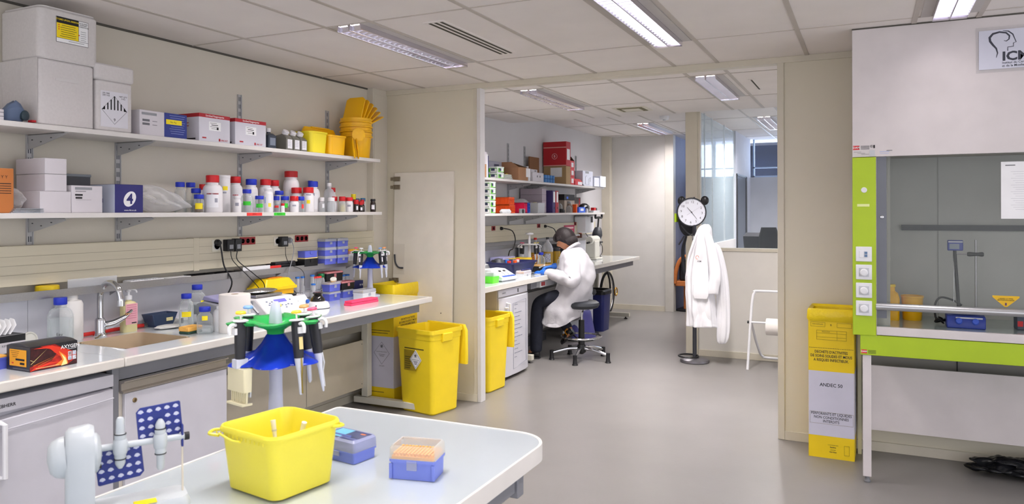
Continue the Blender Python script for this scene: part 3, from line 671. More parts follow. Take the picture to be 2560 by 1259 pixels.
t = thing('bin_cover', 'rectangular yellow lid leaning behind the two yellow tubs', 'lid', (-3.78, 4.50, UZ + .157)); B().loft([rr(.03, .36, .01, 0), rr(.035, .36, .01, .03), rr(.02, .33, .01, .06)]).build('panel', yorange, t)
B().box(.0, .02, -.1, .1, .055, .065).build('handle', yorange, t)
bk = None
for i in range(4):
    lab = ('bottom yellow bucket of the nested stack at the end of the upper shelf', 'second yellow bucket from the bottom of the nested stack', 'third yellow bucket from the bottom of the nested stack', 'top yellow bucket of the nested stack, holding loose lids')[i]
    if bk is None:
        t = thing('bucket', lab, 'yellow bucket', (-3.66, 4.80, UZ)); r0, r1, h = .105, .118, .20
        B().lathe([(.001, 0), (r0 - .004, 0), (r0, .005), (r1, h - .03), (r1 + .004, h - .03), (r1 + .005, h), (r1 - .003, h), (r0 - .005, .008), (.001, .008)], n=32).build('tub', yorange, t)
        B().lathe([(r1 + .000, h - .036), (r1 + .012, h - .034), (r1 + .012, h - .024), (r1 + .002, h - .020)], n=32).build('rim_ring', yorange, t)
        bk = t
    else:
        t = copy_tree(bk); t['label'] = lab; t.location = (-3.66, 4.80, UZ + .038 * i)
fan = [(-.04, -.75), (-.015, -.6), (.01, -.45), (.035, -.3), (.055, -.12), (.075, .1)]
for i, (dy, a) in enumerate(fan):
    t = thing('bin_cover', ('yellow lid fanned out of the top bucket, leftmost', 'yellow lid fanned out of the top bucket, second from the left', 'yellow lid fanned out of the top bucket, third from the left', 'yellow lid fanned out of the top bucket, third from the right', 'yellow lid fanned out of the top bucket, second from the right', 'yellow lid fanned out of the top bucket, rightmost')[i], 'lid', (-3.66, 4.79 + dy, UZ + .155 + .118), 0, None, rot=(a + .95 - .6, 0, 0))
    t.rotation_euler = (-.32 - i * .17, .0, 0); t.location = (-3.66 + .006 * i, 4.735 + .014 * i, UZ + .262)
    B().loft([rr(.17, .006, .002, 0), rr(.18, .010, .003, .01), rr(.18, .010, .003, .215), rr(.13, .006, .002, .235)]).build('panel', yorange, t)
t = thing('bin_cover', 'round yellow lid hanging in front of the bucket stack', 'lid', (-3.532, 4.66, UZ + .172)); B().axlathe((0, 0, 0), (.8, -.6, .0), [(.001, 0), (.046, 0), (.052, .004), (.052, .01), (.045, .013), (.001, .013)], 28).build('disc', yorange, t)
for i, (y, l) in enumerate(((4.575, 'oval yellow lid hanging over the shelf edge, left one'), (4.62, 'oval yellow lid hanging over the shelf edge, right one'))):
    t = thing('bin_cover', l, 'lid', (-3.515 + .0 * i, y, UZ + .06), 0, None, rot=(0, -.12, .5 + .3 * i))
    B().loft([[(.0, .03 * math.cos(a), .075 * math.sin(a)) for a in [2 * PI * k / 24 for k in range(24)]], [(.006, .034 * math.cos(a), .08 * math.sin(a)) for a in [2 * PI * k / 24 for k in range(24)]], [(.008, .026 * math.cos(a), .07 * math.sin(a)) for a in [2 * PI * k / 24 for k in range(24)]]]).build('disc', yorange, t)
# small stuff at the far left of the upper shelf
t, w, d = carton('small white carton at the far left end of the upper shelf', -3.54, -3.70, 1.95, 2.06, UZ, .05, whitecard)
for i in range(2): decal(t, 'x', .03, .036 - i * .018, .05, .003, inkgrey, w, 'print_line')
t = thing('respirator_mask', 'blue-grey respirator half mask on the upper shelf, left of the big foam box', 'mask', (-3.60, 2.13, UZ))
B().loft([[( .045 * math.cos(a) * s_ + ox, .05 * math.sin(a) * s_, .045 + z_ + .04 * math.cos(a * 2) * .2) for a in [2 * PI * k / 20 for k in range(20)]] for s_, z_, ox in ((.7, -.044, 0), (1, -.02, 0), (.95, .015, .01), (.6, .04, .015), (.2, .05, .02))]).build('face_piece', mat('mask_blue_grey', '5a6a86', .5), t)
B().axlathe((.03, .03, .035), (.8, .3, 0), [(.02, 0), (.024, .006), (.024, .016), (.018, .02), (.001, .02)]).build('filter', mat('dark_teal_rubber', '2b3c46', .4), t)
B().box(.03, .06, .055, .075, .006, .016).build('buckle', redcard, t)
t = thing('work_goggles', 'dark goggles lying behind the small white carton on the upper shelf', 'goggles', (-3.72, 2.05, UZ + .0))
B().loft([rr(.05, .13, .02, .0), rr(.06, .14, .025, .03), rr(.04, .12, .02, .062)]).build('frame', blackcap, t)
# ================================================================ appliances under the near bench
enam = mat('white_enamel', 'c9c8d0', .35)
t = thing('under_counter_fridge', 'white under-counter fridge below the near worktop, cut by the left edge', 'fridge', (-3.42, 1.99, 0))
B().box(-.30, .27, -.30, .30, .02, .768).build('cabinet', enam, t, bevel=.004)
B().box(-.30, .305, -.30, .30, .772, .828).build('control_strip', enam, t, bevel=.004)
s = B(); P = []
s.loft([[(.275, y, z0) for (y, z0) in ()] or [(.275, -.296, .03), (.305, -.296, .03), (.305, -.296, .74), (.275, -.296, .745)],
        [(.275, -.1, .03), (.315, -.1, .03), (.318, -.1, .75), (.275, -.1, .757)], [(.275, .1, .03), (.315, .1, .03), (.318, .1, .755), (.275, .1, .762)],
        [(.275, .296, .03), (.305, .296, .03), (.307, .296, .762), (.275, .296, .766)]])
d_ = s.build('door', enam, t, bevel=.003)
B().tube([(.312, -.296, .70), (.322, -.1, .708), (.322, .1, .715), (.312, .294, .722)], .0025, 6, 4).build('door_edge', enam, d_)
B().tube([(.31, -.20, .735), (.345, -.20, .73), (.345, -.20, .52), (.31, -.20, .515)], .010, 8).build('handle', white, d_)
text('LIEBHERR', .019, (.3058, -.175, .796), 'x', ink, t, bold=.015)
t = thing('base_cabinet', 'white base cabinet with a lock and silver grip rail below the sink', 'cabinet', (-3.47, 2.65, 0))
B().box(-.33, .325, -.30, .30, .05, .765).build('carcass', lgrey, t)
B().box(-.3, .30, -.29, .29, 0, .05).build('plinth', dgrey, t)
d_ = B().box(.33, .35, -.3, .31, .06, .725).build('door', enam, t, bevel=.002)
B().box(.326, .3305, -.318, -.30, .06, .735).build('door_edging', mat('pale_edging', 'cfc8bc', .5), t)
B().loft([[(.33, y, .728), (.356, y, .728), (.36, y, .735), (.345, y, .742), (.345, y, .772), (.366, y, .78), (.366, y, .786), (.33, y, .786)] for y in (-.315, .31)]).build('grip_rail', mat('satin_silver', 'b7b1a8', .3, .8), d_)
l = B().axlathe((.35, -.25, .685), (1, 0, 0), [(.011, 0), (.011, .004), (.008, .005), (.001, .005)]).build('lock', mat('brass_lock', '9c8560', .3, .9), d_)
B().box(.355, .3556, -.2515, -.2485, .68, .69).build('keyhole', ink, l)
t = tag(B().box(-3.18, -3.14, 2.30, 2.335, 0, .857).build('frame_post', beamm, bevel=.002), 'grey frame post between the near fridge and the sink cabinet', 'post')
# ================================================================ trunking sockets and plugs
redsock = mat('red_socket', '8f0f16', .4)
def sockets(label, y0, y1, z0, z1, n, m, xw=-3.785, holes=True):
    t = thing('socket_strip', label, 'socket', (xw, (y0 + y1) / 2, z0)); w = (y1 - y0) / 2; h = z1 - z0
    B().box(0, .006, -w, w, 0, h).build('plate', m, t, bevel=.001)
    for i in range(n):
        yc = -w + (i + .5) * 2 * w / n; r = min(w / n, h / 2) * .74
        q = B().axlathe((.006, yc, h / 2), (1, 0, 0), [(r, 0), (r, .0015), (r * .85, .0015), (r * .8, -.004), (.001, -.004)], 18).build('socket', mat('dark_red_recess', '4d070c', .4) if m == redsock else lgrey, t)
        if holes: B().cyl((.004, yc - r * .35, h / 2), (.007, yc - r * .35, h / 2), .003, n=8).cyl((.004, yc + r * .35, h / 2), (.007, yc + r * .35, h / 2), .003, n=8).build('pin_hole', ink, q)
    return t
sockets('white socket plate behind the black plugs, left of the red sockets', 3.47, 3.70, 1.315, 1.392, 3, offwhite)
sockets('triple red socket under the tape-labelled shelf edge, the left red strip', 3.705, 3.841, 1.348, 1.399, 3, redsock)
sockets('white socket plate behind the black adapter and grey plug', 4.02, 4.21, 1.33, 1.392, 3, offwhite)
sockets('triple red socket nearer the partition, the right red strip', 4.236, 4.374, 1.347, 1.396, 3, redsock)
def plug(label, y, z, m, r=.019, cord=None, cr=.0035, box=None, name='power_plug', cat='plug', cm=None, xw=-3.779):
    t = thing(name, label, cat, (xw, y, z))
    if box:
        w, h, d = box
        B().box(0, d, -w, w, -h, h).build('housing', m, t, bevel=.004); B().box(d, d + .0005, -w * .5, w * .55, -h * .6, h * .1).build('rating_label', midgrey, t)
        B().axlathe((0, 0, 0), (1, 0, 0), [(.018, 0), (.018, .004), (.001, .004)]).build('pin_base', m, t)
    else: B().axlathe((0, 0, 0), (1, 0, -.05), [(r, 0), (r, .015), (r * .75, .022), (r * .65, .03), (.001, .032)]).build('housing', m, t)
    if cord: B().tube([(a - xw, b - y, c - z) for a, b, c in cord], cr, 8, 6).build('cord', cm or m, t)
    return t
plug('round black plug, leftmost of the cluster, with the thick cable', 3.505, 1.372, blackcap, .022, [(-3.752, 3.508, 1.362), (-3.745, 3.512, 1.32), (-3.74, 3.53, 1.22), (-3.70, 3.555, 1.12), (-3.72, 3.53, 1.03), (-3.66, 3.40, .97)], .005)
plug('black power adapter in the middle of the plug cluster', 3.585, 1.352, blackcap, box=(.03, .038, .045), name='power_adapter', cat='adapter', cord=[(-3.74, 3.585, 1.315), (-3.735, 3.60, 1.25), (-3.69, 3.68, 1.15), (-3.67, 3.76, 1.06), (-3.66, 3.79, .98), (-3.7, 3.8, .91)], cr=.0025)
plug('black power adapter at the right of the plug cluster', 3.655, 1.352, mat('glossy_black', '141418', .25), box=(.028, .042, .038), name='power_adapter', cat='adapter', cord=[(-3.74, 3.64, 1.31), (-3.735, 3.64, 1.25), (-3.69, 3.73, 1.16), (-3.67, 3.81, 1.08), (-3.68, 3.81, .96), (-3.64, 3.72, .935), (-3.56, 3.62, .96)], cr=.003)
plug('square black adapter between the two red socket strips', 4.088, 1.357, mat('glossy_black'), box=(.032, .036, .04), name='power_adapter', cat='adapter', cord=[(-3.74, 4.09, 1.32), (-3.735, 4.09, 1.25), (-3.73, 4.13, 1.19), (-3.69, 4.20, 1.15), (-3.68, 4.22, 1.08), (-3.75, 4.28, .92)], cr=.002)
plug('grey round plug beside the square black adapter', 4.165, 1.365, midgrey, .02, [(-3.75, 4.167, 1.355), (-3.74, 4.175, 1.30), (-3.735, 4.15, 1.22), (-3.70, 4.08, 1.15), (-3.71, 4.06, 1.06), (-3.76, 4.1, .92)], .003)
# ================================================================ things on the steel ledge
LZ = 1.167
t = thing('round_cover', 'large yellow screw lid lying on the steel ledge at the left', 'lid', (-3.775, 2.405, LZ))
B().lathe([(.001, 0), (.053, 0), (.055, .004), (.054, .028), (.049, .032), (.001, .032)], n=40).build('disc', mat('mustard_yellow_plastic', 'd8b91a', .4), t)
t = thing('clear_cover', 'long clear plastic cover propped on the ledge left of the tap', 'cover', (-3.735, 2.625, LZ))
B().box(0, .002, -.14, .14, 0, .055).box(-.06, 0, -.14, .14, 0, .002).build('panel', plasticclear, t)
t = thing('pcr_plate', 'white well plate lying on the ledge left of the black trays', 'well plate', (-3.785, 2.97, LZ))
B().box(-.03, .04, -.11, .11, 0, .014).build('skirt', white, t, bevel=.002)
s = B()
for i in range(12):
    for j in range(5): s.cyl((-.022 + j * .013, -.1 + i * .018, .014), (-.022 + j * .013, -.1 + i * .018, .017), .005, n=8)
s.build('wells', lgrey, t)
t = thing('pcr_plate', 'second white well plate on the ledge, overlapping the black trays', 'well plate', (-3.785, 3.19, LZ))
B().box(-.03, .04, -.085, .085, 0, .012).build('skirt', white, t, bevel=.002)
for i, (y, w, l) in enumerate(((3.37, .085, 'black tray on the ledge just right of the white plates'), (3.55, .085, 'black tray on the ledge below the black plugs'), (3.80, .11, 'grey metal tray on the ledge left of the red marker'))):
    t = thing('tray', l, 'tray', (-3.785, y, LZ)); m = dgrey if i == 2 else blackcap
    B().loft([rr(.08, 2 * w - .02, .006, 0), rr(.09, 2 * w, .008, .014), rr(.084, 2 * w - .008, .008, .014), rr(.072, 2 * w - .03, .006, .003)]).build('tray', m if i < 2 else steel, t)
t = thing('reagent_tray', 'white shallow tray leaning on the ledge right of the cables', 'tray', (-3.735, 3.78, LZ)); B().box(0, .004, -.10, .15, 0, .035).build('panel', white, t, bevel=.001)
t = thing('tube_strip_box', 'small red plastic strip on the front of the ledge', 'strip', (-3.745, 3.985, LZ)); B().box(-.01, .012, -.055, .055, 0, .026).build('body', redtape, t, bevel=.002)
for i in range(3):
    t = thing('tube_rack', ('flat black rack at the bottom of the pile on the ledge', 'flat black rack in the middle of the pile on the ledge', 'flat black rack on top of the pile on the ledge')[i], 'rack', (-3.785, 4.10 - .004 * i, LZ + .017 * i))
    B().box(-.045, .045, -.12 + .01 * i, .10, 0, .015).build('frame', blackcap, t, bevel=.002); B().box(.045, .0455, -.1, .09, .004, .006).build('slot', dgrey, t)
tipgrey = clear('tip_box_lid', 'c6cad8', .35, .12); tipor = mat('orange_tip_rack', 'f0b04c', .45); pinklid = clear('pink_lid', 'd98c90', .6, .2); pale = mat('pale_yellow_rack', 'e6cf8c', .5)
def tipbox(label, loc, base, lid=None, rack=None, rz=0, w=.085, d=.126, h=.046, lh=.018, group=None, tips=False, name='tip_box'):
    t = thing(name, label, 'tip box', loc, rz, group)
    b = B().loft([rr(w - .008, d - .008, .005, 0), rr(w - .006, d - .006, .006, h * .86), rr(w, d, .006, h * .86), rr(w, d, .006, h)]).build('base', base, t)
    B().box(w / 2 - .002, w / 2 + .002, -.013, .013, h * .5, h * .95).build('latch', lid or base, t, bevel=.0008)
    zt = h
    if rack: B().loft([rr(w - .008, d - .008, .005, h), rr(w - .01, d - .01, .005, h + .007)]).build('rack', rack, t); zt = h
    if tips:
        s = B()
        for i in range(12):
            for j in range(8): s.cyl((-w / 2 + .012 + j * (w - .024) / 7, -d / 2 + .011 + i * (d - .022) / 11, h + .007), (-w / 2 + .012 + j * (w - .024) / 7, -d / 2 + .011 + i * (d - .022) / 11, h + .014), .0032, .0036, 8)
        s.build('tips', tipor, t)
    if lid: B().loft([rr(w, d, .006, h + .0004), rr(w - .002, d - .002, .006, h + lh * .8), rr(w - .012, d - .012, .006, h + lh), rr(w - .016, d - .016, .005, h + lh - .0015), rr(w - .006, d - .006, .005, h + lh * .75), rr(w - .005, d - .005, .005, h + .0005)], cyc=False).build('lid', lid, t)
    return t
tipbox('black tip box with a pale tan rack on the ledge, lower of its pair', (-3.755, 4.335, LZ), blackcap, None, pale, h=.056, d=.15, w=.09)
tipbox('blue tip box on top of the black tip box on the ledge', (-3.755, 4.335, LZ + .0645), bluebox, None, None, h=.048, d=.14)
g_ = None
for k, (y, nm) in enumerate(((4.55, 'left'), (4.70, 'right'))):
    for i in range(3):
        tipbox(('bottom', 'middle', 'top')[i] + ' blue tip box of the %s three-high stack on the ledge' % nm, (-3.75, y, LZ + i * .0655), bluebox, tipgrey if i < 3 else None, None, h=.043, lh=.022, d=.135 if k == 0 else .13)
t, w, d = carton('small white box with a yellow top edge at the end of the ledge', -3.72, -3.80, 4.79, 4.91, LZ, .065, paper); t.name = 'tube_box'
B().box(-w, w, -d, d, .066, .088).build('red_striped_layer', mat('pinkish_card', 'c98d86', .6), t); B().box(-w, w, -d, d, .088, .10).build('yellow_lid', yorange, t, bevel=.002)
# ================================================================ things on the bench, left to right
tipbox('blue tip box with an orange rack, cut by the left edge of the photo', (-3.38, 1.90, BH), bluebox, None, tipor, d=.126, h=.05, lh=.04)
t = thing('wipes_box', 'white and black tissue box with a tissue sticking out, behind the red-patterned box', 'tissue box', (-3.55, 2.05, BH)); 
B().box(-.055, .055, -.1, .075, 0, .115).build('body', whitecard, t, bevel=.002); w, d = .055, .0
decal(t, 'x', -.0, .10, .15, .03, ink, .055, 'black_band'); decal(t, 'x', .01, .03, .13, .012, ink, .055, 'black_band'); text('KIMTECH', .014, (.0562, 0, .07), 'x', inkgrey, t); decal(t, 'z', 0, 0, .10, .14, dgrey, .1151, 'dark_top')
s = B(); rnd = random.Random(3)
for k in range(4):
    y = -.05 + k * .022; s.loft([[(-.02, y, .115), (.02, y + .01, .115), (.022, y + .014, .116), (-.018, y + .004, .116)], [(-.03, y + .02, .16), (.025, y + .035, .155), (.026, y + .037, .155), (-.028, y + .022, .16)], [(-.01, y + .03, .185), (.01, y + .035, .18), (.011, y + .036, .18), (-.01, y + .031, .185)]])
s.build('tissue', paper, t)
t = thing('round_cover', 'cream round lid leaning against the splashback', 'lid', (-3.80, 2.33, BH)); B().axlathe((0, 0, .033), (1, 0, .35), [(.001, 0), (.036, 0), (.038, .004), (.036, .012), (.030, .012), (.028, .006), (.001, .006)], 30).build('disc', milky, t)
# red patterned product box
t = thing('glove_box', 'black box with red and orange light-trail artwork at the left end of the worktop', 'box', (-3.245, 2.045, BH)); w, d, h = .08, .103, .104
B().box(-w, w, -d, d, 0, h).build('body', mat('black_card', '1c1a22', .35, coat=.3), t, bevel=.0015)
X0 = w + .0002; r1 = mat('ember_red', 'a51c14', .4, var=.5, vs=40); r2_ = mat('bright_vermilion', 'e5381f', .4, var=.15); r3 = mat('glow_orange', 'f58a2a', .4); r4 = mat('pale_glow_yellow', 'f6e79a', .4); dk = mat('dark_maroon_print', '3c1114', .4, var=.6, vs=50)
def poly(name, m, pts, k, parent): # polygon on +x face, pts (y,z)
    return B().prism(pts, 'x', X0 + k * .0003, X0 + k * .0003 + .0003).build(name, m, parent, smooth=False)
poly('artwork', dk, [(-.103, .003), (.103, .003), (.103, .10), (-.1, .10)], 0, t)
poly('artwork', r1, [(-.103, .005), (.06, .005), (.10, .03), (.10, .06), (.03, .102), (-.06, .102), (.0, .075), (-.02, .04), (-.103, .02)], 1, t)
poly('artwork', dk, [(-.1, .03), (-.01, .035), (.01, .06), (-.03, .085), (-.1, .085)], 2, t)
poly('artwork', r2_, [(-.09, .095), (-.01, .098), (.04, .08), (.075, .065), (.06, .03), (.02, .05), (-.02, .088)], 3, t)
poly('artwork', r2_, [(-.103, .002), (-.085, .014), (-.02, .028), (.04, .022), (-.02, .02), (-.08, .006)], 3, t)
poly('artwork', r3, [(.02, .07), (.05, .045), (.062, .012), (.045, .006), (.0, .01), (.035, .03)], 4, t)
poly('artwork', r4, [(.03, .058), (.05, .035), (.058, .008), (.03, .004), (.042, .03)], 5, t)
for a, b in (((-.1, .032), (-.03, .088)), ((-.102, .05), (-.08, .038)), ((-.09, .025), (.0, .05)), ((-.07, .02), (.03, .055))):
    dx, dz = b[0] - a[0], b[1] - a[1]; L = math.hypot(dx, dz); nx, nz = -dz / L * .0009, dx / L * .0009
    poly('light_trail', r4 if a[0] < -.095 else r3, [(a[0] - nx, a[1] - nz), (b[0], b[1]), (a[0] + nx, a[1] + nz)], 6, t)
poly('artwork', mat('black_card'), [(.103, .104), (.103, .055), (.07, .066), (.045, .08), (-.0, .1035)], 7, t)
text('AXYGEN', .021, (X0 + .003, .07, .083), 'x', paper, t, bold=.02); decal(t, 'x', .078, .072, .04, .0025, lgrey, X0 + .0022, 'print_line')
for i, c in enumerate(('9a8a88', 'b9c2e0', 'a8bccb', 'c9d0e4')):
    decal(t, 'x', .069 + (i % 2) * .02, .052 - (i // 2) * .02, .016, .017, paper, X0 + .002, 'photo_frame'); decal(t, 'x', .069 + (i % 2) * .02, .052 - (i // 2) * .02, .013, .013, mat('thumb_%d' % i, c, .5, var=.5, vs=200), X0 + .0026, 'thumbnail')
decal(t, 'x', -.03, .011, .1, .002, r4, X0 + .002, 'print_line')
decal(t, 'y', .0, .055, .115, .07, mat('label_orange', 'eaa21e', .5), d + .0003, 'orange_label')
for i in range(4): decal(t, 'y', -.02, .083 - i * .008, .06 - .01 * i, .002, mat('brown_print', '8d5c12', .5), d + .0009, 'print_line')
decal(t, 'y', .015, .048, .06, .008, ink, d + .0009, 'barcode'); decal(t, 'y', .03, .032, .03, .009, ink, d + .0009, 'barcode'); decal(t, 'y', -.035, .032, .012, .005, redtape, d + .0009, 'red_mark')
decal(t, 'y', .02, .009, .11, .003, inkgrey, d + .0003, 'print_line')
B().prism([(-w, h), (w, h), (w * .6, h + .008), (0, h + .011), (-w * .6, h + .008)], 'y', -d + .001, d - .001).build('bulging_lid', mat('black_card'), t)
B().prism([(-.05, h + .0092), (.04, h + .0092), (.078, h + .0035)], 'y', -.08, .0).build('lid_artwork', r2_, t) if False else None
# glass bottle and HDPE canister
t = bottle('big clear glass bottle with a blue cap and handwriting, left of the tap', -3.66, 2.398, BH, .0585, .243, .030, .036, glass, blue, .66, 'glass_bottle', 'bottle', water, 1.0)
text('Eau\nNaCl', .020, (.046, -.036, .055), 'x', ink, t, rz=0).rotation_euler = (PI / 2, 0, PI / 2 - .9)
t = thing('wash_canister', 'tall open white plastic canister standing behind the big glass bottle', 'canister', (-3.76, 2.523, BH))
B().lathe([(.001, 0), (.05, 0), (.054, .006), (.054, .19), (.045, .208), (.029, .213), (.029, .222), (.032, .223), (.029, .235), (.032, .236), (.030, .25), (.032, .252), (.032, .268), (.026, .268), (.026, .21), (.001, .21)], n=32).build('body', mat('milky_white_hdpe', 'e7e5e2', .45), t)
# tap
t = thing('mixer_tap', 'chrome gooseneck mixer tap behind the sink', 'tap', (-3.755, 2.68, BH))
B().lathe([(.032, 0), (.034, .004), (.030, .01), (.026, .02), (.026, .085), (.022, .095), (.014, .10), (.001, .101)], n=28).build('body', chrome, t)
B().tube([(0, 0, .095), (0, 0, .20), (.01, 0, .245), (.05, .0, .285), (.10, .0, .29), (.145, .0, .265), (.165, .0, .21), (.167, 0, .185)], .0155, 14, 6).build('spout', chrome, t)
B().cyl((.167, 0, .20), (.168, 0, .170), .0185, .018, 18).build('aerator', chrome, t)
l = B().loft([[(.0 + .02 * c, .018 + .0, .05 + .024 * s_) for c, s_ in [(math.cos(2 * PI * k / 12), math.sin(2 * PI * k / 12)) for k in range(12)]], [(.03 + .02 * c, .05, .06 + .022 * s_) for c, s_ in [(math.cos(2 * PI * k / 12), math.sin(2 * PI * k / 12)) for k in range(12)]], [(.06 + .014 * c, .10, .09 + .014 * s_) for c, s_ in [(math.cos(2 * PI * k / 12), math.sin(2 * PI * k / 12)) for k in range(12)]], [(.08 + .012 * c, .13, .125 + .008 * s_) for c, s_ in [(math.cos(2 * PI * k / 12), math.sin(2 * PI * k / 12)) for k in range(12)]]]).build('lever', chrome, t)
B().loft([rr(.012, .03, .003, .0), rr(.012, .03, .003, .002)]).build('tape', mat('orange_tape', 'e8922e', .5), t).location = (.082, .105, .11)
B().tube([(.02, -.01, .01), (.04, -.03, .012), (.055, -.05, .006), (.06, -.07, .002)], .004, 8, 4).build('chain_anchor', mat('tarnished_chain'), t)
t = thing('soap_dispenser', 'pump bottle of yellowish hand soap with a pink label behind the sink', 'soap bottle', (-3.745, 2.845, BH))
B().loft([rr(.045, .082, .014, 0), rr(.05, .088, .016, .006), rr(.05, .088, .016, .15), rr(.04, .07, .016, .165), rr(.026, .028, .012, .172), rr(.026, .028, .012, .18)]).build('body', mat('soap_yellow', 'd8cf9a', .35), t)
a = B(); a.lathe([(.016, .178), (.018, .18), (.018, .2), (.007, .205), (.007, .222), (.014, .225), (.014, .24), (.001, .244)], n=20).tube([(0, 0, .234), (.01, .02, .236), (.016, .034, .228), (.018, .038, .216)], .0045, 8, 4).build('pump', white, t)
decal(t, 'x', 0, .10, .075, .115, mat('pink_label', 'e2a9b4', .5), .0252, 'label')
for i in range(7): decal(t, 'x', 0, .15 - i * .012, .06, .004, mat('rose_print', 'c97f92', .5), .0258, 'print_line')
decal(t, 'x', .015, .05, .03, .006, ink, .0258, 'signature')
# hose along the wall, white cloth
t = thing('red_hose', 'red rubber hose lying along the splashback behind the tap', 'hose', (-3.80, 2.8, BH)); B().tube([(0, -.30, .012), (.0, -.1, .013), (0, .06, .014), (0, .19, .012)], .011, 10, 4).build('hose', redtape, t)
B().cyl((0, .18, .012), (0, .215, .013), .014, n=14).build('clamp', steel, t); B().tube([(0, .2, .012), (.01, .26, .014), (.04, .33, .010), (.0, .42, .014), (.02, .52, .012)], .012, 8, 5).build('white_hose_end', mat('white_cloth', 'deddd9', .8), t)
crumple('paper_towel', 'crumpled white paper towel lying by the white hose end beside the blue bin', 'paper towel', (-3.64, 3.02, BH), (.11, .16, .022), mat('white_cloth'), 21, amp=.25)
t = thing('storage_bin', 'small open dark blue stacking bin with a yellow ticket, right of the soap', 'storage bin', (-3.765, 3.065, BH + .0)); 
B().loft([rr(.08, .13, .005, .012), rr(.10, .175, .006, .075), rr(.095, .17, .006, .075), rr(.074, .124, .004, .017)]).build('tray', mat('steel_blue_plastic', '33425f', .45), t)
B().box(-.04, .04, -.06, .06, 0, .014).build('foot_rim', mat('steel_blue_plastic'), t); decal(t, 'x', .03, .04, .045, .02, mat('ticket_yellow', 'd9cf9a', .6), .0465, 'ticket')
# three bottles, sponge, wash bottle, roll
t = bottle('blue-capped glass bottle with a yellow tape label, left of the three by the sponge', -3.57, 3.087, BH, .040, .196, .028, .028, glass, blue, .6, 'glass_bottle', 'bottle', water, 1.0, ((yellowtape, .065, .095, 1.3), (mat('grey_label', '80868a', .6), .03, .06, .4, -.6)))
t = bottle('taller blue-capped glass bottle with a grey label at the back of the three', -3.65, 3.235, BH, .052, .232, .030, .030, glass, blue, .6, 'glass_bottle', 'bottle', water, 1.0, ((mat('grey_label'), .06, .115, 1.2), (yellowtape, .125, .14, .4, .6)))
t = bottle('small blue-capped glass bottle in front of the other two', -3.31, 2.985, BH, .042, .146, .030, .026, glass, blue, .62, 'glass_bottle', 'bottle', water, .4, ((yellowtape, .075, .10, .7),))
t = thing('sponge', 'yellow and green scouring sponge beside the sink', 'sponge', (-3.385, 2.955, BH), .1); B().box(-.035, .035, -.052, .052, 0, .014).build('scourer', mat('dark_green_scourer', '2c4a3f', .9, bump=.4), t, bevel=.005); B().box(-.036, .036, -.053, .053, .014, .04).build('foam', mat('yellow_foam', 'f0b75c', .9, bump=.3, bs=120), t, bevel=.006)
t = thing('wash_bottle', 'translucent wash bottle with a bent spout left of the paper roll', 'bottle', (-3.29, 3.07, BH)); B().lathe([(.001, 0), (.031, 0), (.033, .005), (.033, .105), (.026, .12), (.016, .125), (.016, .14), (.001, .142)], n=24).tube([(0, 0, .14), (0, 0, .165), (.012, .012, .175), (.035, .034, .15)], .004, 8, 4).build('body', mat('frosted_bottle', 'dfe1e4', .4, alpha=1), t)
t = thing('paper_roll', 'upright roll of white paper towel on the worktop', 'paper roll', (-3.20, 3.095, BH))
B().lathe([(.02, 0), (.082, 0), (.084, .003), (.084, .207), (.082, .21), (.022, .21), (.02, .2), (.02, .01)], n=48).build('roll', mat('soft_white_paper', 'e9e4e0', .85), t); B().lathe([(.0225, .002), (.0225, .2095), (.019, .2095), (.019, .002)], n=24).build('core', mat('core_card', '9a7a5c', .8), t)
# spectro / balance device
t = thing('benchtop_reader', 'grey bench instrument with a lilac lid behind the paper roll', 'lab instrument', (-3.50, 3.37, BH))
B().loft([[(-.13, y, .0), (.14, y, .0), (.135, y, .05), (.06, y, .115), (-.08, y, .135), (-.13, y, .12)] for y in (-.16, .16)]).build('housing', midgrey, t, bevel=.006)
B().loft([[(-.12, y, .137), (.02, y, .128), (.03, y, .145), (-.10, y, .165)] for y in (-.13, .14)]).build('lid', mat('lilac_plastic', 'a7a5cf', .35), t, bevel=.005)
B().box(.06, .064, .07, .13, .06, .1).build('keypad', dgrey, t); B().loft([[(.064, y, .113), (.14, y, .052), (.142, y, .055), (.066, y, .117)] for y in (.06, .155)]).build('front_panel', white, t)
# thermal block
t = thing('thermomixer', 'white dry-block heater with a violet display, foil-covered tray on top', 'lab instrument', (-3.44, 3.61, BH))
B().loft([[(-.15, y, 0), (.15, y, 0), (.15, y, .035), (.14, y, .055), (.045, y, .13), (-.15, y, .135)] for y in (-.165, .165)]).build('housing', mat('warm_white_plastic', 'e0dee0', .4), t, bevel=.008)
B().box(-.14, .03, -.169, -.165, .01, .12).build('side_panel', mat('mid_grey_plastic'), t)
def slope(t, nm, m, y0, y1, s0, s1, e=.0015):
    P = lambda s_: (.045 + (.14 - .045) * s_, .13 + (.055 - .13) * s_); (xa, za), (xb, zb) = P(s0), P(s1)
    return B().loft([[(xa, y, za), (xb, y, zb), (xb + e, y, zb + e), (xa + e, y, za + e)] for y in (y0, y1)]).build(nm, m, t, smooth=False)
slope(t, 'display', mat('violet_display', '6a66d8', .3, emit=.25), -.03, .07, .2, .42)
for i, (y, s_) in enumerate(((-.1, .25), (-.085, .38), (-.1, .5), (-.075, .5), (-.06, .3), (.0, .6), (.03, .65), (.055, .6), (.08, .65), (.02, .8), (.10, .3))): slope(t, 'key', mat('blue_grey_key', '6e7a98', .5), y, y + .012, s_, s_ + .06)
decal(t, 'x', .0, .025, .06, .006, inkgrey, .1505, 'print_line')
B().box(-.13, .02, -.13, .10, .135, .150).build('block', steel, t, bevel=.002)
t = crumple('foil_cover', 'crumpled aluminium foil over the heater block', 'foil', (-3.50, 3.60, BH + .150), (.15, .26, .032), mat('aluminium_foil', 'd4d4d6', .22, 1, bump=1.0, bs=45), 4, amp=.12)
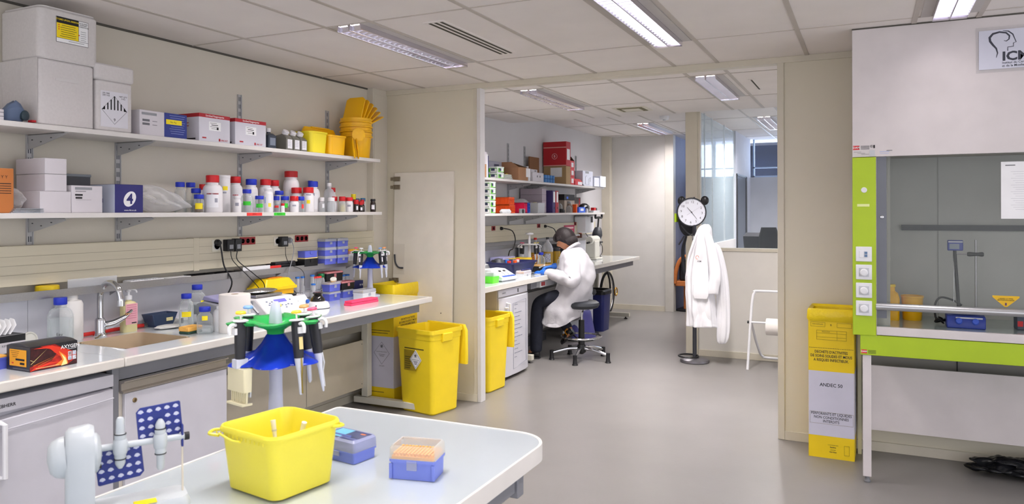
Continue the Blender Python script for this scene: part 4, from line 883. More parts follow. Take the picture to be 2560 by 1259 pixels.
# yellow sharps case
t = thing('sharps_case', 'yellow sharps container with a domed lid and an orange flap, against the splashback', 'sharps container', (-3.745, 3.965, BH))
B().loft([rr(.14, .27, .02, 0), rr(.15, .29, .02, .13)]).build('body', yorange, t)
l = B().loft([rr(.16, .31, .015, .13), rr(.17, .325, .015, .132), rr(.17, .325, .015, .150), rr(.158, .31, .015, .152), rr(.11, .23, .015, .205), rr(.10, .21, .015, .208)]).build('lid', yellow, t, ang=25)
B().ell((.0, .02, .208), (.03, .075, .008)).build('flap', mat('orange_flap', 'f08a24', .4), l)
# vortex mixer
t = thing('vortex_mixer', 'white vortex mixer with a blue knob between the heater and the mini centrifuge', 'lab instrument', (-3.50, 3.91, BH))
B().loft([rr(.14, .16, .02, 0), rr(.14, .16, .02, .07, cx=-.005), rr(.11, .14, .02, .105, cx=-.012)]).build('housing', white, t)
B().lathe([(.04, .105), (.044, .108), (.044, .114), (.03, .118), (.001, .116)], (-.02, -.02, 0), 24).build('rubber_cup', blackcap, t)
B().axlathe((.068, .05, .062), (1, 0, .1), [(.014, 0), (.013, .01), (.001, .011)]).build('knob', mat('blue_knob', '2e5fb8', .4), t); B().box(.068, .072, -.055, -.04, .055, .075).build('switch', blackcap, t)
decal(t, 'x', .0, .03, .13, .010, mat('navy_print_b', '2a4a9c', .5), .0705, 'blue_band'); decal(t, 'x', .0, .03, .04, .018, paper, .0712, 'label')
# mini centrifuge
t = thing('mini_centrifuge', 'white mini centrifuge with a smoky black domed lid on the worktop', 'lab instrument', (-3.45, 4.09, BH))
B().lathe([(.075, 0), (.082, .004), (.08, .02), (.068, .042), (.045, .05), (.001, .05)], n=32, sx=1.0, sy=1.0).build('base', white, t); B().lathe([(.083, 0), (.083, .004), (.07, .004)], n=32).build('foot_ring', dgrey, t)
B().lathe([(.05, .05), (.048, .065), (.034, .082), (.026, .09), (.038, .104), (.030, .110), (.001, .108)], n=28).build('lid', mat('smoky_black', '201d20', .1, coat=.6), t); B().axlathe((.04, -.065, .022), (.5, -.85, .1), [(.006, 0), (.005, .003), (.001, .003)]).build('button', ink, t)
# tube stand with falcon tubes
t = thing('wire_tube_stand', 'small wire stand holding capped tubes behind the mini centrifuge', 'rack', (-3.70, 4.27, BH)); s = B()
for z in (.035, .09):
    s.tube([(-.04, -.12, z), (.04, -.12, z), (.04, .12, z), (-.04, .12, z)], .0025, 6, cyc=True)
for a, b in ((-.04, -.12), (.04, -.12), (.04, .12), (-.04, .12)): s.cyl((a, b, 0), (a, b, .1), .0025, n=6)
s.build('frame', mat('grey_wire', '85868c', .4, .5), t)
B().tube([(.02, -.12, .03), (.03, -.15, .09), (.0, -.17, .12), (-.02, -.15, .06)], .003, 6, 5).build('wire_loop', dgrey, t)
bc = mat('bright_blue_cap', '2a6fc9', .4)
def tube_(label, x, y, h, r, cm, cr, chh=.012, z0=.004, group=None):
    t = thing('sample_tube', label, 'tube', (x, y, BH + z0), 0, group)
    B().lathe([(.001, 0), (r * .5, .006), (r, .03), (r, h - chh)], n=14).build('tube', plasticclear, t); cap(t, cr, h - chh, chh, cm); return t
for i, (x, y, h) in enumerate(((-3.72, 4.19, .195), (-3.71, 4.235, .195), (-3.70, 4.325, .20), (-3.66, 4.29, .14))): tube_(('blue-capped sample tube at the left of the wire stand', 'blue-capped sample tube second from the left in the wire stand', 'blue-capped sample tube at the back right of the wire stand', 'short blue-capped sample tube leaning in front of the wire stand')[i], x, y, h, .013, bc, .016)
for i in range(4): tube_('thin sample tube with a red cap, one of a row beside the green-capped bottle', -3.72, 4.375 + i * .0215, .18, .008, redtape, .0095, group='red-capped sample tubes')
bottle('slim bottle with a dark green cap behind the blue tip boxes', -3.74, 4.475, BH, .026, .20, .024, .028, plasticclear, greencap, .7, 'plastic_bottle', 'bottle', darkb, .8, ((lp, .03, .11, .8, .5),))
tipbox('blue tip box with a yellow rack, lower of the left pair on the worktop', (-3.66, 4.49, BH), bluebox, tipgrey, pale, h=.052, lh=.016, d=.13)
tipbox('blue tip box with a yellow rack, upper of the left pair on the worktop', (-3.66, 4.49, BH + .070), bluebox, tipgrey, tipor, h=.052, lh=.016, d=.13)
t = thing('screw_top', 'loose white screw cap lying on the upper blue tip box', 'cap', (-3.66, 4.52, BH + .139), 0, None, rot=(.5, .35, 0)); B().lathe([(.001, .008), (.022, .008), (.024, .012), (.024, .026), (.001, .03)], n=24).build('shell', milky, t)
tipbox('blue tip box under the pink-lidded black box, right of the pair', (-3.70, 4.70, BH), bluebox, tipgrey, None, h=.048, lh=.014, d=.13)
tipbox('black tip box with a pink lid, on the single blue box', (-3.70, 4.70, BH + .064), blackcap, pinklid, None, h=.05, lh=.014, d=.16)
t = thing('clear_crate', 'clear plastic crate carrying the rear pink-lidded tip box', 'crate', (-3.78, 4.60, BH)); B().loft([rr(.10, .22, .01, 0), rr(.10, .22, .01, .13), rr(.094, .214, .01, .13), rr(.094, .214, .01, .004)]).build('crate', plasticclear, t)
tipbox('black tip box with a pink lid, standing higher at the back', (-3.77, 4.62, BH + .1305), blackcap, pinklid, None, h=.062, lh=.014, d=.20, w=.09)
for i in range(2): tube_(('blue-capped tube rising behind the pink-lidded box, left one', 'blue-capped tube rising behind the pink-lidded box, right one')[i], -3.80, 4.80 + i * .055, .16, .02, bc, .024)
t = thing('tube_rack', 'dark navy perforated tube rack standing on edge near the pipette stand', 'rack', (-3.775, 4.93, BH)); s = B().box(-.02, .02, -.075, .085, 0, .105).build('frame', navy, t, bevel=.003)
s = B()
for i in range(2):
    for j in range(2): s.axlathe((.0195, .045 + i * .025, .03 + j * .04), (1, 0, 0), [(.008, 0), (.008, .001), (.001, .001)], 12)
s.build('hole', lgrey, t)
tipbox('white tip box with a yellow rack in a wire-legged cradle near the bench end', (-3.50, 4.69, BH), white, tipgrey, pale, h=.048, lh=.026, d=.17, w=.10)
t = thing('tube_rack', 'bright pink slab-shaped rack near the front edge of the worktop', 'rack', (-3.325, 4.42, BH), -.03); B().box(-.035, .035, -.155, .155, 0, .017).build('base', mat('hot_pink_plastic', 'f5436f', .4), t, bevel=.003); B().box(-.034, .034, -.15, .15, .019, .033).build('lid', mat('hot_pink_plastic'), t, bevel=.003)
# ================================================================ pipettes and carousel stands
gripm = mat('black_grip', '26262c', .45); shaftm = mat('pipette_grey_white', 'c9ccda', .35); greenclear = mat('green_translucent', '35b85c', .15, trans=.25, ior=1.2); blueclear = mat('blue_translucent', '2340c4', .12, trans=.25, ior=1.2)
def carousel(label, loc, rz=0, s=1.0):
    t = thing('pipette_stand', label, 'pipette stand', loc, rz)
    B().lathe([(.001, 0), (.075, 0), (.078, .004), (.074, .012), (.045, .02), (.028, .045), (.021, .09), (.019, .15), (.019, .28), (.001, .28)], n=28).build('post', mat('pale_violet_grey', 'c4c6d8', .4), t)
    n = 48; rings = []
    def ring(r, z, k, off=0): return [((r + k * math.cos(6 * 2 * PI * i / n + off)) * math.cos(2 * PI * i / n), (r + k * math.cos(6 * 2 * PI * i / n + off)) * math.sin(2 * PI * i / n), z) for i in range(n)]
    B().loft([ring(.024, .308, 0), ring(.026, .32, 0), ring(.046, .333, .003), ring(.085, .342, .012), ring(.118, .344, .022), ring(.124, .352, .023), ring(.112, .354, .018), ring(.07, .348, .012), ring(.036, .338, .003), ring(.018, .32, 0)]).build('upper_holder', greenclear, t, ang=60)
    n = 72
    def ring8(r, z, k): return [((r + k * (abs(math.cos(6 * PI * i / n * 1)) - .5) * 1) * math.cos(2 * PI * i / n), (r + k * (abs(math.cos(6 * PI * i / n)) - .5)) * math.sin(2 * PI * i / n), z) for i in range(n)]
    B().loft([ring8(.022, .312, 0), ring8(.028, .305, 0), ring8(.040, .285, .0), ring8(.06, .262, .004), ring8(.09, .247, .012), ring8(.118, .234, .034), ring8(.122, .229, .036), ring8(.108, .231, .028), ring8(.07, .245, .01), ring8(.035, .275, 0), ring8(.018, .3, 0)]).build('lower_holder', blueclear, t, ang=60)
    B().loft([rr(.036, .03, .010, .34), rr(.034, .026, .010, .37), rr(.026, .02, .009, .395), rr(.014, .01, .004, .404)]).build('finial', mat('pale_violet_grey'), t)
    return t
def pipette(label, c, phi, btn, L=.24, r=.115, tilt=.06, multi=False, shaft=1.0, group=None, zh=.352, sc=1.0, lbl=None):
    """c = stand base; phi = bearing from the stand axis"""
    dx, dy = math.cos(phi), math.sin(phi)
    t = thing('pipette', label, 'pipette', (c[0] + r * dx, c[1] + r * dy, c[2] + zh), 0, group, rot=(0, 0, phi)); q = t
    M = Matrix.Rotation(-tilt, 4, 'Y')
    def bd(b, nm, m, par=None):
        b.rot(M); return b.build(nm, m, par or q)
    k = sc
    bd(B().loft([rr(.026 * k, .024 * k, .009, -.10 * k), rr(.030 * k, .027 * k, .010, -.06 * k), rr(.032 * k, .028 * k, .010, -.01 * k), rr(.026 * k, .026 * k, .010, .004 * k)]), 'grip', gripm)
    bd(B().cyl((0, 0, .003 * k), (0, 0, .028 * k), .0025 * k, n=8).lathe([(.001, .004 * k), (.021 * k, .006 * k), (.022 * k, .009 * k), (.018 * k, .011 * k), (.001, .011 * k)], n=20), 'plunger_collar', white)
    bd(B().lathe([(.001, .026 * k), (.014 * k, .027 * k), (.015 * k, .031 * k), (.012 * k, .035 * k), (.001, .036 * k)], n=18), 'plunger_button', btn)
    bd(B().tube([(.012 * k, 0, -.004 * k), (.028 * k, 0, -.002 * k), (.036 * k, 0, -.012 * k), (.034 * k, 0, -.028 * k)], .005 * k, 8, 3).box(.014 * k, .022 * k, -.008 * k, .008 * k, -.03 * k, -.012 * k), 'finger_rest', white)
    if lbl: bd(B().box(.0155 * k, .0162 * k, -.006 * k, .006 * k, -.075 * k, -.04 * k), 'label', lbl)
    if multi:
        bd(B().box(-.018, .018, -.012, .012, -.125, -.10), 'neck', shaftm)
        bd(B().loft([rr(.026, .085, .004, -.19), rr(.03, .085, .006, -.125)]), 'manifold', mat('cream_manifold', 'e0d8b8', .4))
        s = B()
        for i in range(8): s.cyl((0, -.036 + i * .0103, -.19), (0, -.036 + i * .0103, -.222), .004, .0028, 8)
        bd(s, 'nozzle', mat('cream_manifold')); bd(B().box(-.012, -.008, -.04, .04, -.205, -.13), 'ejector_comb', lgrey); bd(B().box(-.016, .016, -.04, .04, -.228, -.222), 'tip_bar', mat('cream_manifold'))
    else:
        bd(B().lathe([(.013 * k, -.10 * k), (.011 * k, -.12 * k), (.007 * k, -.145 * k), (.006 * k * shaft, -.175 * k), (.0045 * k, -.20 * k), (.0025 * k, -L + .036)] , n=14), 'shaft', shaftm)
        bd(B().tube([(.012 * k, 0, -.10 * k), (.014 * k, 0, -.13 * k), (.006 * k, .002, -.155 * k), (.005 * k, .002, -.2 * k)], .0025 * k, 6), 'ejector_arm', mat('brassy_metal', 'a08c4c', .3, .7) if not shaft == 1.0 else lgrey)
    return t
S1 = (-1.586, 1.692, BH)
carousel('large pipette carousel with green and blue holders on the front table, behind the yellow tub', S1, .1)
yb = mat('pale_yellow_button', 'f2dc6a', .4); bb_ = mat('light_blue_button', '7fa8ea', .4); ob_ = mat('orange_button', 'f2a468', .4); pk = mat('pink_button', 'ef4e78', .4)
def bear(d): return TH + math.radians(d)
pipette('multichannel pipette with a wide cream manifold hanging at the front left of the near carousel', S1, bear(-128), mat('yellow_button', 'f0cc30', .4), multi=True, tilt=.02)
pipette('black pipette with a light blue button at the far left of the near carousel', S1, bear(160), bb_, r=.10, tilt=.02)
pipette('yellow-buttoned pipette with a pale label, front right of the near carousel', S1, bear(-42), mat('yellow_button'), shaft=.9, tilt=.10, lbl=pale)
pipette('orange-buttoned pipette with a blue label, back right of the near carousel', S1, bear(38), ob_, r=.09, tilt=.08, lbl=mat('teal_label', '7fb4bc', .5))
pipette('black pipette with a pink button at the far right of the near carousel', S1, bear(-4), pk, tilt=.14, L=.25)
pipette('pipette with a pale yellow button hanging at the back of the near carousel', S1, bear(105), yb, r=.08)
S2 = (-3.55, 4.83, BH)
carousel('smaller-looking pipette carousel at the far end of the long worktop', S2, .5)
for i, (d, b_) in enumerate(((175, pk), (-115, white), (-35, bb_), (-5, ob_), (20, ob_))):
    pipette(('pipette with a pink button at the left of the far-end carousel', 'pipette with a white top at the front of the far-end carousel', 'pipette with a blue button at the front right of the far-end carousel', 'pipette with an orange button at the right of the far-end carousel', 'pipette at the back right of the far-end carousel')[i], S2, bear(d), b_, tilt=.08, lbl=lp)
# ================================================================ front table
glasstop = mat('white_glass_tabletop', 'b7c0c6', .10, var=.01, coat=.6)
def rpoly(x0, x1, y0, y1, rs, n=10):
    out = []
    for (cx, cy, r, a0) in ((x1, y1, rs[0], 0), (x0, y1, rs[1], PI / 2), (x0, y0, rs[2], PI), (x1, y0, rs[3], 1.5 * PI)):
        sx = -1 if cx == x1 else 1; sy = -1 if cy == y1 else 1
        for k in range(n + 1):
            a = a0 + PI / 2 * k / n; out.append((cx + sx * r + r * math.cos(a), cy + sy * r + r * math.sin(a)))
    return out
t = thing('lab_table', 'pale glass-topped lab table in the foreground with a rounded right corner', 'table', (-1.24, 1.2, 0))
P0 = rpoly(-.395, .39, -.95, .845, (.11, .015, .015, .11)); P1 = rpoly(-.40, .40, -.955, .85, (.115, .018, .018, .115))
B().loft([[(x, y, .868) for x, y in P0], [(x, y, .899) for x, y in P0]]).build('tabletop', glasstop, t)
B().loft([[(x, y, .856) for x, y in P0], [(x, y, .856) for x, y in P1], [(x, y, .899) for x, y in P1], [(x * .9985 + 0, y * .9985, .9022) for x, y in P1], [(x, y, .9005) for x, y in P0], [(x, y, .868) for x, y in P0]], cap=False).build('edge_trim', mat('white_rolled_edge', 'dedad6', .4), t)
B().box(-.33, .368, .66, .70, .775, .855).build('cross_rail', beamm, t, bevel=.003)
B().box(.325, .36, -.9, .66, .79, .855).box(-.36, -.33, -.9, .7, .79, .855).build('side_rail', beamm, t, bevel=.003)
for y in (.45, -.85):
    B().box(-.03, .03, y, y + .06, .06, .79).build('leg', legm, t, bevel=.003)
    B().box(-.34, .32, y, y + .06, .02, .065).build('foot', legm, t, bevel=.003)
# yellow tub with pipette tips
t = thing('sharps_tub', 'big open translucent yellow tub on the front table', 'yellow tub', (-1.302, 1.405, BH), math.radians(-9))
ym = mat('foreground_yellow_plastic', 'e9dc44', .3, var=.03, trans=.0)
def sq(w, d, r, z): return rr(w, d, r, z, n=8)
B().loft([sq(.170, .160, .03, 0), sq(.186, .176, .024, .005), sq(.207, .207, .03, .143), sq(.218, .218, .034, .143), sq(.220, .220, .035, .150), sq(.214, .214, .033, .156), sq(.207, .207, .03, .156), sq(.202, .202, .028, .148), sq(.182, .172, .022, .008), sq(.02, .02, .005, .008)]).build('tub', ym, t)
B().tube([(-.10, -.085, .140), (-.122, -.10, .139), (-.116, -.118, .135), (-.088, -.111, .134)], .004, 8, 4).tube([(-.09, -.109, .138), (-.03, -.116, .132), (.0, -.115, .134)], .003, 8, 3).tube([(.10, .07, .142), (.115, .08, .143), (.112, .10, .141), (.09, .105, .14)], .004, 8, 4).build('handle_loop', ym, t)
s = B()
for i in range(12): s.box(-.10 + i * .016, -.098 + i * .016, -.1105, -.108, .134, .1425)
s.build('rim_rib', ym, t)
for i, (p, q, l) in enumerate((((-.03, .02, .012), (-.055, .02, .145), 'used plastic pipette tip standing in the yellow tub, leaning left'), ((.0, .03, .012), (.04, .04, .15), 'used plastic pipette tip standing in the yellow tub, leaning right'), ((-.02, -.02, .012), (.02, .01, .115), 'shorter used pipette tip in the middle of the yellow tub'))):
    c_, s_ = math.cos(math.radians(-9)), math.sin(math.radians(-9))
    W_ = lambda a: (a[0] * c_ - a[1] * s_, a[0] * s_ + a[1] * c_, a[2])
    P, Q = Vector(W_(p)), Vector(W_(q)); t = thing('pipette_tip', l, 'pipette tip', (-1.302 + P.x, 1.405 + P.y, BH + P.z))
    D = Q - P; B().axlathe((0, 0, 0), D, [(.0015, 0), (.0035, D.length * .5), (.0055, D.length * .8), (.0065, D.length), (.005, D.length)], 12).build('cone', milky, t); B().axlathe(D * .8, D, [(.0062, 0), (.0062, .004)], 12).build('collar', lgrey, t)
# tip boxes on front table
o = tipbox('open blue tip box full of orange tips on the front table, the right one', (-1.034, 1.605, BH), mat('soft_blue_plastic', '7483d6', .4), clear('frosted_clear_lid', 'dcdcd8', .18, .2), mat('orange_tip_rack_b', 'f0ab44', .45), rz=math.radians(12.4 - 90), h=.050, lh=.034, d=.122, w=.085, tips=True)
for xx in (-.056, .056): B().box(.0405, .0425, xx - .004, xx + .004, .002, .040).build('corner_rib', mat('soft_blue_plastic'), o)
o = tipbox('closed lavender tip box with a printed lid, beside the yellow tub', (-1.285, 1.645, BH), mat('soft_blue_plastic'), clear('violet_clear_lid', 'a9aed0', .55, .15), mat('violet_rack', '9aa0d0', .5), rz=math.radians(-8 - 90), h=.030, lh=.032, d=.135, w=.088)
B().box(-.03, .03, -.05, .0, .0625, .0628).build('cyan_print', mat('cyan_print', '6cb8d6', .4), o); B().box(-.02, -.012, .035, .052, .0625, .0629).build('orange_print', mat('orange_print', 'd97a52', .4), o)
B().box(.01, .02, -.04, .03, .0625, .0629).build('title_print', mat('navy_print_c', '4a5a9c', .4), o)
# tube rotator
t = thing('tube_rotator', 'white tube rotator with two perforated blue plates at the lower left of the front table', 'lab instrument', (-1.52, 1.05, BH), math.radians(57.3))
rm = mat('rotator_white', 'b9bfc4', .35)
ring = lambda w, zc, rt_, zb, x: [(x, w * math.cos(a), zc + w * math.sin(a)) for a in [PI * k / 14 for k in range(15)]] + [(x, -w * 1.0, zb), (x, w * 1.0, zb)]
B().loft([ring(.040, .160, 0, .0, -.038), ring(.048, .162, 0, 0, -.030), ring(.050, .163, 0, 0, .006), ring(.046, .162, 0, 0, .016)]).build('column', rm, t, ang=50)
B().axlathe((-.036, 0, .150), (-1, 0, -.08), [(.044, 0), (.043, .010), (.038, .022), (.028, .031), (.001, .035)], 28).build('motor_dome', rm, t)
B().axlathe((.014, 0, .150), (1, 0, 0), [(.043, 0), (.042, .007), (.034, .013), (.010, .017), (.001, .017)], 28).build('front_disc', rm, t)
B().axlathe((.026, -.022, .125), (1, 0, 0), [(.0045, 0), (.004, .0032), (.001, .0032)], 12).build('screw', ink, t)
B().loft([rr(.27, .10, .02, 0, cx=.07), rr(.27, .10, .02, .022, cx=.07), rr(.26, .085, .02, .034, cx=.07)]).build('base', rm, t)
B().box(.09, .135, -.048, -.02, .0345, .0353).build('warning_sticker', mat('label_yellow'), t)
B().box(.02, .04, -.04, -.02, .0345, .0353).build('green_sticker', greentape, t)
B().cyl((.0, 0, .157), (.20, 0, .157), .0072, n=14).build('shaft', rm, t)
def plate(cx, cz, ang, label):
    w, h = .046, .038; c_ = .009; th_ = .003
    pts = [(-w + c_ * .3, -h), (w - c_, -h), (w, -h + c_), (w, h - c_ * .3), (w - c_ * .3, h), (-w + c_, h), (-w, h - c_), (-w, -h + c_ * .3)]
    M = Matrix.Translation((cx, .006, cz)) @ Matrix.Rotation(ang, 4, 'Y')
    b = B().prism(pts, 'y', 0, th_); b.rot(M); p = b.build('tube_plate', mat('plate_blue', '22307c', .4), t, bevel=.0008); p['label'] = label
    s = B(); e = B()
    for i in range(5):
        for j in range(4):
            if i == 2 and j in (1, 2) or (i == 2 and (j == 0) == (cz > .155)): continue
            x, z = -.0365 + i * .018, -.027 + j * .018
            s.add([(x - .0062, -.0006, z), (x - .004, -.0006, z + .0045), (x, -.0006, z + .0062), (x + .004, -.0006, z + .0045), (x + .0062, -.0006, z), (x, -.0006, z - .003)], [(0, 1, 2, 3, 4, 5)])
            e.cyl((x, -.0003, z), (x, .0, z), .0066, n=14)
    e.rot(M).build('hole_rim', mat('plate_blue_dark', '1f2b86', .4), p, smooth=False); s.rot(M).build('hole', mat('hole_pale', 'c5c8dc', .4), p, smooth=False)
    return p
plate(.066, .115, -.10, 'lower blue plate'); plate(.146, .197, -.08, 'upper blue plate')
for cx, z0, z1, sg in ((.066, .078, .222, 1), (.146, .235, .10, -1)):
    b = B().axlathe((cx, -.008, .157), (0, 0, 1), [(.013, -.016), (.0145, -.01), (.0145, .01), (.013, .016)], 18)
    b.build('hub', rm, t)
    s = B(); d_ = Vector((0, 0, sg))
    s.axlathe((cx, -.009, .157 + sg * .016), d_, [(.011, 0), (.012, .006), (.011, .012), (.009, .014), (.0085, .03), (.0085, .042), (.006, .048), (.001, .05)], 16)
    s.axlathe((cx, -.006, .157 - sg * .016), -d_, [(.011, 0), (.012, .006), (.010, .012), (.0105, .02), (.008, .026), (.004, .032)], 16); s.build('clamp_post', rm, t)
    B().axlathe((cx, -.009, .157 + sg * .027), d_, [(.0122, 0), (.0122, .002)], 16).axlathe((cx, -.006, .157 - sg * .026), -d_, [(.0122, 0), (.0122, .002)], 16).build('o_ring', ink, t)
B().cyl((.197, 0, .157), (.207, 0, .157), .009, n=14).build('end_knob', ink, t); B().box(.190, .1945, -.006, .006, .135, .185).build('end_clip', mat('plate_blue'), t, bevel=.001)
B().tube([(.192, 0, .14), (.193, 0, .0), ], .0022, 6).build('support_wire', mat('pale_wire', 'd8cfc0', .4), t)
# ================================================================ fume cupboard
lime = mat('lime_green_panel', 'a9c41c', .4); hoodw = mat('hood_white_laminate', 'd3cccc', .4); hoodgrey = mat('hood_inner_grey', 'a9a9a4', .6)
HY = 4.75; X1 = 1.75
t = thing('fume_cupboard', 'large white and lime green fume cupboard standing on legs at the right', 'fume cupboard', (0, HY, 0))
B().box(-.077, X1, 0, .028, 1.876, 2.612).build('upper_front_panel', hoodw, t, bevel=.002)
B().box(-.078, X1, -.001, .028, 2.612, 2.619).build('top_gap', mat('dark_gap'), t)
B().box(-.077, -.05, .028, .64, .90, 2.61).build('side_wall', hoodw, t); B().box(X1 - .03, X1, .028, .64, .90, 2.61).build('side_wall', hoodw, t)
p = B().box(-.077, .046, -.012, .03, .850, 1.873).build('control_column', lime, t, bevel=.003); 
B().box(.0462, .0475, -.012, .03, .850, 1.873).build('column_edge', offwhite, p)
B().box(.048, .10, .02, .06, .95, 1.876).build('inner_jamb', mat('slate_grey_frame', '70737c', .4), t)
B().axlathe((.077, .02, 1.53), (0, -1, 0), [(.010, 0), (.009, .006), (.001, .008)], 14).build('jamb_screw', chrome, t)
B().box(-.05, X1 - .03, .618, .632, .9, 1.9).build('back_panel', mat('hood_back', 'b3b4ac', .55), t)
B().box(-.05, .12, .10, .612, .9, 1.9).build('inner_side_panel', mat('hood_side_in', 'b7b7ac', .55), t)
B().box(.197, X1 - .1, .59, .617, 1.44, 1.475).build('baffle_slot', mat('baffle_dark', '45464a', .6), t)
s = B().box(.40, .402, .614, .6175, .9, 1.9).box(.98, .982, .614, .6175, .9, 1.9); s.build('panel_joint', mat('mid_joint', '7f807b', .6), t)
B().axlathe((.1205, .35, 1.27), (1, 0, 0), [(.012, 0), (.012, .006), (.001, .008)], 14).build('gas_outlet', offwhite, t)
B().box(-.05, X1, .0, .62, .868, .900).build('deck', mat('deck_glass', 'b9c8c4', .12, coat=.5), t)
B().box(.0475, X1, -.012, .02, .856, .903).build('deck_edge', hoodw, t, bevel=.003)
B().box(-.038, X1, -.008, .03, .737, .853).build('apron', lime, t, bevel=.002)
p = B().box(.05, X1 - .03, .036, .040, 1.03, 1.93).build('sash', clear('sash_glass', 'b9bfbd', .08, .02), t)
B().loft([[(x, .0 + .02 * math.cos(a), 1.018 + .021 * math.sin(a)) for a in [2 * PI * k / 16 for k in range(16)]] for x in (.044, X1 - .03)]).build('sash_handle', mat('brushed_aluminium', 'bfbfc2', .3, .7), t)
for (x0, y0) in ((-.026, .0), (X1 - .1, .0)):
    l = B().box(x0, x0 + .045, y0, y0 + .05, .035, .737).build('leg', hoodw, t, bevel=.003)
    B().lathe([(.001, 0), (.018, 0), (.02, .006), (.016, .012), (.012, .022), (.012, .035)], (x0 + .0225, y0 + .025, 0), 16).build('levelling_foot', mat('rubber_grey', '77787c', .4), l)
B().box(-.058, -.036, .54, .60, 0, .86).build('rear_leg', mat('cream_post', 'c9c4a4', .5), t)
B().box(.02, X1, .45, .465, .19, .595).build('modesty_panel', hoodw, t)
B().box(.0, X1 - .1, .62, .638, .3, .86).build('lower_back_panel', mat('mid_grey_back', '8e8b87', .6), t)
B().box(.50, .505, .612, .6205, .3, .86).build('back_joint', ink, t)
# switches
for i, z in enumerate((1.317, 1.2135, 1.109, 1.0065)):
    q = B().box(-.060, .024, -.020, -.012, z - .043, z + .043).build('switch_plate', white, t, bevel=.003)
    if i: B().axlathe((-.018, -.020, z - .002), (0, -1, 0), [(.022, 0), (.021, .012), (.016, .016), (.001, .017)], 22).build('dimmer_knob', white, q); B().box(-.044, .008, -.0206, -.0198, z - .026, z + .024).build('switch_inset', lgrey, q)
    else: B().box(-.042, -.018, -.024, -.02, z - .02, z + .02).build('rocker', white, q, bevel=.002); B().box(-.014, .0, -.0235, -.02, z + .001, z + .014).box(-.014, .0, -.0235, -.02, z - .016, z - .003).build('blue_key', mat('blue_grey_key_b', '5d79a0', .4), q)
q = B().axlathe((-.016, -.012, 1.685), (0, -1, 0), [(.016, 0), (.015, .004), (.011, .005), (.011, .003), (.001, .003)], 24).build('indicator_ring', white, t)
B().box(-.052, .012, -.0128, -.012, 1.590, 1.605).build('name_strip', mat('pale_strip', 'dfe6a0', .5), t)
def hdec(t, x, z, w, h, m, y=-.0006, nm='printed_patch'): return B().box(x - w / 2, x + w / 2, y - .0005, y, z - h / 2, z + h / 2).build(nm, m, t, smooth=False)
rlogo = mat('logo_red', 'd22a2e', .5)
def logo(x, z, s, y):
    hdec(t, x, z, .034 * s, .024 * s, rlogo, y, 'logo_block'); text('DAM', .016 * s, (x, y - .0009, z), 'y', paper, t, bold=.02)
    for i in range(4): hdec(t, x + .046 * s, z + (.009 - .006 * i) * s, .045 * s, .002 * s, ink, y, 'print_line')
logo(-.056, 1.930, 1, -.0006)
text('®', .022, (.024, -.001, 1.935), 'y', ink, t); hdec(t, .037, 1.934, .008, .018, ink, nm='print_mark')
for i in range(3): hdec(t, -.05 + i * .02, 1.905 - i * .007, .04, .0015, inkgrey, nm='print_line')
hdec(t, .027, 1.897, .028, .034, lgrey, nm='seal_square'); hdec(t, .09, 1.903, .05, .003, mat('pale_blue_print', 'a9b4dc', .6), nm='print_line'); hdec(t, .09, 1.893, .045, .002, mat('pale_blue_print'), nm='print_line'); hdec(t, .115, 1.909, .03, .003, inkgrey, nm='print_line')
logo(-.018, .757, .9, -.0085)
# signs
s_ = thing('institute_sign', 'laminated ICM sign with a head-profile emblem on the fume cupboard', 'sign', (.72, HY - .0015, 2.433))
B().box(-.183, .183, -.002, 0, -.122, .122).build('lamination', clear('laminate_film', 'e4e2e4', .15, .15), s_); B().box(-.17, .17, -.003, -.002, -.105, .105).build('sheet', mat('pale_violet_sheet', 'cfd0de', .35), s_)
dkg = mat('charcoal_print', '3a3c48', .5)
def stroke(pts, w, y=-.0036):
    b = B(); n = len(pts); rings = []
    for i, p in enumerate(pts):
        a = Vector((pts[min(i + 1, n - 1)][0] - pts[max(i - 1, 0)][0], pts[min(i + 1, n - 1)][1] - pts[max(i - 1, 0)][1])).normalized(); nx, nz = -a.y, a.x
        ww = w[i] if isinstance(w, list) else w
        rings.append([(p[0] + nx * ww, y, p[1] + nz * ww), (p[0] - nx * ww, y, p[1] - nz * ww), (p[0] - nx * ww, y + .0004, p[1] - nz * ww), (p[0] + nx * ww, y + .0004, p[1] + nz * ww)])
    return b.loft(rings)
k = .00107
sp = [(-.055, .045), (-.045, .040), (-.032, .05), (-.030, .068), (-.045, .085), (-.075, .092), (-.105, .085), (-.120, .066), (-.118, .046), (-.105, .025), (-.090, .005), (-.084, -.02), (-.090, -.045)]
stroke(sp, [.0012, .002, .003, .004, .004, .0045, .0055, .006, .0055, .005, .004, .003, .001]).build('emblem_swirl', dkg, s_, smooth=False)
stroke([(-.06, .098), (-.035, .093), (-.015, .075), (-.008, .055), (.0, .032), (-.012, .028), (-.012, .010), (-.038, .008), (-.038, -.012)], [.001, .003, .003, .002, .002, .002, .002, .002, .002]).build('emblem_profile', dkg, s_, smooth=False)
text('ICM', .066, (-.064, -.0036, -.042), 'y', dkg, s_, align='LEFT', bold=.035, sx=1.1)
text('Institut du Cerveau\net de la Moelle épinière', .0165, (-.064, -.0036, -.083), 'y', dkg, s_, align='LEFT', bold=.01, spacing=1.0)
s_ = thing('paper_notice', 'printed paper notice taped to the fume cupboard sash', 'notice', (.76, HY + .034, 1.674)); B().box(-.105, .105, -.001, 0, -.153, .155).build('sheet', paper, s_)
B().box(-.085, -.04, -.0016, -.001, .133, .138).build('print_line', inkgrey, s_); 
for i in range(18): B().box(-.06 + (i % 3) * .01, .09 - (i % 4) * .012, -.0016, -.001, .10 - i * .012, .1012 - i * .012).build('print_line', mat('faint_print', 'b9b9c0', .7), s_)
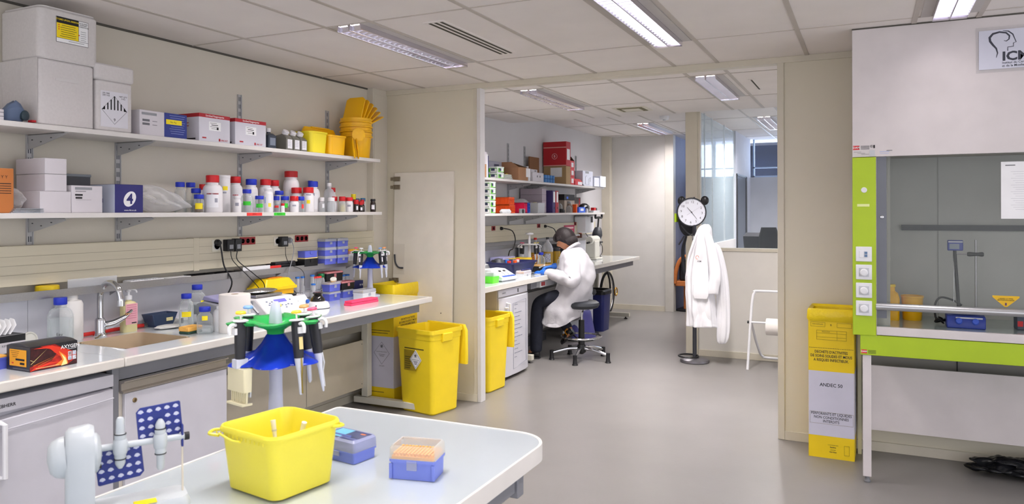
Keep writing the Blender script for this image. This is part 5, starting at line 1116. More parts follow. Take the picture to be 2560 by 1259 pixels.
s_ = thing('warning_sticker', 'yellow inverted-triangle warning sticker on the sash glass', 'sticker', (.676, HY + .0345, 1.044)); B().prism([(-.062, .060), (-.062, .052), (-.006, 0), (.006, 0), (.062, .052), (.062, .060)], 'y', -.001, 0).build('sheet', mat('sticker_yellow', 'e3b51c', .5), s_)
text('LAISSEZ LA VITRE\nEN POSITION BASSE', .0085, (0, -.0016, .040), 'y', ink, s_, bold=.015); B().box(-.004, .004, -.0016, -.001, .008, .022).build('figure_mark', mat('purple_print', '5b3a66', .5), s_)
# inside the hood
t = thing('heating_plate', 'blue magnetic hotplate stirrer with two knobs inside the fume cupboard', 'lab instrument', (.505, 4.98, .900), -.04); hb = mat('cobalt_casing', '2c3f94', .4)
B().loft([[(-.095, y, z0), (.095, y, z0), (.095, y, z1), (-.095, y, z1)] for y, z0, z1 in ((-.10, .0, .045), (-.085, 0, .070), (.10, 0, .080))]).build('casing', hb, t, bevel=.006); B().lathe([(.001, .079), (.065, .079), (.066, .083), (.066, .09), (.001, .091)], (0, .015, 0), 28).build('plate', mat('plate_grey', '5c5e66', .4), t)
for x in (-.035, .045): B().axlathe((x, -.093, .040), (0, -1, .35), [(.019, 0), (.017, .014), (.014, .018), (.001, .019)], 20).build('knob', mat('knob_blue', '4260c8', .4), t)
B().box(-.05, .08, -.0935, -.0925, .056, .064).build('white_strip', lgrey, t); 
t = thing('hotplate_cable', 'black cable looping from the hotplate inside the fume cupboard', 'cable', (.39, 5.02, .900)); B().tube([(.02, 0, .03), (-.02, .02, .02), (-.03, .04, .10), (.0, .06, .15), (.06, .06, .14), (.11, .06, .11)], .006, 8, 6).tube([(.02, .02, .02), (-.03, .0, .012), (-.02, -.03, .035), (.01, -.02, .01), (-.01, .01, .04), (.02, .03, .02)], .005, 8, 5).build('cable', blackcap, t)
t = thing('thermometer', 'blue digital contact thermometer clamped to the rod in the fume cupboard', 'thermometer', (.465, 5.08, 1.33), 0); B().box(-.038, .042, -.012, .012, 0, .062).build('housing', hb, t, bevel=.005); B().box(-.028, .022, -.0128, -.012, .01, .04).build('display', mat('lcd_grey', '7c8794', .3), t); B().box(-.034, .04, -.0128, -.012, .048, .056).build('white_strip', lgrey, t)
B().cyl((0, 0, -.03), (0, 0, 0), .009, n=12).build('stem', blackcap, t); B().tube([(.0, 0, -.02), (.006, 0, -.12), (.02, 0, -.34), (.02, -.05, -.36)], .010, 10, 5).build('lead', blackcap, t); B().cyl((-.004, -.004, -.03), (-.006, -.004, -.30), .0018, n=8).build('probe', chrome, t)
t = thing('retort_stand', 'steel retort rod with a black clamp boss inside the fume cupboard', 'stand', (.573, 5.10, .900)); B().cyl((0, 0, 0), (0, 0, .495), .0055, n=12).build('rod', steel, t); B().box(-.05, .05, -.0, .12, 0, .012).build('base', dgrey, t, bevel=.002)
B().axlathe((-.045, -.012, .41), (1, 0, 0), [(.010, 0), (.014, .01), (.012, .03), (.010, .05), (.014, .075), (.010, .083)], 14).build('clamp_boss', blackcap, t); B().cyl((-.105, -.012, .41), (-.045, -.012, .41), .004, n=8).build('clamp_arm', steel, t)
t = thing('yellow_beaker', 'round yellow plastic pot inside the fume cupboard, the right one', 'pot', (.247, 5.16, .900)); B().lathe([(.001, 0), (.05, 0), (.052, .004), (.060, .135), (.063, .137), (.063, .148), (.058, .148), (.048, .006), (.001, .006)], n=28).build('pot', yorange, t)
t = thing('yellow_can', 'yellow plastic can with a narrow lid inside the fume cupboard, the left one', 'can', (.125, 5.12, .900)); 
B().loft([rr(.10, .09, .02, 0), rr(.105, .095, .02, .13), rr(.09, .085, .02, .16), rr(.055, .06, .02, .175), rr(.055, .06, .02, .20)]).build('can', yorange, t); B().lathe([(.03, .2), (.032, .202), (.03, .215), (.001, .216)], n=20).build('lid', yellow, t)
t = thing('red_block', 'small dark box with a red front at the right edge inside the fume cupboard', 'box', (.80, 5.0, .900)); B().box(-.05, .06, -.05, .05, 0, .10).build('body', mat('slate_plastic', '4b5260', .5), t, bevel=.004); B().box(-.046, -.02, -.052, -.05, .02, .05).build('red_front', red, t)
# black bag on the floor under the hood
o = crumple('bin_bag', 'crumpled black plastic bin bag on the floor under the fume cupboard', 'bag', (.98, 5.23, .001), (.80, .30, .11), mat('black_polythene', '15161b', .22, bump=1.0, bs=12), 12, amp=.42, n=40, k=14); wrinkle(o, .06, .08)
# ================================================================ ANDEC waste carton
def waste_carton(t, w, d, h, right=False):
    ycard = mat('yellow_carton', 'e6c50e', .5); wcard = mat('carton_white', 'c9c7d6', .5)
    B().loft([rr(w, d, .003, 0, 1), rr(w, d, .003, h, 1), rr(w - .006, d - .006, .003, h, 1), rr(w - .006, d - .006, .003, .01, 1)]).build('carton', ycard, t)
    f = -d / 2 - .0003
    B().box(-w / 2 + .001, w / 2 - .001, f - .0006, f, h * .155, h * .61).build('white_panel', wcard, t); B().box(w / 2, w / 2 + .0006, -d / 2, d / 2, h * .155, h * .61).build('white_panel', wcard, t)
    return f
t = thing('waste_carton', 'tall yellow and white infectious-waste carton marked ANDEC 50 beside the fume cupboard', 'waste carton', (-.205, 5.25, 0), math.radians(-1.5)); w, d, h = .268, .27, .90
f = waste_carton(t, w, d, h); dbl = mat('print_navy_black', '20222c', .6)
B().loft([rr(w + .004, d + .004, .01, h - .035, 4), rr(w + .02, d + .02, .02, h - .02, 4), rr(w + .014, d + .014, .02, h + .03, 4), rr(w - .0, d - .0, .02, h + .045, 4), rr(w - .03, d - .03, .02, h + .03, 4), rr(w - .05, d - .05, .02, h - .15, 4)], cap=False).build('liner_bag', mat('yellow_polythene', 'e8cb14', .3, bump=.6, bs=25), t)
text("DECHETS D'ACTIVITES\nDE SOINS SOLIDES ET MOUS\nA RISQUES INFECTIEUX.", .0245, (0, f - .001, .645), 'y', dbl, t, bold=.012, sx=.78, spacing=1.05)
text('ANDEC 50', .030, (0, f - .001, .462), 'y', dbl, t, bold=.015, sx=.95); text('PERFORANTS ET LIQUIDES\nNON CONDITIONNES\nINTERDITS', .0235, (0, f - .001, .255), 'y', dbl, t, bold=.012, sx=.85)
s = B()
for i in range(26): s.box(-.128 + i * .01, -.122 + i * .01, f - .001, f, .694, .6965)
s.build('dashed_line', dbl, t); s = B(); F = f - .001
def frame(b, x0, x1, z0, z1, e=.0012): b.box(x0, x1, F, f, z0, z0 + e).box(x0, x1, F, f, z1 - e, z1).box(x0, x0 + e, F, f, z0, z1).box(x1 - e, x1, F, f, z0, z1)
frame(s, -.125, .127, .215, .29); frame(s, -.12, -.035, .83, .858); frame(s, .035, .12, .83, .858); frame(s, -.085, .09, .748, .808); s.box(.035, .0362, F, f, .748, .808).box(-.085, .09, F, f, .79, .791).box(-.085, .09, F, f, .765, .766)
frame(s, .075, .105, .03, .09); s.build('printed_frame', mat('print_brown', '6f5f18', .6), t)
text('B', .016, (0, F, .843), 'y', dbl, t); text('SOINS HOSPITALIERS', .009, (-.078, F, .845), 'y', dbl, t, sx=.75); text('PRODUCTEUR', .009, (-.03, F, .799), 'y', dbl, t, sx=.8)
text('CONFORME NFX', .008, (.01, F, .085), 'y', dbl, t); text('Sanidine', .011, (.01, F, .072), 'y', dbl, t, bold=.02); text('CERTIFIE', .008, (.01, F, .055), 'y', dbl, t); text('Gerdian', .013, (.01, F, .042), 'y', dbl, t, bold=.01)
# ---- second waste carton, under the bench end
t = thing('waste_carton', 'tall yellow and white waste carton with a biohazard diamond, behind the square yellow bin', 'waste carton', (-3.565, 5.19, 0)); w, d, h = .235, .37, .91
f = waste_carton(t, w, d, h); F = f - .001
B().loft([rr(w + .004, d + .004, .01, h - .035, 4), rr(w + .02, d + .014, .02, h - .015, 4), rr(w + .01, d + .01, .02, h + .055, 4), rr(w - .0, d - .0, .02, h + .065, 4), rr(w - .03, d - .03, .02, h + .04, 4), rr(w - .05, d - .05, .02, h - .1, 4)], cap=False).build('liner_bag', mat('yellow_polythene'), t)
s = B(); s.tube([(-.075, F, .42), (0, F, .51), (.075, F, .42), (0, F, .33)], .0012, 4, cyc=True); s.build('diamond_outline', dbl, t)
def biohaz(t, c, s_, face='y'):
    cx, cz, off = c; b = B()
    for k in range(3):
        a = PI / 2 + k * 2 * PI / 3; px, pz = cx + s_ * .55 * math.cos(a), cz + s_ * .55 * math.sin(a)
        pts = [(px + s_ * .45 * math.cos(a + .6 + q / 12 * (2 * PI - 1.2)), off, pz + s_ * .45 * math.sin(a + .6 + q / 12 * (2 * PI - 1.2))) for q in range(13)]
        b.tube(pts, s_ * .10, 5)
    b.tube([(cx + s_ * .42 * math.cos(2 * PI * q / 16), off, cz + s_ * .42 * math.sin(2 * PI * q / 16)) for q in range(16)], s_ * .06, 5, cyc=True)
    return b.build('biohazard_symbol', dbl, t)
biohaz(t, (0, .475, F), .016); text('DANGER BIOLOGIQUE', .010, (0, F, .43), 'y', dbl, t); text('UN 3291', .014, (0, F, .315), 'y', dbl, t)
for i in range(3): B().box(-.03 + i * .005, .03 - i * .005, F, f, .408 - i * .008, .410 - i * .008).build('print_line', dbl, t)
for i in range(2): B().box(-.10, .08 - i * .02, F, f, .60 - i * .02, .604 - i * .02).build('print_line', dbl, t)
B().box(-.10, .02, F, f, .10, .104).build('print_line', dbl, t)
text("DECHETS D'ACTIVITES\nDE SOINS SOLIDES ET MOUS\nA RISQUES INFECTIEUX.", .024, (w / 2 + .0012, .02, .66), 'x', dbl, t, bold=.01, sx=.85)
text('LIQUIDES\nINTERDITS', .022, (w / 2 + .0012, .08, .30), 'x', dbl, t)
# ---- square yellow bin with lid
def wheeled(label, loc, rz, w0, d0, w1, d1, h, lbl=True):
    t = thing('waste_bin', label, 'waste bin', loc, rz)
    yb_ = mat('bin_yellow', 'f7d926', .35, var=.03)
    R = [rr(w0 - .02, d0 - .02, .03, 0, 6), rr(w0, d0, .035, .012, 6), rr(w0 + .25 * (w1 - w0), d0 + .25 * (d1 - d0), .035, h * .28, 6), rr(w1 - .006, d1 - .006, .035, h * .88, 6), rr(w1, d1, .035, h * .885, 6), rr(w1 + .004, d1 + .004, .035, h - .03, 6), rr(w1 + .02, d1 + .02, .04, h - .03, 6), rr(w1 + .02, d1 + .02, .04, h, 6), rr(w1 - .004, d1 - .004, .035, h, 6), rr(w0 - .008, d0 - .008, .03, .02, 6)]
    B().loft(R).build('tub', yb_, t)
    B().loft([[(w1 / 2 - .002, y, h - .10), (w1 / 2 + .018, y, h - .092), (w1 / 2 + .022, y, h - .03), (w1 / 2 - .002, y, h - .028)] for y in (-.07, .04)]).build('grip', yb_, t, bevel=.004)
    B().loft([rr(w1 + .04, .03, .012, h - .31, cy=d1 / 2 + .035), rr(w1 + .05, .035, .014, h - .25, cy=d1 / 2 + .03), rr(w1 + .05, .035, .014, h - .04, cy=d1 / 2 + .027), rr(w1 + .01, .03, .01, h + .008, cy=d1 / 2 + .02)]).build('open_lid', yb_, t)
    if lbl:
        f = -d1 / 2 + .012
        def T(z): return -(d0 + (d1 - d0) * (.25 + .75 * (z / h - .28) / .6)) / 2 - .0012
        z = .42
        B().box(-.11, .02, T(z) - .001, T(z), z - .09, z + .07).build('printed_panel', mat('panel_olive', 'a58c14', .5), t)
        for i in range(6): B().box(-.10, -.045 + (i % 2) * .01, T(z) - .0015, T(z) - .0008, z - .075 + i * .017, z - .066 + i * .017).build('print_block', mat('print_brown'), t)
        B().box(-.105, .10, T(z) - .0015, T(z) - .0008, z + .078, z + .088).build('print_line', mat('print_brown'), t)
        q = [(.015 - .062, z), (.015, z + .075), (.015 + .062, z), (.015, z - .075)]
        B().prism(q, 'y', T(z) - .0025, T(z) - .001).build('diamond_label', paper, t, smooth=False)
        B().tube([(.015 - .054, T(z) - .003, z), (.015, T(z) - .003, z + .066), (.015 + .054, T(z) - .003, z), (.015, T(z) - .003, z - .066)], .0012, 4, cyc=True).build('diamond_outline', dbl, t)
        biohaz(t, (.015, z + .03, T(z) - .003), .015); text('DANGER BIOLOGIQUE', .0075, (.015, T(z) - .0032, z - .003), 'y', dbl, t, bold=.02)
        for i in range(3): B().box(.015 - .022 + i * .005, .015 + .022 - i * .005, T(z) - .003, T(z) - .0024, z - .018 - i * .01, z - .014 - i * .01).build('print_line', dbl, t)
    return t
wheeled('open square yellow waste bin with a biohazard diamond, its lid hanging behind', (-3.145, 5.06, 0), math.radians(-11), .34, .30, .385, .36, .655).scale = (1, 1, 1)
wheeled('yellow waste bin partly hidden behind the opening\'s left jamb', (-3.10, 5.86, 0), math.radians(-4), .33, .30, .38, .36, .655, False)
# ---- removed door panel leaning in the corner, hinges
t = thing('door_panel', 'cream cupboard door leaning against the partition with its hinges showing', 'door', (-3.405, 5.33, 0), 0, None, rot=(-.032, .0, 0))
B().box(-.295, .295, 0, .018, .0, 1.905).build('panel', mat('cream_door_board', 'dfd9cc', .5), t, bevel=.002)
hm = mat('hinge_metal', '8c8270', .35, .8)
for z in (.98, 1.78):
    for dz in (0, .07) if z > 1.5 else (0,): B().box(-.30, -.235, -.012, 0, z + dz - .02, z + dz + .02).box(-.325, -.29, -.02, .0, z + dz - .014, z + dz + .014).cyl((-.262, -.012, z + dz), (-.262, -.016, z + dz), .012, n=14).build('hinge', hm, t, bevel=.002)
s = B()
for z in (.72, .58): s.cyl((.19, -.001, z), (.19, .001, z), .005, n=8)
s.build('screw_hole', dgrey, t)
p = B().quad((-.29, -.002, 1.03), (-.18, -.002, 1.03), (-.18, -.002, 1.29), (-.29, -.002, 1.29)).build('plastic_pouch', clear('pouch_film', 'f4efe4', .04, .3), t); B().tube([(-.278, -.006, 1.20), (-.268, -.007, 1.13), (-.235, -.007, 1.09), (-.19, -.006, 1.085)], .007, 8, 5).build('rubber_strip', dgrey, p)
# ================================================================ second room: bench
t = thing('worktop', 'pale worktop of the second room where the woman is working, rounded near corner', 'worktop', (0, 0, BH))
Pf = rpoly(-3.84, -3.03, 5.62, 10.66, (.02, .01, .01, .14)); Pg = rpoly(-3.84, -3.01, 5.60, 10.68, (.025, .01, .01, .16))
B().loft([[(x, y, -.036) for x, y in Pf], [(x, y, 0) for x, y in Pf]]).build('slab', topm, t)
B().loft([[(x, y, -.045) for x, y in Pf], [(x, y, -.045) for x, y in Pg], [(x, y, .0) for x, y in Pg], [(x, y, .001) for x, y in Pf], [(x, y, -.036) for x, y in Pf]], cap=False).build('front_edge', edgem, t)
t = thing('bench_frame', 'grey rails and white C-shaped leg frames under the second room worktop', 'bench frame', (0, 0, 0))
B().box(-3.12, -3.08, 6.9, 10.55, .775, .853).build('front_rail', beamm, t, bevel=.003)
for i, y in enumerate((7.03, 9.50, 10.50)):
    B().box(-3.70, -3.12, y - .03, y + .03, .03, .085).build('foot', legm, t, bevel=.003)
    B().box(-3.66, -3.60, y - .03, y + .03, .085, .8).build('leg', legm, t)
    B().lathe([(.025, 0), (.027, .008), (.01, .012), (.01, .03)], (-3.18, y, 0), 12).build('levelling_foot', blackcap, t)
B().box(-3.64, -3.62, 6.8, 10.4, .12, .60).build('modesty_panel', mat('pale_grey_panel', 'b9b6b4', .5), t)
B().box(-3.11, -3.05, 5.66, 6.05, .0, .855).build('end_panel', mat('tan_panel', 'b89a62', .5), t) if False else B().box(-3.80, -3.12, 5.66, 5.69, .0, .855).build('end_panel', mat('tan_panel', 'cdb98a', .5), t)
t = thing('outlet_box', 'white outlet strip with two red sockets hung under the second worktop', 'socket', (-3.06, 7.22, .79)); B().box(-.03, .02, -.18, .2, -.01, .055).build('housing', lgrey, t, bevel=.003); B().box(.02, .022, -.15, -.11, .005, .045).box(.02, .022, -.10, -.06, .005, .045).build('red_socket', redsock, t)
B().box(-3.8, -3.79, 5.6, 5.61, 0, .01) and None
t = thing('far_fridge', 'tall narrow white fridge with handwriting on its door, under the second worktop', 'fridge', (-3.33, 6.42, 0)); t.name = 'under_counter_fridge'
B().box(-.28, .27, -.33, .31, .02, .842).build('cabinet', mat('fridge_side', 'c9bfae', .45), t, bevel=.003); B().box(.272, .285, -.33, .31, .775, .842).build('control_strip', enam, t, bevel=.003); B().box(.285, .287, .08, .10, .79, .825).build('switch', dgrey, t); text('LIEBHERR', .02, (.2865, -.22, .808), 'x', inkgrey, t)
d_ = B().loft([[(.272, y, .03), (x, y, .03), (x, y, .765), (.272, y, .768)] for y, x in ((-.33, .29), (-.2, .312), (.0, .318), (.2, .312), (.31, .29))]).build('door', enam, t, bevel=.003)
B().tube([(.30, -.21, .72), (.345, -.21, .71), (.345, -.21, .50), (.31, -.21, .49)], .009, 8).tube([(.31, -.24, .675), (.345, -.24, .675)], .008, 8).build('handle', white, d_)
s = B(); rnd = random.Random(8)
for i in range(14):
    z = .68 - i * .038; y = -.06
    for k in range(rnd.randint(2, 7)):
        w = rnd.uniform(.012, .03); s.box(.3185, .319, y, y + w, z, z + .006); y += w + .008
s.build('handwriting', mat('marker_blue_grey', '6d7488', .6), d_); 
B().tube([(.3185, -.09, .70), (.3185, .20, .72), (.317, .21, .12), (.3165, -.08, .08)], .0015, 4, cyc=True).build('drawn_frame', mat('marker_blue_grey'), d_)
t = tag(B().box(-3.35, -3.12, 8.45, 8.90, .0, .62).build('pedestal_unit', mat('pedestal_white', 'cfd2dc', .45), bevel=.003), 'pale pedestal cabinet under the second worktop, behind the stool', 'cabinet')
tag(B().box(-3.60, -3.55, 7.3, 8.4, 0.0, .10).build('cable_duct', dgrey), 'dark plinth duct on the floor under the second worktop', 'duct')
# trunking, ledge, splash
t = thing('cable_trunking', 'cream cable trunking on the left wall of the second room', 'cable trunking', (-3.8395, 8.0, 1.22)); B().box(0, .06, -2.4, 2.9, 0, .185).build('trunk_body', trm, t, bevel=.003); s = B()
for z in (.06, .12): s.box(.06, .061, -2.4, 2.9, z, z + .003)
s.build('cover_groove', mat('groove_shadow_line'), t)
t = thing('steel_ledge', 'brushed steel ledge under the trunking of the second room', 'ledge', (-3.84, 8.0, 1.165)); B().box(0, .11, -2.4, 2.6, 0, .006).box(.11, .115, -2.4, 2.6, -.025, .015).build('tray', steel, t)
tag(B().box(-3.839, -3.832, 5.6, 10.66, BH, 1.13).build('splashback', mat('white_laminate')), 'white splashback strip behind the second room worktop', 'splashback')
# shelves
FR = (7.93, 8.40, 10.20)
shelf('upper wall shelf of the second room, carrying cartons and the red box', 6.0, 10.50, -3.84, -3.50, 1.915, FR, -3.84)
shelf('lower wall shelf of the second room, carrying green-labelled tubs, racks and binders', 6.0, 10.36, -3.84, -3.45, 1.545, FR, -3.84)
for y, l in zip(FR, ('upright shelf rail left of the open brown carton in the second room', 'upright shelf rail between the brown cartons in the second room', 'upright shelf rail behind the white cartons at the far shelf end')): rail(y, 1.41, 2.37, -3.84, l)
for (y0, y1, z0, l) in ((7.39, 7.475, 1.352, 'single dark red wall socket left of the first black plug in the second room'), (8.66, 8.75, 1.357, 'single dark red wall socket in the middle of the second room trunking'), (9.98, 10.06, 1.36, 'single dark red wall socket above the pink notice')):
    sockets(l, y0, y1, z0, z0 + .05, 1, redsock, xw=-3.78)
plug('black plug with a curved cable, leftmost on the second room trunking', 7.62, 1.372, blackcap, .02, [(-3.74, 7.63, 1.372), (-3.70, 7.76, 1.34), (-3.68, 7.80, 1.24), (-3.68, 7.74, 1.14), (-3.72, 7.72, 1.10), (-3.74, 7.70, .92)], .006, xw=-3.778)
plug('black plug with a hanging cable, above the bottles in the second room', 8.90, 1.372, blackcap, .02, [(-3.74, 8.91, 1.372), (-3.70, 9.04, 1.33), (-3.69, 9.10, 1.22), (-3.70, 9.14, 1.05), (-3.73, 9.16, .93)], .006, xw=-3.778)
plug('black plug nearest the microscope in the second room', 10.22, 1.385, blackcap, .02, [(-3.74, 10.23, 1.36), (-3.72, 10.27, 1.26), (-3.70, 10.40, 1.16), (-3.66, 10.46, 1.05), (-3.7, 10.45, .93)], .006, xw=-3.778)
U2, M2 = 1.916, 1.546
# ---- upper shelf things
t, w, d = carton('brown carton at the near end of the second room upper shelf', -3.50, -3.74, 6.50, 6.735, U2, .13, card)
t = thing('ring_binder', 'white box file standing on the brown carton at the near end of the upper shelf', 'binder', (-3.56, 6.70, U2 + .131)); B().box(-.1, .06, -.03, .04, 0, .125).build('cover', whitecard, t, bevel=.002)
t = thing('ring_binder', 'dark blue and white folder beside the stacked green tubs', 'folder', (-3.56, 6.775, U2)); B().box(-.12, .055, -.03, .0, 0, .235).build('white_cover', paper, t, bevel=.001); B().box(-.12, .055, .001, .016, 0, .22).build('blue_cover', navy, t, bevel=.001)
limeg = mat('lime_label', '62b92a', .5); boxw = mat('tub_white', 'dcdde2', .45)
def greentub(label, x, y, z, w=.13, h=.062, group=None):
    t = thing('plastic_tub', label, 'tub', (x, y, z), 0, group); k = w / 2
    B().loft([rr(w - .01, w - .01, .012, 0), rr(w, w, .014, h - .012)]).build('tub', boxw, t); B().loft([rr(w + .006, w + .006, .016, h - .012), rr(w + .006, w + .006, .016, h)]).build('lid', mat('lid_pale', 'd3dcd6', .4), t)
    g0, w0, d0 = B(), B(), B()
    g0.box(k, k + .0006, -k + .01, k - .01, .006, h - .016).box(-k + .01, k - .01, -k - .0006, -k, .006, h - .016); w0.box(k, k + .0011, -k * .1, k * .75, .012, h - .016).box(-k * .2, k * .8, -k - .0011, -k, .006, h - .022)
    d0.box(k, k + .0016, -k * .6, -.0, .018, h - .018).box(-k * .1, k * .5, -k - .0016, -k, .018, h - .018)
    g0.build('green_band', limeg, t); w0.build('white_band', paper, t); d0.build('dark_square', mat('label_slate_b', '333a52', .5), t); return t
for i, z in enumerate((0, .0640)):
    greentub(('green-labelled white tub, lower of the two on the near end of the upper shelf', 'green-labelled white tub, upper of the two on the near end of the upper shelf')[i], -3.60, 7.12, U2 + z * 1, .15, .062)
t, w, d = carton('grey printed carton behind the green-labelled tubs on the upper shelf', -3.68, -3.82, 6.95, 7.45, U2, .20, mat('printed_grey_card', '9a9aa6', .6)); decal(t, 'x', .12, .14, .12, .06, mat('swirl_print', '3c3e56', .6), w)
t = thing('plastic_bag', 'small pile of white plastic packs beside the open brown carton', 'pack', (-3.58, 7.30, U2))
for i in range(3): B().loft([rr(.12, .20 - .02 * i, .03, .018 * i), rr(.14, .24 - .03 * i, .04, .018 * i + .008), rr(.12, .20 - .02 * i, .03, .018 * i + .016)]).build('pack', mat('pale_pack', 'cfd3cc', .4), t)
t, w, d = carton('open brown carton with raised flaps and a white label on the second room upper shelf', -3.50, -3.80, 7.512, 7.765, U2, .145, card, seam=False)
B().add([(-w, -d, .145), (w, -d, .145), (w - .10, -d + .02, .205), (-w, -d + .02, .205)], [(0, 1, 2, 3)]).add([(-w, d, .145), (w, d, .145), (w - .13, d - .10, .20), (-w, d - .1, .20)], [(0, 1, 2, 3)]).add([(-w + .0, -d, .145), (-w, d, .145), (-w + .01, d - .08, .2), (-w + .01, -d + .02, .2)], [(0, 1, 2, 3)]).build('open_flap', card, t)
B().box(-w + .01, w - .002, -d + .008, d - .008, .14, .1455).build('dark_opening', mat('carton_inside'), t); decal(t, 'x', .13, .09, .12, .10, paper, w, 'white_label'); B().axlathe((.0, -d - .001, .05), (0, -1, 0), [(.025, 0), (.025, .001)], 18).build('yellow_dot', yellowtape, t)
t, w, d = carton('white carton with two small handle holes beside the open brown carton', -3.50, -3.72, 7.90, 8.22, U2, .105, whitecard); 
for y in (-.03, .05): decal(t, 'x', y, .06, .018, .022, ink, w, 'handle_hole')
t, w, d = carton('small flat white carton lying on the one with handle holes', -3.53, -3.66, 7.92, 8.10, U2 + .1065, .035, whitecard); decal(t, 'x', .03, .018, .05, .01, dgrey, w)
bottle('translucent wash bottle between the open carton and the white carton', -3.54, 7.83, U2, .035, .17, .014, .03, mat('frosted_bottle'), hdpe, .75, 'wash_bottle', 'bottle')
t = tag(B().box(-3.79, -3.775, 8.42, 8.72, U2, U2 + .33).build('cardboard_sheet', mat('brown_sheet', '7d5638', .85)), 'upright brown cardboard sheet leaning behind the white carton', 'cardboard')
t, w, d = carton('large tan carton under the big red box', -3.505, -3.82, 8.97, 9.13, U2, .235, mat('tan_cardboard', 'a88c64', .8)); decal(t, 'y', .02, .155, .16, .12, paper, d, 'white_label')
t, w, d = carton('big red carton with a white circled letter, on top of the tan carton', -3.50, -3.82, 8.96, 9.12, U2 + .236, .315, redcard, seam=False)
decal(t, 'y', .0, .24, 2 * w, .012, mat('faded_tape', 'd9a59a', .6), d, 'pale_stripe'); decal(t, 'y', .0, .006, 2 * w, .012, mat('faded_tape'), d, 'pale_stripe')
s = B().tube([(-.0 + .035 * math.cos(a), -d - .001, .125 + .035 * math.sin(a)) for a in [2 * PI * k / 24 for k in range(24)]], .003, 4, cyc=True); s.build('circle_mark', mat('pale_rose_ink', 'e8c4c4', .6), t); text('B', .045, (.0, -d - .0012, .125), 'y', mat('pale_rose_ink'), t, bold=.01)
B().box(w, w + .001, -.05, .05, .08, .22).build('white_label', paper, t)
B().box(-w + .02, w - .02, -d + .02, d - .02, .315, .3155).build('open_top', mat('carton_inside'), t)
rw = mat('red_white_card', 'c92d33', .5)
for i in range(3):
    z = (0, .105, .21)[i]; y0 = (9.14, 9.14, 9.14)[i]
    t, w, d = carton(('red and white carton at the bottom of the narrow stack beside the tan carton', 'red and white carton in the middle of the narrow stack beside the tan carton', 'dark-topped red carton at the top of the narrow stack beside the big red box')[i], -3.51, -3.70, y0, y0 + .15, U2 + z * 1.0, .104, rw); decal(t, 'x', .0, .05, .08, .06, paper, w, 'white_label')
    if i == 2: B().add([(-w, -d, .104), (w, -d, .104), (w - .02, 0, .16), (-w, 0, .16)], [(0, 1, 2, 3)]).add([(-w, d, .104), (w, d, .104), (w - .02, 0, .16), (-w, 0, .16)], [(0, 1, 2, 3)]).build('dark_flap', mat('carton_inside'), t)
for i in range(2):
    for j in range(4): t = tag(B().cyl((-3.47 + 0 * i, 8.33 + j * .085, U2 + .001 + i * .047), (-3.47, 8.33 + j * .085, U2 + .045 + i * .047), .030, n=16).build('blue_tin', mat('tin_blue', '2c6fae', .35), bevel=.002), 'small blue round pot in the double row in front of the tan carton', 'pot', 'small blue pots')
for o_ in [o for o in bpy.data.objects if o.name.startswith('blue_tin')]: o_.location.x = -.07
t = thing('wire_basket', 'grey wire tray standing upright behind the red packets', 'wire tray', (-3.60, 9.45, U2)); s = B()
for i in range(12): s.cyl((0, -.20 + i * .036, 0), (0, -.20 + i * .036, .20), .003, n=5)
for z in (.005, .1, .195): s.cyl((0, -.2, z), (0, .2, z), .004, n=5)
s.build('wires', mat('grey_wire'), t)
t = thing('packet', 'red and white packet lying in front of the wire tray', 'packet', (-3.55, 9.42, U2)); B().loft([rr(.10, .28, .004, 0), rr(.10, .28, .004, .05), rr(.03, .27, .004, .085)]).build('pack', rw, t); B().box(.0505, .051, -.03, .13, .005, .045).build('white_patch', paper, t)
t, w, d = carton('white carton with a line drawing of a flask, near the far shelf end', -3.50, -3.72, 9.58, 9.99, U2, .205, mat('bluish_white_card', 'cfd3e0', .6)); decal(t, 'x', -.03, .185, .14, .03, midgrey, w, 'grey_print')
s = B().tube([(w + .001, -.10, .02), (w + .001, .04, .02), (w + .001, .04, .10), (w + .001, .10, .12), (w + .001, .10, .06)], .002, 4).tube([(w + .001, -.10, .02), (w + .001, -.10, .12), (w + .001, -.05, .14)], .002, 4).build('line_drawing', inkgrey, t)
carton('narrow white carton with a dark top second from the far shelf end', -3.48, -3.62, 10.0, 10.21, U2, .125, mat('bluish_white_card'))
carton('narrow white carton at the very end of the far upper shelf', -3.47, -3.62, 10.225, 10.48, U2, .155, mat('bluish_white_card'))
t = thing('clip', 'black binder clip on the edge of the far upper shelf', 'clip', (-3.515, 9.58, U2)); B().prism([(-.03, 0), (.03, 0), (.0, .03)], 'y', -.02, .02).build('jaw', blackcap, t); B().tube([(0, -.01, .02), (0, -.03, .04), (0, .03, .04), (0, .01, .02)], .003, 5).build('wire_handle', steel, t)
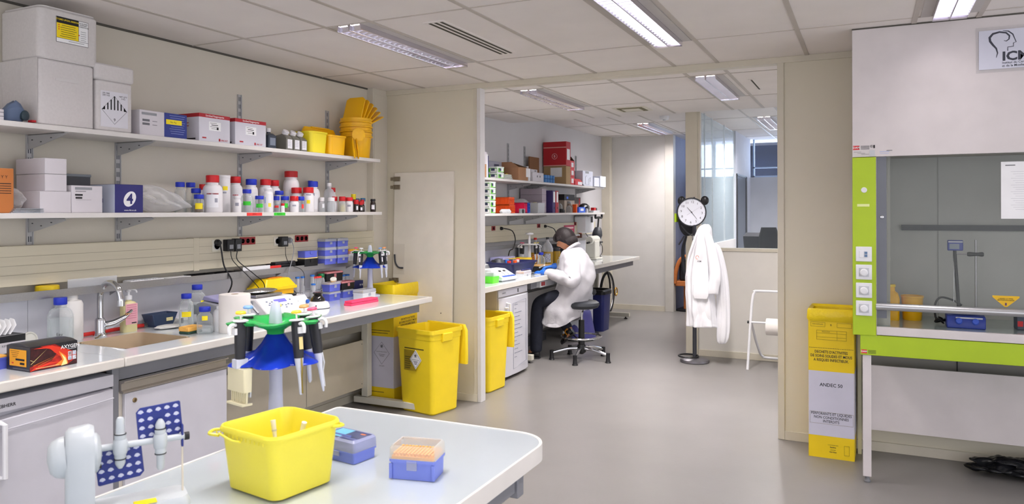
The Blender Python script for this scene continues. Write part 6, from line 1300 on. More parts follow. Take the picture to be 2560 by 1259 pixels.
# ---- lower shelf things
k = 0
for r_ in range(5):
    if 1:
        greentub(('bottom', 'second from bottom', 'middle', 'second from top', 'top')[r_] + ' green-labelled tub of the five-high stack on the second room lower shelf', -3.53, 6.82, M2 + r_ * .0655, .125, .064, 'green-labelled tubs on the lower shelf')
def openrack(label, loc, w, d, h, m, n=(4, 6), name='tube_rack'):
    t = thing(name, label, 'rack', loc); b = B().box(-w, w, -d, d, 0, h * .12).box(-w, w, -d, d, h * .88, h)
    for i in range(n[0] + 1): y = -d + i * 2 * d / n[0]; b.box(w - .004, w, y - .0025, y + .0025, 0, h)
    for i in range(n[1] + 1): z = i * h / n[1]; b.box(w - .004, w, -d, d, max(0, z - .0025), min(h, z + .0025))
    b.box(-w, -w + .003, -d, d, 0, h); b.box(-w + .0, w, -d + .004, -d + .006, 0, h)
    for i in range(13): x = -w + i * w / 6; b.box(max(-w, x - .0025), min(w, x + .0025), -d, -d + .004, 0, h)
    for i in range(6): z = i * h / 5; b.box(-w, w, -d, -d + .004, max(0, z - .0025), min(h, z + .0025))
    b.box(-w, w, d - .004, d, 0, h)
    b.build('rack', m, t, smooth=False); return t
orr = mat('orange_rack_plastic', 'ee5a1c', .4)
openrack('bright orange tube rack on the second room lower shelf, upper one', (-3.61, 7.33, M2 + .091), .11, .065, .085, orr)
openrack('bright orange tube rack on the second room lower shelf, lower one', (-3.61, 7.325, M2), .12, .065, .09, orr)
t = thing('foil_bag', 'crumpled white and printed plastic packet in front of the orange racks', 'packet', (-3.475, 7.12, M2)); B().loft([rr(.03, .20, .01, 0), rr(.035, .24, .012, .02), rr(.02, .18, .008, .045)]).build('packet', mat('foil_white', 'cfd0d2', .3, bump=.8, bs=30), t)
openrack('bright pink tube rack standing beside the orange racks', (-3.61, 7.72, M2), .10, .04, .12, mat('hot_pink_rack', 'ee2456', .4), (9, 3))
openrack('dark blue tube rack standing behind the pink rack', (-3.60, 7.795, M2), .10, .022, .12, mat('rack_blue', '2a56c0', .4), (1, 3))
t = thing('tape_roll', 'small grey box with a dark roll in front of the pink rack', 'tape', (-3.475, 7.55, M2)); B().box(-.008, .008, -.07, .06, 0, .05).build('box', midgrey, t); B().axlathe((.008, 0, .02), (1, 0, 0), [(.025, 0), (.025, .003)], 16).build('roll', ink, t)
crumple('plastic_bag', 'big clear plastic bag behind the pink rack on the lower shelf', 'plastic bag', (-3.68, 7.95, M2 + .001), (.22, .24, .17), wrapm, 31, amp=.12)
crumple('plastic_bag', 'yellowish clear plastic bag right of the blue rack', 'plastic bag', (-3.55, 8.07, M2 + .001), (.12, .12, .13), clear('yellow_bag', 'cfc7a8', .5, .2), 33, amp=.1)
t = thing('clear_container', 'clear rectangular plastic container next to the purple binder', 'container', (-3.55, 8.10, M2)); B().loft([rr(.14, .20, .01, 0), rr(.15, .21, .01, .12), rr(.144, .204, .01, .12), rr(.134, .194, .01, .004)]).build('tub', plasticclear, t)
for i in range(4): carton(('bottom', 'second', 'third', 'top')[i] + ' lavender-grey carton of the stack behind the purple binder', -3.62, -3.82, 7.85, 8.46, M2 + .120 + i * .0 + (i - 2) * .062 + .004 + .0, .060, mat('lavender_card', 'b0a4b0', .6)) if False else carton(('bottom', 'second', 'third', 'top')[i] + ' lavender-grey carton of the stack behind the purple binder', -3.53, -3.82, 8.24, 8.37, M2 + i * .074, .073, mat('lavender_card', 'b3a8b3', .6))
t = thing('ring_binder', 'dark purple lever-arch binder on the second room lower shelf', 'binder', (-3.57, 8.47, M2)); B().box(-.20, .10, -.045, .045, 0, .275).build('cover', mat('dark_purple_cover', '3b2f66', .5), t, bevel=.003); B().box(.10, .101, -.02, .04, .13, .26).build('spine_label', paper, t); B().axlathe((.10, .01, .06), (1, 0, 0), [(.012, 0), (.012, .001)], 12).build('finger_hole', ink, t)
t = thing('ring_binder', 'red lever-arch binder beside the purple one', 'binder', (-3.57, 8.575, M2)); B().box(-.20, .10, -.045, .045, 0, .275).build('cover', mat('dark_red_cover', 'a8202c', .5), t, bevel=.003); B().box(.10, .101, -.02, .03, .13, .26).build('spine_label', paper, t); B().axlathe((.10, .01, .06), (1, 0, 0), [(.012, 0), (.012, .001)], 12).build('finger_hole', ink, t)
glassd = clear('far_glass', 'b9c0c4', .25, .05)
t = thing('glass_jug', 'glass jug with a black handle right of the red binder', 'jug', (-3.56, 8.72, M2)); B().lathe([(.001, 0), (.055, 0), (.06, .01), (.05, .10), (.045, .15), (.042, .15), (.046, .1), (.05, .01), (.001, .01)]).build('vessel', glassd, t); B().tube([(0, -.05, .14), (0, -.10, .13), (0, -.10, .06), (0, -.055, .04)], .008, 6, 4).build('handle', blackcap, t)
bottle('short black-based glass flask in the cluster right of the binders', -3.50, 8.78, M2, .05, .06, .045, .02, blackcap, None, .8, 'flask', 'flask')
for i, (y, x, r, h, l) in enumerate(((8.92, -3.58, .04, .13, 'clear glass beaker left of the brown flask on the lower shelf'), (9.05, -3.50, .035, .10, 'small clear glass measuring flask in front of the brown flask'))): B().lathe([(r, 0), (r, h), (r - .003, h), (r - .003, .003)], n=20).build('x', glassd) if False else bottle(l, x, y, M2, r, h, r * .6, .01, glassd, None, .6, 'glass_flask', 'flask')
bottle('brown tinted glass flask with a grey stopper on the lower shelf', -3.55, 9.18, M2, .055, .15, .03, .03, clear('brown_tint', '8a6a5c', .5, .05), midgrey, .55, 'glass_flask', 'flask')
t = tag(B().loft([rr(.06, .03, .01, 0), rr(.06, .04, .01, .11)]).build('orange_pack', orr), 'small orange pack right of the brown flask', 'pack'); t.location = (-3.50, 9.27, M2)
t, w, d = carton('tan and grey carton in the middle of the far lower shelf', -3.56, -3.75, 9.05, 9.42, M2, .165, mat('drab_card', 'a09486', .7))
t, w, d = carton('black and blue product carton lying on the tan carton, far lower shelf', -3.55, -3.75, 9.02, 9.40, M2 + .166, .075, ink); decal(t, 'x', -.08, .03, .06, .03, mat('cobalt_print', '2f5fd0', .5), w)
t, w, d = carton('bright blue and white carton at the front of the far lower shelf', -3.48, -3.56, 9.37, 9.62, M2, .075, mat('cobalt_print')); decal(t, 'x', 0, .04, .12, .035, paper, w)
t, w, d = carton('brown carton with a black end behind the blue carton, far lower shelf', -3.58, -3.72, 9.45, 9.62, M2, .12, card)
t, w, d = carton('black printed carton with a red end at the back of the far lower shelf', -3.68, -3.80, 9.50, 9.98, M2 + .0, .215, mat('charcoal_card', '3b3638', .5)); decal(t, 'x', .19, .15, .04, .10, redcard, w)
crumple('black_bag', 'bunched black plastic bag at the back of the far lower shelf', 'bag', (-3.56, 9.80, M2 + .001), (.14, .26, .13), mat('black_polythene'), 41, amp=.15)
bottle('small white tube bottle in front of the black bunched bag', -3.48, 9.68, M2, .018, .07, .012, .02, hdpe, None, .7)
t = thing('marker_tray', 'small tray of red and black odds and ends at the far lower shelf end', 'tray', (-3.55, 10.15, M2)); B().loft([rr(.1, .26, .01, 0), rr(.11, .28, .01, .03), rr(.1, .26, .01, .03), rr(.09, .25, .01, .004)]).build('tray', lgrey, t); B().box(-.02, .03, -.05, .03, .02, .07).build('red_piece', red, t); B().box(-.03, .02, .05, .11, .02, .065).build('black_piece', blackcap, t)
t = tag(B().box(-3.83, -3.80, 7.03, 7.45, M2 + .10, M2 + .29).build('picture_sheet', mat('blue_grey_sheet', '5f7c96', .3)), 'blue-grey glossy sheet on the wall behind the orange racks', 'sheet')
B().box(-3.799, -3.797, 7.22, 7.235, M2 + .10, M2 + .28).build('frame_bar', lgrey, t)
# dispensers under far shelf end
t = thing('towel_dispenser', 'white wall-mounted paper dispenser below the far lower shelf', 'dispenser', (-3.73, 10.28, 1.25)); B().box(-.1, .09, -.17, .17, 0, .24).build('housing', white, t, bevel=.02); B().box(.09, .10, .02, .09, .15, .24).build('latch', dgrey, t)
t = tag(B().box(-3.778, -3.775, 9.58, 9.98, 1.08, 1.37).build('pink_notice', mat('crimson_sheet', 'b83a5c', .6)), 'crimson printed notice on the trunking behind the woman\'s head', 'notice')
for i in range(4): B().box(-3.7745, -3.774, 9.62, 9.94 - .03 * (i % 2), 1.32 - i * .05, 1.345 - i * .05).build('print_line', mat('pale_rose_ink'), t)
t = thing('jar_shelf_row', 'row of small brown jars on the ledge behind the woman\'s head', 'jars', (0, 0, 0)); bpy.data.objects.remove(t)
for i in range(4): bottle(('small brown jar on the ledge behind the seated woman, leftmost of four', 'small brown jar on the ledge behind the seated woman, second from the left', 'small brown jar on the ledge behind the seated woman, third from the left', 'small brown jar with an orange top, rightmost of four on the ledge')[i], -3.77, 9.93 + i * .09, 1.172, .03, .06 + .03 * (i == 3), .028, .02, mat('brown_jar', '6e4436', .4), orr if i == 3 else white, .8, 'jar', 'jar')
# ---- second bench things
bottle('blue-capped glass bottle at the near end of the second room bench', -3.60, 6.78, BH, .05, .22, .032, .035, glass, blue, .6, 'glass_bottle', 'bottle', water, .9)
t = thing('centrifuge', 'white benchtop centrifuge with a dark grey rotor knob behind the power supply', 'lab instrument', (-3.48, 6.90, BH)); B().loft([rr(.26, .30, .04, 0), rr(.28, .32, .05, .09), rr(.24, .28, .05, .12)]).build('housing', white, t); B().lathe([(.05, .12), (.07, .13), (.04, .17), (.001, .18)], (0, .06, 0), 20).build('lid_knob', dgrey, t); B().axlathe((.0, -.06, .14), (.6, -.7, .1), [(.03, 0), (.03, .01), (.02, .011)], 18).build('eyelet', blackcap, t)
t = thing('power_supply', 'sloping white power supply with blue stripe and black switches on the second bench', 'lab instrument', (-3.20, 6.43, BH), -.1)
B().loft([[(-.12, y, .012), (.11, y, .012), (.12, y, .04), (-.02, y, .11), (-.12, y, .115)] for y in (-.13, .13)]).build('housing', white, t, bevel=.008); B().box(-.11, .10, -.12, .12, 0, .014).build('base', midgrey, t)
def sl2(nm, m, y0, y1, s0, s1, e=.002):
    P = lambda s_: (-.02 + .14 * s_, .11 - .07 * s_); (xa, za), (xb, zb) = P(s0), P(s1); return B().loft([[(xa, y, za), (xb, y, zb), (xb + e, y, zb + e), (xa + e, y, za + e)] for y in (y0, y1)]).build(nm, m, t)
sl2('blue_stripe', mat('navy_print_b'), -.11, .11, .78, .93); sl2('switch', ink, -.05, -.02, .2, .32, .006); sl2('switch', ink, .03, .06, .2, .32, .006); sl2('scale_print', inkgrey, -.03, -.025, .4, .7); sl2('scale_print', inkgrey, .04, .045, .4, .7)
t = thing('plastic_tub', 'bright green-labelled clear tub at the near end of the second bench', 'tub', (-3.17, 6.19, BH)); B().loft([rr(.10, .12, .01, 0), rr(.11, .13, .012, .065)]).build('tub', mat('fresh_green', '5fe02c', .4), t); B().loft([rr(.115, .135, .014, .065), rr(.11, .13, .014, .10)]).build('lid', plasticclear, t)
t = thing('wash_tub', 'dark navy plastic wash tub full of small tubes on the second bench', 'tub', (-3.33, 6.98, BH), -.05)
B().loft([rr(.24, .42, .04, 0), rr(.30, .56, .05, .135), rr(.33, .60, .06, .135), rr(.33, .60, .06, .15), rr(.295, .555, .05, .15), rr(.23, .41, .04, .006)]).build('tub', mat('navy_tub', '1e2250', .45), t)
for i, (dx, dy, m) in enumerate(((.05, -.18, redtape), (.08, -.10, orr), (-.05, -.02, bc), (.02, .08, redtape), (.05, .02, lgrey), (-.02, .18, redtape))):
    tt = tag(B().lathe([(.001, 0), (.016, 0), (.018, .05), (.02, .05), (.02, .075), (.001, .077)], n=14).build('capped_tube', m), ('red-capped tube at the near end of the navy tub', 'orange-capped tube in the navy tub', 'blue-capped tube in the navy tub', 'red-capped tube in the middle of the navy tub', 'grey-capped tube in the navy tub', 'red-capped tube at the far end of the navy tub')[i], 'tube'); tt.location = (-3.33 + dx, 6.98 + dy, BH + .09)
    if True: B().lathe([(.014, 0), (.012, -.08), (.002, -.088)], n=10).build('tube_body', plasticclear, tt)
t = tipbox('clear tip box with an orange rack in front of the navy tub', (-3.09, 6.74, BH), mat('frosted_bottle'), tipgrey, tipor, d=.19, w=.09, h=.05, lh=.03)
t = tag(B().cyl((-3.075, 6.66, BH + .086), (-3.07, 6.86, BH + .086), .006, n=8).build('marker_pen', navy), 'dark marker pen lying on the clear tip box', 'pen')
t = thing('storage_box', 'lilac-lidded grey box behind the navy tub', 'box', (-3.72, 7.55, BH)); B().box(-.08, .08, -.15, .15, 0, .11).build('body', midgrey, t, bevel=.004); B().box(-.085, .085, -.155, .155, .11, .155).build('lid', mat('lilac_plastic'), t, bevel=.006)
t = thing('storage_box', 'yellow plastic box between the lilac-lidded box and the pipette stand', 'box', (-3.58, 7.70, BH)); B().loft([rr(.14, .30, .02, 0), rr(.16, .34, .02, .11)]).build('body', yellow, t); B().loft([rr(.17, .35, .02, .11), rr(.165, .345, .02, .135)]).build('lid', yellow, t)
# far pipette stand
S3 = (-3.60, 8.02, BH)
t = thing('pipette_stand', 'white pipette carousel with a mushroom-shaped handle on the second bench', 'pipette stand', S3); B().lathe([(.001, 0), (.10, 0), (.10, .008), (.05, .03), (.02, .10), (.015, .3), (.012, .38), (.001, .38)], n=24).build('post', white, t); B().lathe([(.012, .38), (.05, .395), (.045, .41), (.001, .418)], n=20).build('handle', white, t); B().lathe([(.015, .27), (.09, .275), (.09, .283), (.015, .285)], n=24).build('holder', white, t)
for i, (d, b_) in enumerate(((185, pk), (-140, pk), (-50, yb), (-5, yb))): pipette(('pipette at the left of the second room carousel, pink button', 'pipette at the front left of the second room carousel, pink button', 'pipette at the front right of the second room carousel, pale button', 'pipette at the right of the second room carousel, pale button')[i], S3, bear(d), b_, r=.10, tilt=.03, zh=.265, sc=1.0)
# bottles behind
t = bottle('blue-capped bottle of clear liquid with a red label, near the gloved hands', -3.42, 7.95, BH, .048, .19, .028, .03, glass, blue, .5, 'glass_bottle', 'bottle', water, .8, ((redtape, .0, .03, .8, .5),))
oil = mat('golden_oil', 'a8851e', .25, coat=.4)
for i, (x, y, h, cm, l) in enumerate(((-3.70, 8.42, .34, redtape, 'tall plastic bottle of golden oil with a red cap, left of the pair'), (-3.62, 8.62, .34, dgrey, 'tall plastic bottle of golden oil with a dark cap and round label'))):
    t = thing('oil_bottle', l, 'bottle', (x, y, BH)); B().lathe([(.001, 0), (.065, 0), (.068, .01), (.068, .16), (.066, .17), (.001, .171)], n=24).build('oil', oil, t); B().lathe([(.069, .16), (.069, .20), (.05, .25), (.018, .29), (.016, h - .02)], n=24).build('upper_body', plasticclear, t); cap(t, .02, h - .025, .025, cm)
    patch(t, .069, CAM_A(x, y), 1.2, .03, .14, mat('oil_label_%d' % i, ('c87a2a', 'b9bccb')[i], .5, var=.6, vs=60), 'label')
t = bottle('straight plastic bottle of amber liquid with a dark top, beside the oil bottles', -3.58, 8.82, BH, .05, .20, .045, .04, oil, dgrey, .95, 'plastic_bottle', 'bottle')
for i, (x, y, h) in enumerate(((-3.74, 8.50, .30), (-3.74, 8.72, .28))): bottle(('empty clear plastic bottle behind the oil bottles, left one', 'empty clear plastic bottle behind the oil bottles, right one')[i], x, y, BH, .06, h, .016, .025, plasticclear, dgrey, .55, 'plastic_bottle')
t = tag(B().box(-3.72, -3.50, 8.95, 9.2, BH, BH + .24).build('equipment_case', mat('dark_case', '24272c', .4), bevel=.01), 'dark instrument case behind the woman\'s face', 'case')
t = tag(B().box(-3.78, -3.74, 8.1, 8.36, BH, BH + .26).build('paper_stack', lgrey), 'grey upright folder beside the oil bottles', 'folder')
t = thing('sample_block', 'small dark rack with a tan lid under the gloved hands', 'rack', (-3.28, 7.62, BH)); B().box(-.09, .09, -.13, .13, 0, .06).build('rack', blackcap, t, bevel=.004); B().box(-.088, .088, -.12, .12, .06, .072).build('lid', mat('tan_lid', 'c89c5e', .5), t, bevel=.002)
t = thing('weighing_dish', 'small round white dish on the bench edge by the gloved hands', 'dish', (-3.14, 7.23, BH)); B().lathe([(.001, 0), (.04, 0), (.05, .01), (.046, .01), (.036, .003), (.001, .003)]).build('dish', white, t)
t = thing('marker_pen', 'dark pen lying on the bench by the sample rack', 'pen', (-3.15, 7.48, BH + .006)); B().cyl((-.05, -.05, 0), (.05, .03, 0), .006).build('barrel', blackcap, t)
bottle('small clear bottle right of the amber bottle on the second bench', -3.44, 8.6, BH, .04, .10, .02, .02, glass, white, .6, 'glass_bottle')
# microscope
t = thing('microscope', 'white microscope with black eyepieces and arm on the second bench', 'microscope', (-3.42, 9.75, BH)); mw = mat('instrument_cream', 'd8d6cc', .4)
B().box(-.10, .10, -.12, .14, 0, .03).build('base', mw, t, bevel=.01); B().box(-.07, .07, -.10, .10, .03, .26).build('column', mw, t, bevel=.01); B().axlathe((.0, -.14, .27), (0, 1, 0), [(.001, 0), (.05, 0), (.055, .02), (.055, .30), (.05, .32), (.001, .32)], 20).build('head', mw, t)
B().cyl((.0, -.22, .235), (.0, -.12, .24), .014, n=12).cyl((.05, .16, .23), (.05, .26, .23), .012, n=12).build('eyepiece', blackcap, t)
t = thing('camera_stand', 'black articulated microscope camera arm with a yoke on top, behind the microscope', 'stand', (-3.50, 10.2, BH))
B().lathe([(.001, 0), (.06, 0), (.05, .02), (.02, .03), (.018, .10), (.001, .1)], n=18).build('foot', blackcap, t); B().cyl((0, 0, .10), (0, 0, .16), .02, n=12).build('white_collar', white, t); B().tube([(0, 0, .16), (0, 0, .22), (0, -.03, .27)], .035, 10, 4).build('joint', blackcap, t)
B().tube([(0, -.04, .26), (0, -.03, .32), (0, -.01, .38), (0, .0, .43)], [.05, .075, .065, .04], 12, 4).build('padded_arm', dgrey, t); B().tube([(0, 0, .42), (0, .02, .50), (0, .04, .58)], .012, 8, 3).build('rod', blackcap, t)
B().tube([(0, -.09, .62), (0, -.10, .57), (0, .04, .575), (0, .17, .57), (0, .18, .62)], .016, 8, 3).build('yoke', blackcap, t); B().tube([(.02, .05, .2), (.02, .14, .15), (.02, .14, .07), (.02, .04, .02)], .005, 6, 4).build('cable', blackcap, t)
t = thing('paper_roll', 'white paper roll standing behind the woman\'s shoulder', 'paper roll', (-3.62, 9.30, BH)); B().lathe([(.02, 0), (.09, 0), (.09, .2), (.02, .2)], n=28).build('roll', mat('soft_white_paper'), t)
# under the far bench end
t = thing('pedal_bin', 'dark blue waste bin with a black rim under the far end of the second bench', 'waste bin', (-3.22, 9.36, 0)); B().loft([rr(.24, .26, .03, 0), rr(.28, .32, .04, .48)]).build('bin', navy, t); B().loft([rr(.31, .35, .05, .48), rr(.31, .35, .05, .52), rr(.28, .32, .04, .54), rr(.24, .28, .04, .54), rr(.23, .27, .04, .49)]).build('rim', blackcap, t)
t = thing('step_stool', 'round purple-blue kick stool on the floor beside the blue bin', 'stool', (-3.20, 8.62, 0)); B().lathe([(.001, 0), (.20, 0), (.21, .02), (.20, .04), (.15, .30), (.14, .34), (.13, .35), (.001, .355)], n=32).build('body', mat('purple_blue', '4b4a8c', .5), t); B().lathe([(.205, .0), (.215, .005), (.215, .02), (.205, .025)], n=32).build('rubber_ring', dgrey, t)
t = thing('stool', 'dark second stool tucked under the worktop behind the woman', 'stool', (-3.27, 8.95, 0)); B().lathe([(.001, .50), (.15, .50), (.17, .53), (.16, .57), (.001, .575)], n=28).build('seat', dgrey, t); B().cyl((0, 0, .05), (0, 0, .5), .025, n=12).build('column', blackcap, t); B().lathe([(.03, .0), (.2, .0), (.2, .02), (.03, .06)], n=20).build('base', blackcap, t)
t = thing('folding_bike', 'bicycle wheel and fork with a brass bell ring, parked under the far bench end', 'bicycle', (-3.50, 10.62, 0))
s = B().tube([(.0, .31 * math.cos(a), .34 + .31 * math.sin(a)) for a in [2 * PI * k / 40 for k in range(40)]], .02, 8, cyc=True); s.build('tyre', blackcap, t)
s = B().tube([(.0, .285 * math.cos(a), .34 + .285 * math.sin(a)) for a in [2 * PI * k / 40 for k in range(40)]], .008, 6, cyc=True).build('rim', steel, t); s = B()
for k in range(20): a = 2 * PI * k / 20; s.cyl((.01 * (k % 2), 0, .34), (0, .285 * math.cos(a), .34 + .285 * math.sin(a)), .0015, n=4)
s.build('spoke', steel, t); B().cyl((-.04, 0, .34), (.04, 0, .34), .02, n=10).build('hub', blackcap, t); B().tube([(.05, 0, .34), (.05, -.04, .55), (.0, -.10, .76)], .014, 8, 3).build('fork', blackcap, t)
B().tube([(.10, .12 + .06 * math.cos(a), .36 + .06 * math.sin(a)) for a in [2 * PI * k / 16 for k in range(16)]], .009, 6, cyc=True).build('brass_lock', mat('brass_chain', 'b8862c', .3, .8), t)
# ================================================================ passage chair, office chairs
t = thing('wooden_armchair', 'bent plywood armchair with a dark seat on a round black base in the passage', 'armchair', (-2.56, 11.72, 0)); wd = mat('orange_plywood', 'b56a34', .5, stretch=(1, 1, 12), var=.12, vs=14)
B().loft([[(-.14, y, .40), (.15, y, .40), (.15, y, .48), (-.14, y, .48)] for y in (-.2, .2)]).build('seat_frame', wd, t, bevel=.01); B().tube([(-.14, -.2, .44), (-.12, -.2, .62), (-.07, -.2, .78), (.02, -.2, .86), (.12, -.2, .86)], .03, 8, 4).build('armrest', wd, t)
B().box(-.08, .15, -.18, .18, .48, .80).build('cushion', blackcap, t, bevel=.03); B().box(-.03, .05, -.08, .08, .02, .40).build('pedestal', wd, t, bevel=.01); B().lathe([(.001, 0), (.16, 0), (.16, .025), (.12, .04), (.001, .04)]).build('base', blackcap, t)
blk = mat('black_mesh_fabric', '24252c', .8)
for i, (x, y, z, w, l) in enumerate(((-1.05, 9.5, 1.16, .20, 'high-backed black office chair behind the glass, the taller one'), (-1.40, 10.35, 1.14, .26, 'low-backed black office chair behind the glass, the left one'))):
    t = thing('office_chair', l, 'office chair', (x, y, 0), .3 - .5 * i)
    B().loft([rr(w, .06, .03, z - .35, cy=.15), rr(w + .04, .08, .04, z - .1, cy=.16), rr(w + .05, .08, .04, z + .08, cy=.13), rr(w - .02, .06, .03, z + (.20 if i == 0 else .13), cy=.16)]).build('backrest', blk, t); B().loft([rr(.42, .42, .08, .46), rr(.46, .46, .10, .5), rr(.44, .44, .09, .55)]).build('seat', blk, t)
    B().cyl((0, 0, .08), (0, 0, .47), .03, n=12).build('column', blackcap, t)
    for k in range(5): a = 2 * PI * k / 5; B().cyl((0, 0, .10), (.28 * math.cos(a), .28 * math.sin(a), .06), .02, .012, 8).ell((.28 * math.cos(a), .28 * math.sin(a), .03), .03, 10, 6).build('base_arm', blackcap, t)
# ================================================================ coat stand, clock, lab coat
dkst = mat('dark_steel_pole', '4a4b52', .35, .6)
t = thing('coat_stand', 'dark metal coat stand with a heavy round base in front of the glazed partition', 'coat stand', (-1.62, 7.79, 0))
B().lathe([(.001, 0), (.145, 0), (.15, .008), (.145, .03), (.10, .045), (.001, .05)], n=36).build('base', mat('stone_grey_metal', '6d6b70', .35, .5), t); B().tube([(.10 * math.cos(a) - .06, .10 * math.sin(a) - .02, .062) for a in [2 * PI * k / 24 for k in range(24)]], .009, 8, cyc=True).build('drip_ring', blackcap, t)
B().cyl((0, 0, .04), (0, 0, 1.66), .021, n=18).build('pole', dkst, t); B().lathe([(.023, 1.28), (.024, 1.29), (.024, 1.30), (.023, 1.31)], n=18).build('collar', chrome, t)
for a in (.2, 1.8, 3.3, 4.9): B().tube([(0, 0, 1.30), (.07 * math.cos(a), .07 * math.sin(a), 1.34), (.13 * math.cos(a), .13 * math.sin(a), 1.42)], .007, 8, 3).build('lower_hook', dkst, t)
for sx in (-1, 1): B().tube([(0, 0, 1.60), (sx * .06, -.03, 1.64), (sx * .10, -.05, 1.67)], .010, 8, 3).ell((sx * .118, -.055, 1.672), (.042, .035, .048), 14, 8).build('top_hook', blackcap, t)
B().cyl((0, 0, 1.66), (0, 0, 1.71), .008, n=8).build('top_pin', dkst, t)
t = thing('wall_clock', 'round black-rimmed wall clock with white face and a slow red-less pair of black hands', 'clock', (-1.629, 7.70, 1.553), .26); t['label'] = 'round black-rimmed clock with a white face on top of the coat stand'
B().axlathe((0, .035, 0), (0, -1, 0), [(.001, 0), (.14, 0), (.149, .008), (.150, .038), (.146, .044), (.138, .044), (.137, .036), (.001, .036)], 56).build('case', mat('clock_black', '22232a', .3), t)
B().axlathe((0, -.001, 0), (0, -1, 0), [(.001, 0), (.1365, 0), (.1365, .001), (.001, .001)], 56).build('face', mat('clock_face', 'e4e6f0', .4), t)
TILT = math.radians(-8)
for h in range(1, 13):
    a = PI / 2 - h * PI / 6 + TILT * .6; text(str(h), .034, (.105 * math.cos(a), -.0026, .105 * math.sin(a)), 'y', ink, t, name='numeral')
s = B()
for k in range(12):
    a = PI / 2 - k * PI / 6 + TILT * .6; c_, s_ = math.cos(a), math.sin(a); s.cyl((.127 * c_, -.0024, .127 * s_), (.134 * c_, -.0024, .134 * s_), .0013, n=4)
s.build('tick_mark', ink, t)
def hand(nm, deg, L, w, tail, m=ink, yy=-.006):
    a = math.radians(deg); dx, dz = math.cos(a), math.sin(a); nx, nz = -dz * w, dx * w
    B().prism([(-dx * tail + nx, -dz * tail + nz), (dx * L + nx * .4, dz * L + nz * .4), (dx * L - nx * .4, dz * L - nz * .4), (-dx * tail - nx, -dz * tail - nz)], 'y', yy, yy + .001).build(nm, m, t)
hand('hour_hand', 131, .068, .0028, .015); hand('minute_hand', -53, .088, .0022, .02); hand('second_hand', 32, .10, .0008, .055, mat('mid_grey_hand', '70727c', .5), -.0075)
B().axlathe((0, -.002, 0), (0, -1, 0), [(.006, 0), (.006, .007), (.001, .008)], 14).build('hub', ink, t)
# black bag behind clock with fluorescent patch
t = crumple('backpack', 'black bag hanging behind the clock, a fluorescent yellow patch on its side', 'bag', (-1.71, 7.88, 1.30), (.20, .14, .36), mat('black_nylon', '1b1c22', .6), 51, amp=.10); 
b_ = B().box(-.115, -.095, -.10, -.02, .15, .24).build('fluorescent_patch', mat('fluo_yellow', 'c8f01c', .4, emit=0), t); B().tube([(-.03, -.03, .0), (-.05, -.05, -.04), (-.08, -.06, -.09)], .008, 8, 3).build('strap', mat('black_nylon'), t)
B().tube([(-.02, .03, .0), (-.06, .05, -.15), (-.05, .05, -.35), (-.02, .05, -.42)], [.012, .02, .018, .01], 8, 4).build('hanging_strap', mat('black_nylon'), t)
# hanging coat
coatm = mat('white_cotton', 'efeef3', .85, bump=.25, bs=14, var=.03)
def cloth(rings, n=64, folds=7, amp=.012, seed=0, top=True):
    rnd = random.Random(seed); ph = [rnd.uniform(0, 6.3) for _ in range(6)]; out = []; m = len(rings)
    for j, (cx, cy, z, w, d, fa) in enumerate(rings):
        r = []
        for i in range(n):
            a = 2 * PI * i / n; f = fa * (math.sin(folds * a + ph[0] + j * .12) * .6 + math.sin((folds * 2 - 1) * a + ph[1] - j * .2) * .4)
            r.append((cx + (w / 2 + f) * math.cos(a), cy + (d / 2 + f) * math.sin(a), z + .006 * math.sin(3 * a + ph[2]) * (1 if j in (0, m - 1) else 0)))
        out.append(r)
    return out
t = thing('lab_coat', 'white lab coat with a small emblem, hanging from the coat stand below the clock', 'lab coat', (-1.50, 7.70, 0))
wrinkle(B().loft(cloth([(.02, 0, 1.43, .03, .03, 0), (.01, 0, 1.42, .09, .06, .004), (0, 0, 1.38, .15, .09, .006), (-.015, 0, 1.28, .19, .12, .008), (-.03, 0, 1.15, .22, .13, .010), (-.045, 0, 1.0, .26, .14, .012), (-.05, 0, .85, .27, .15, .014), (-.045, 0, .70, .275, .16, .016), (-.035, 0, .55, .28, .165, .018), (-.025, 0, .42, .285, .17, .020), (-.022, 0, .372, .285, .17, .022), (-.022, 0, .374, .27, .155, .022), (-.03, 0, .7, .24, .14, .016)], folds=6, seed=2), cap=True).build('body', coatm, t, subdiv=1), .030, .17)
wrinkle(B().loft(cloth([(.03, -.03, 1.36, .06, .05, .002), (.055, -.045, 1.28, .09, .07, .004), (.085, -.055, 1.16, .105, .08, .005), (.11, -.06, 1.04, .115, .085, .006), (.125, -.06, .92, .125, .085, .006), (.10, -.06, .80, .12, .08, .006), (.09, -.065, .725, .13, .075, .004), (.09, -.065, .728, .11, .06, .004)], n=40, folds=4, seed=5), cap=True).build('sleeve', coatm, t, subdiv=1), .018, .12)
B().loft(cloth([(.10, .04, 1.25, .08, .06, .004), (.14, .05, 1.05, .11, .07, .008), (.165, .05, .85, .13, .07, .010), (.18, .04, .62, .13, .065, .012), (.185, .03, .42, .13, .06, .012), (.175, .02, .27, .13, .045, .008), (.165, .02, .215, .08, .03, .004)], n=40, folds=5, seed=8), cap=True).build('coat_tail', coatm, t, subdiv=1)
B().tube([(-.055, -.065, 1.36), (-.095, -.085, 1.24), (-.145, -.085, 1.08), (-.165, -.075, .9)], [.008, .012, .011, .006], 8, 5).build('lapel', coatm, t)
B().loft([rr(.15, .016, .006, .82, cx=-.02, cy=-.088), rr(.16, .02, .006, .72, cx=-.02, cy=-.092), rr(.13, .016, .006, .68, cx=-.02, cy=-.09)]).build('pocket', coatm, t)
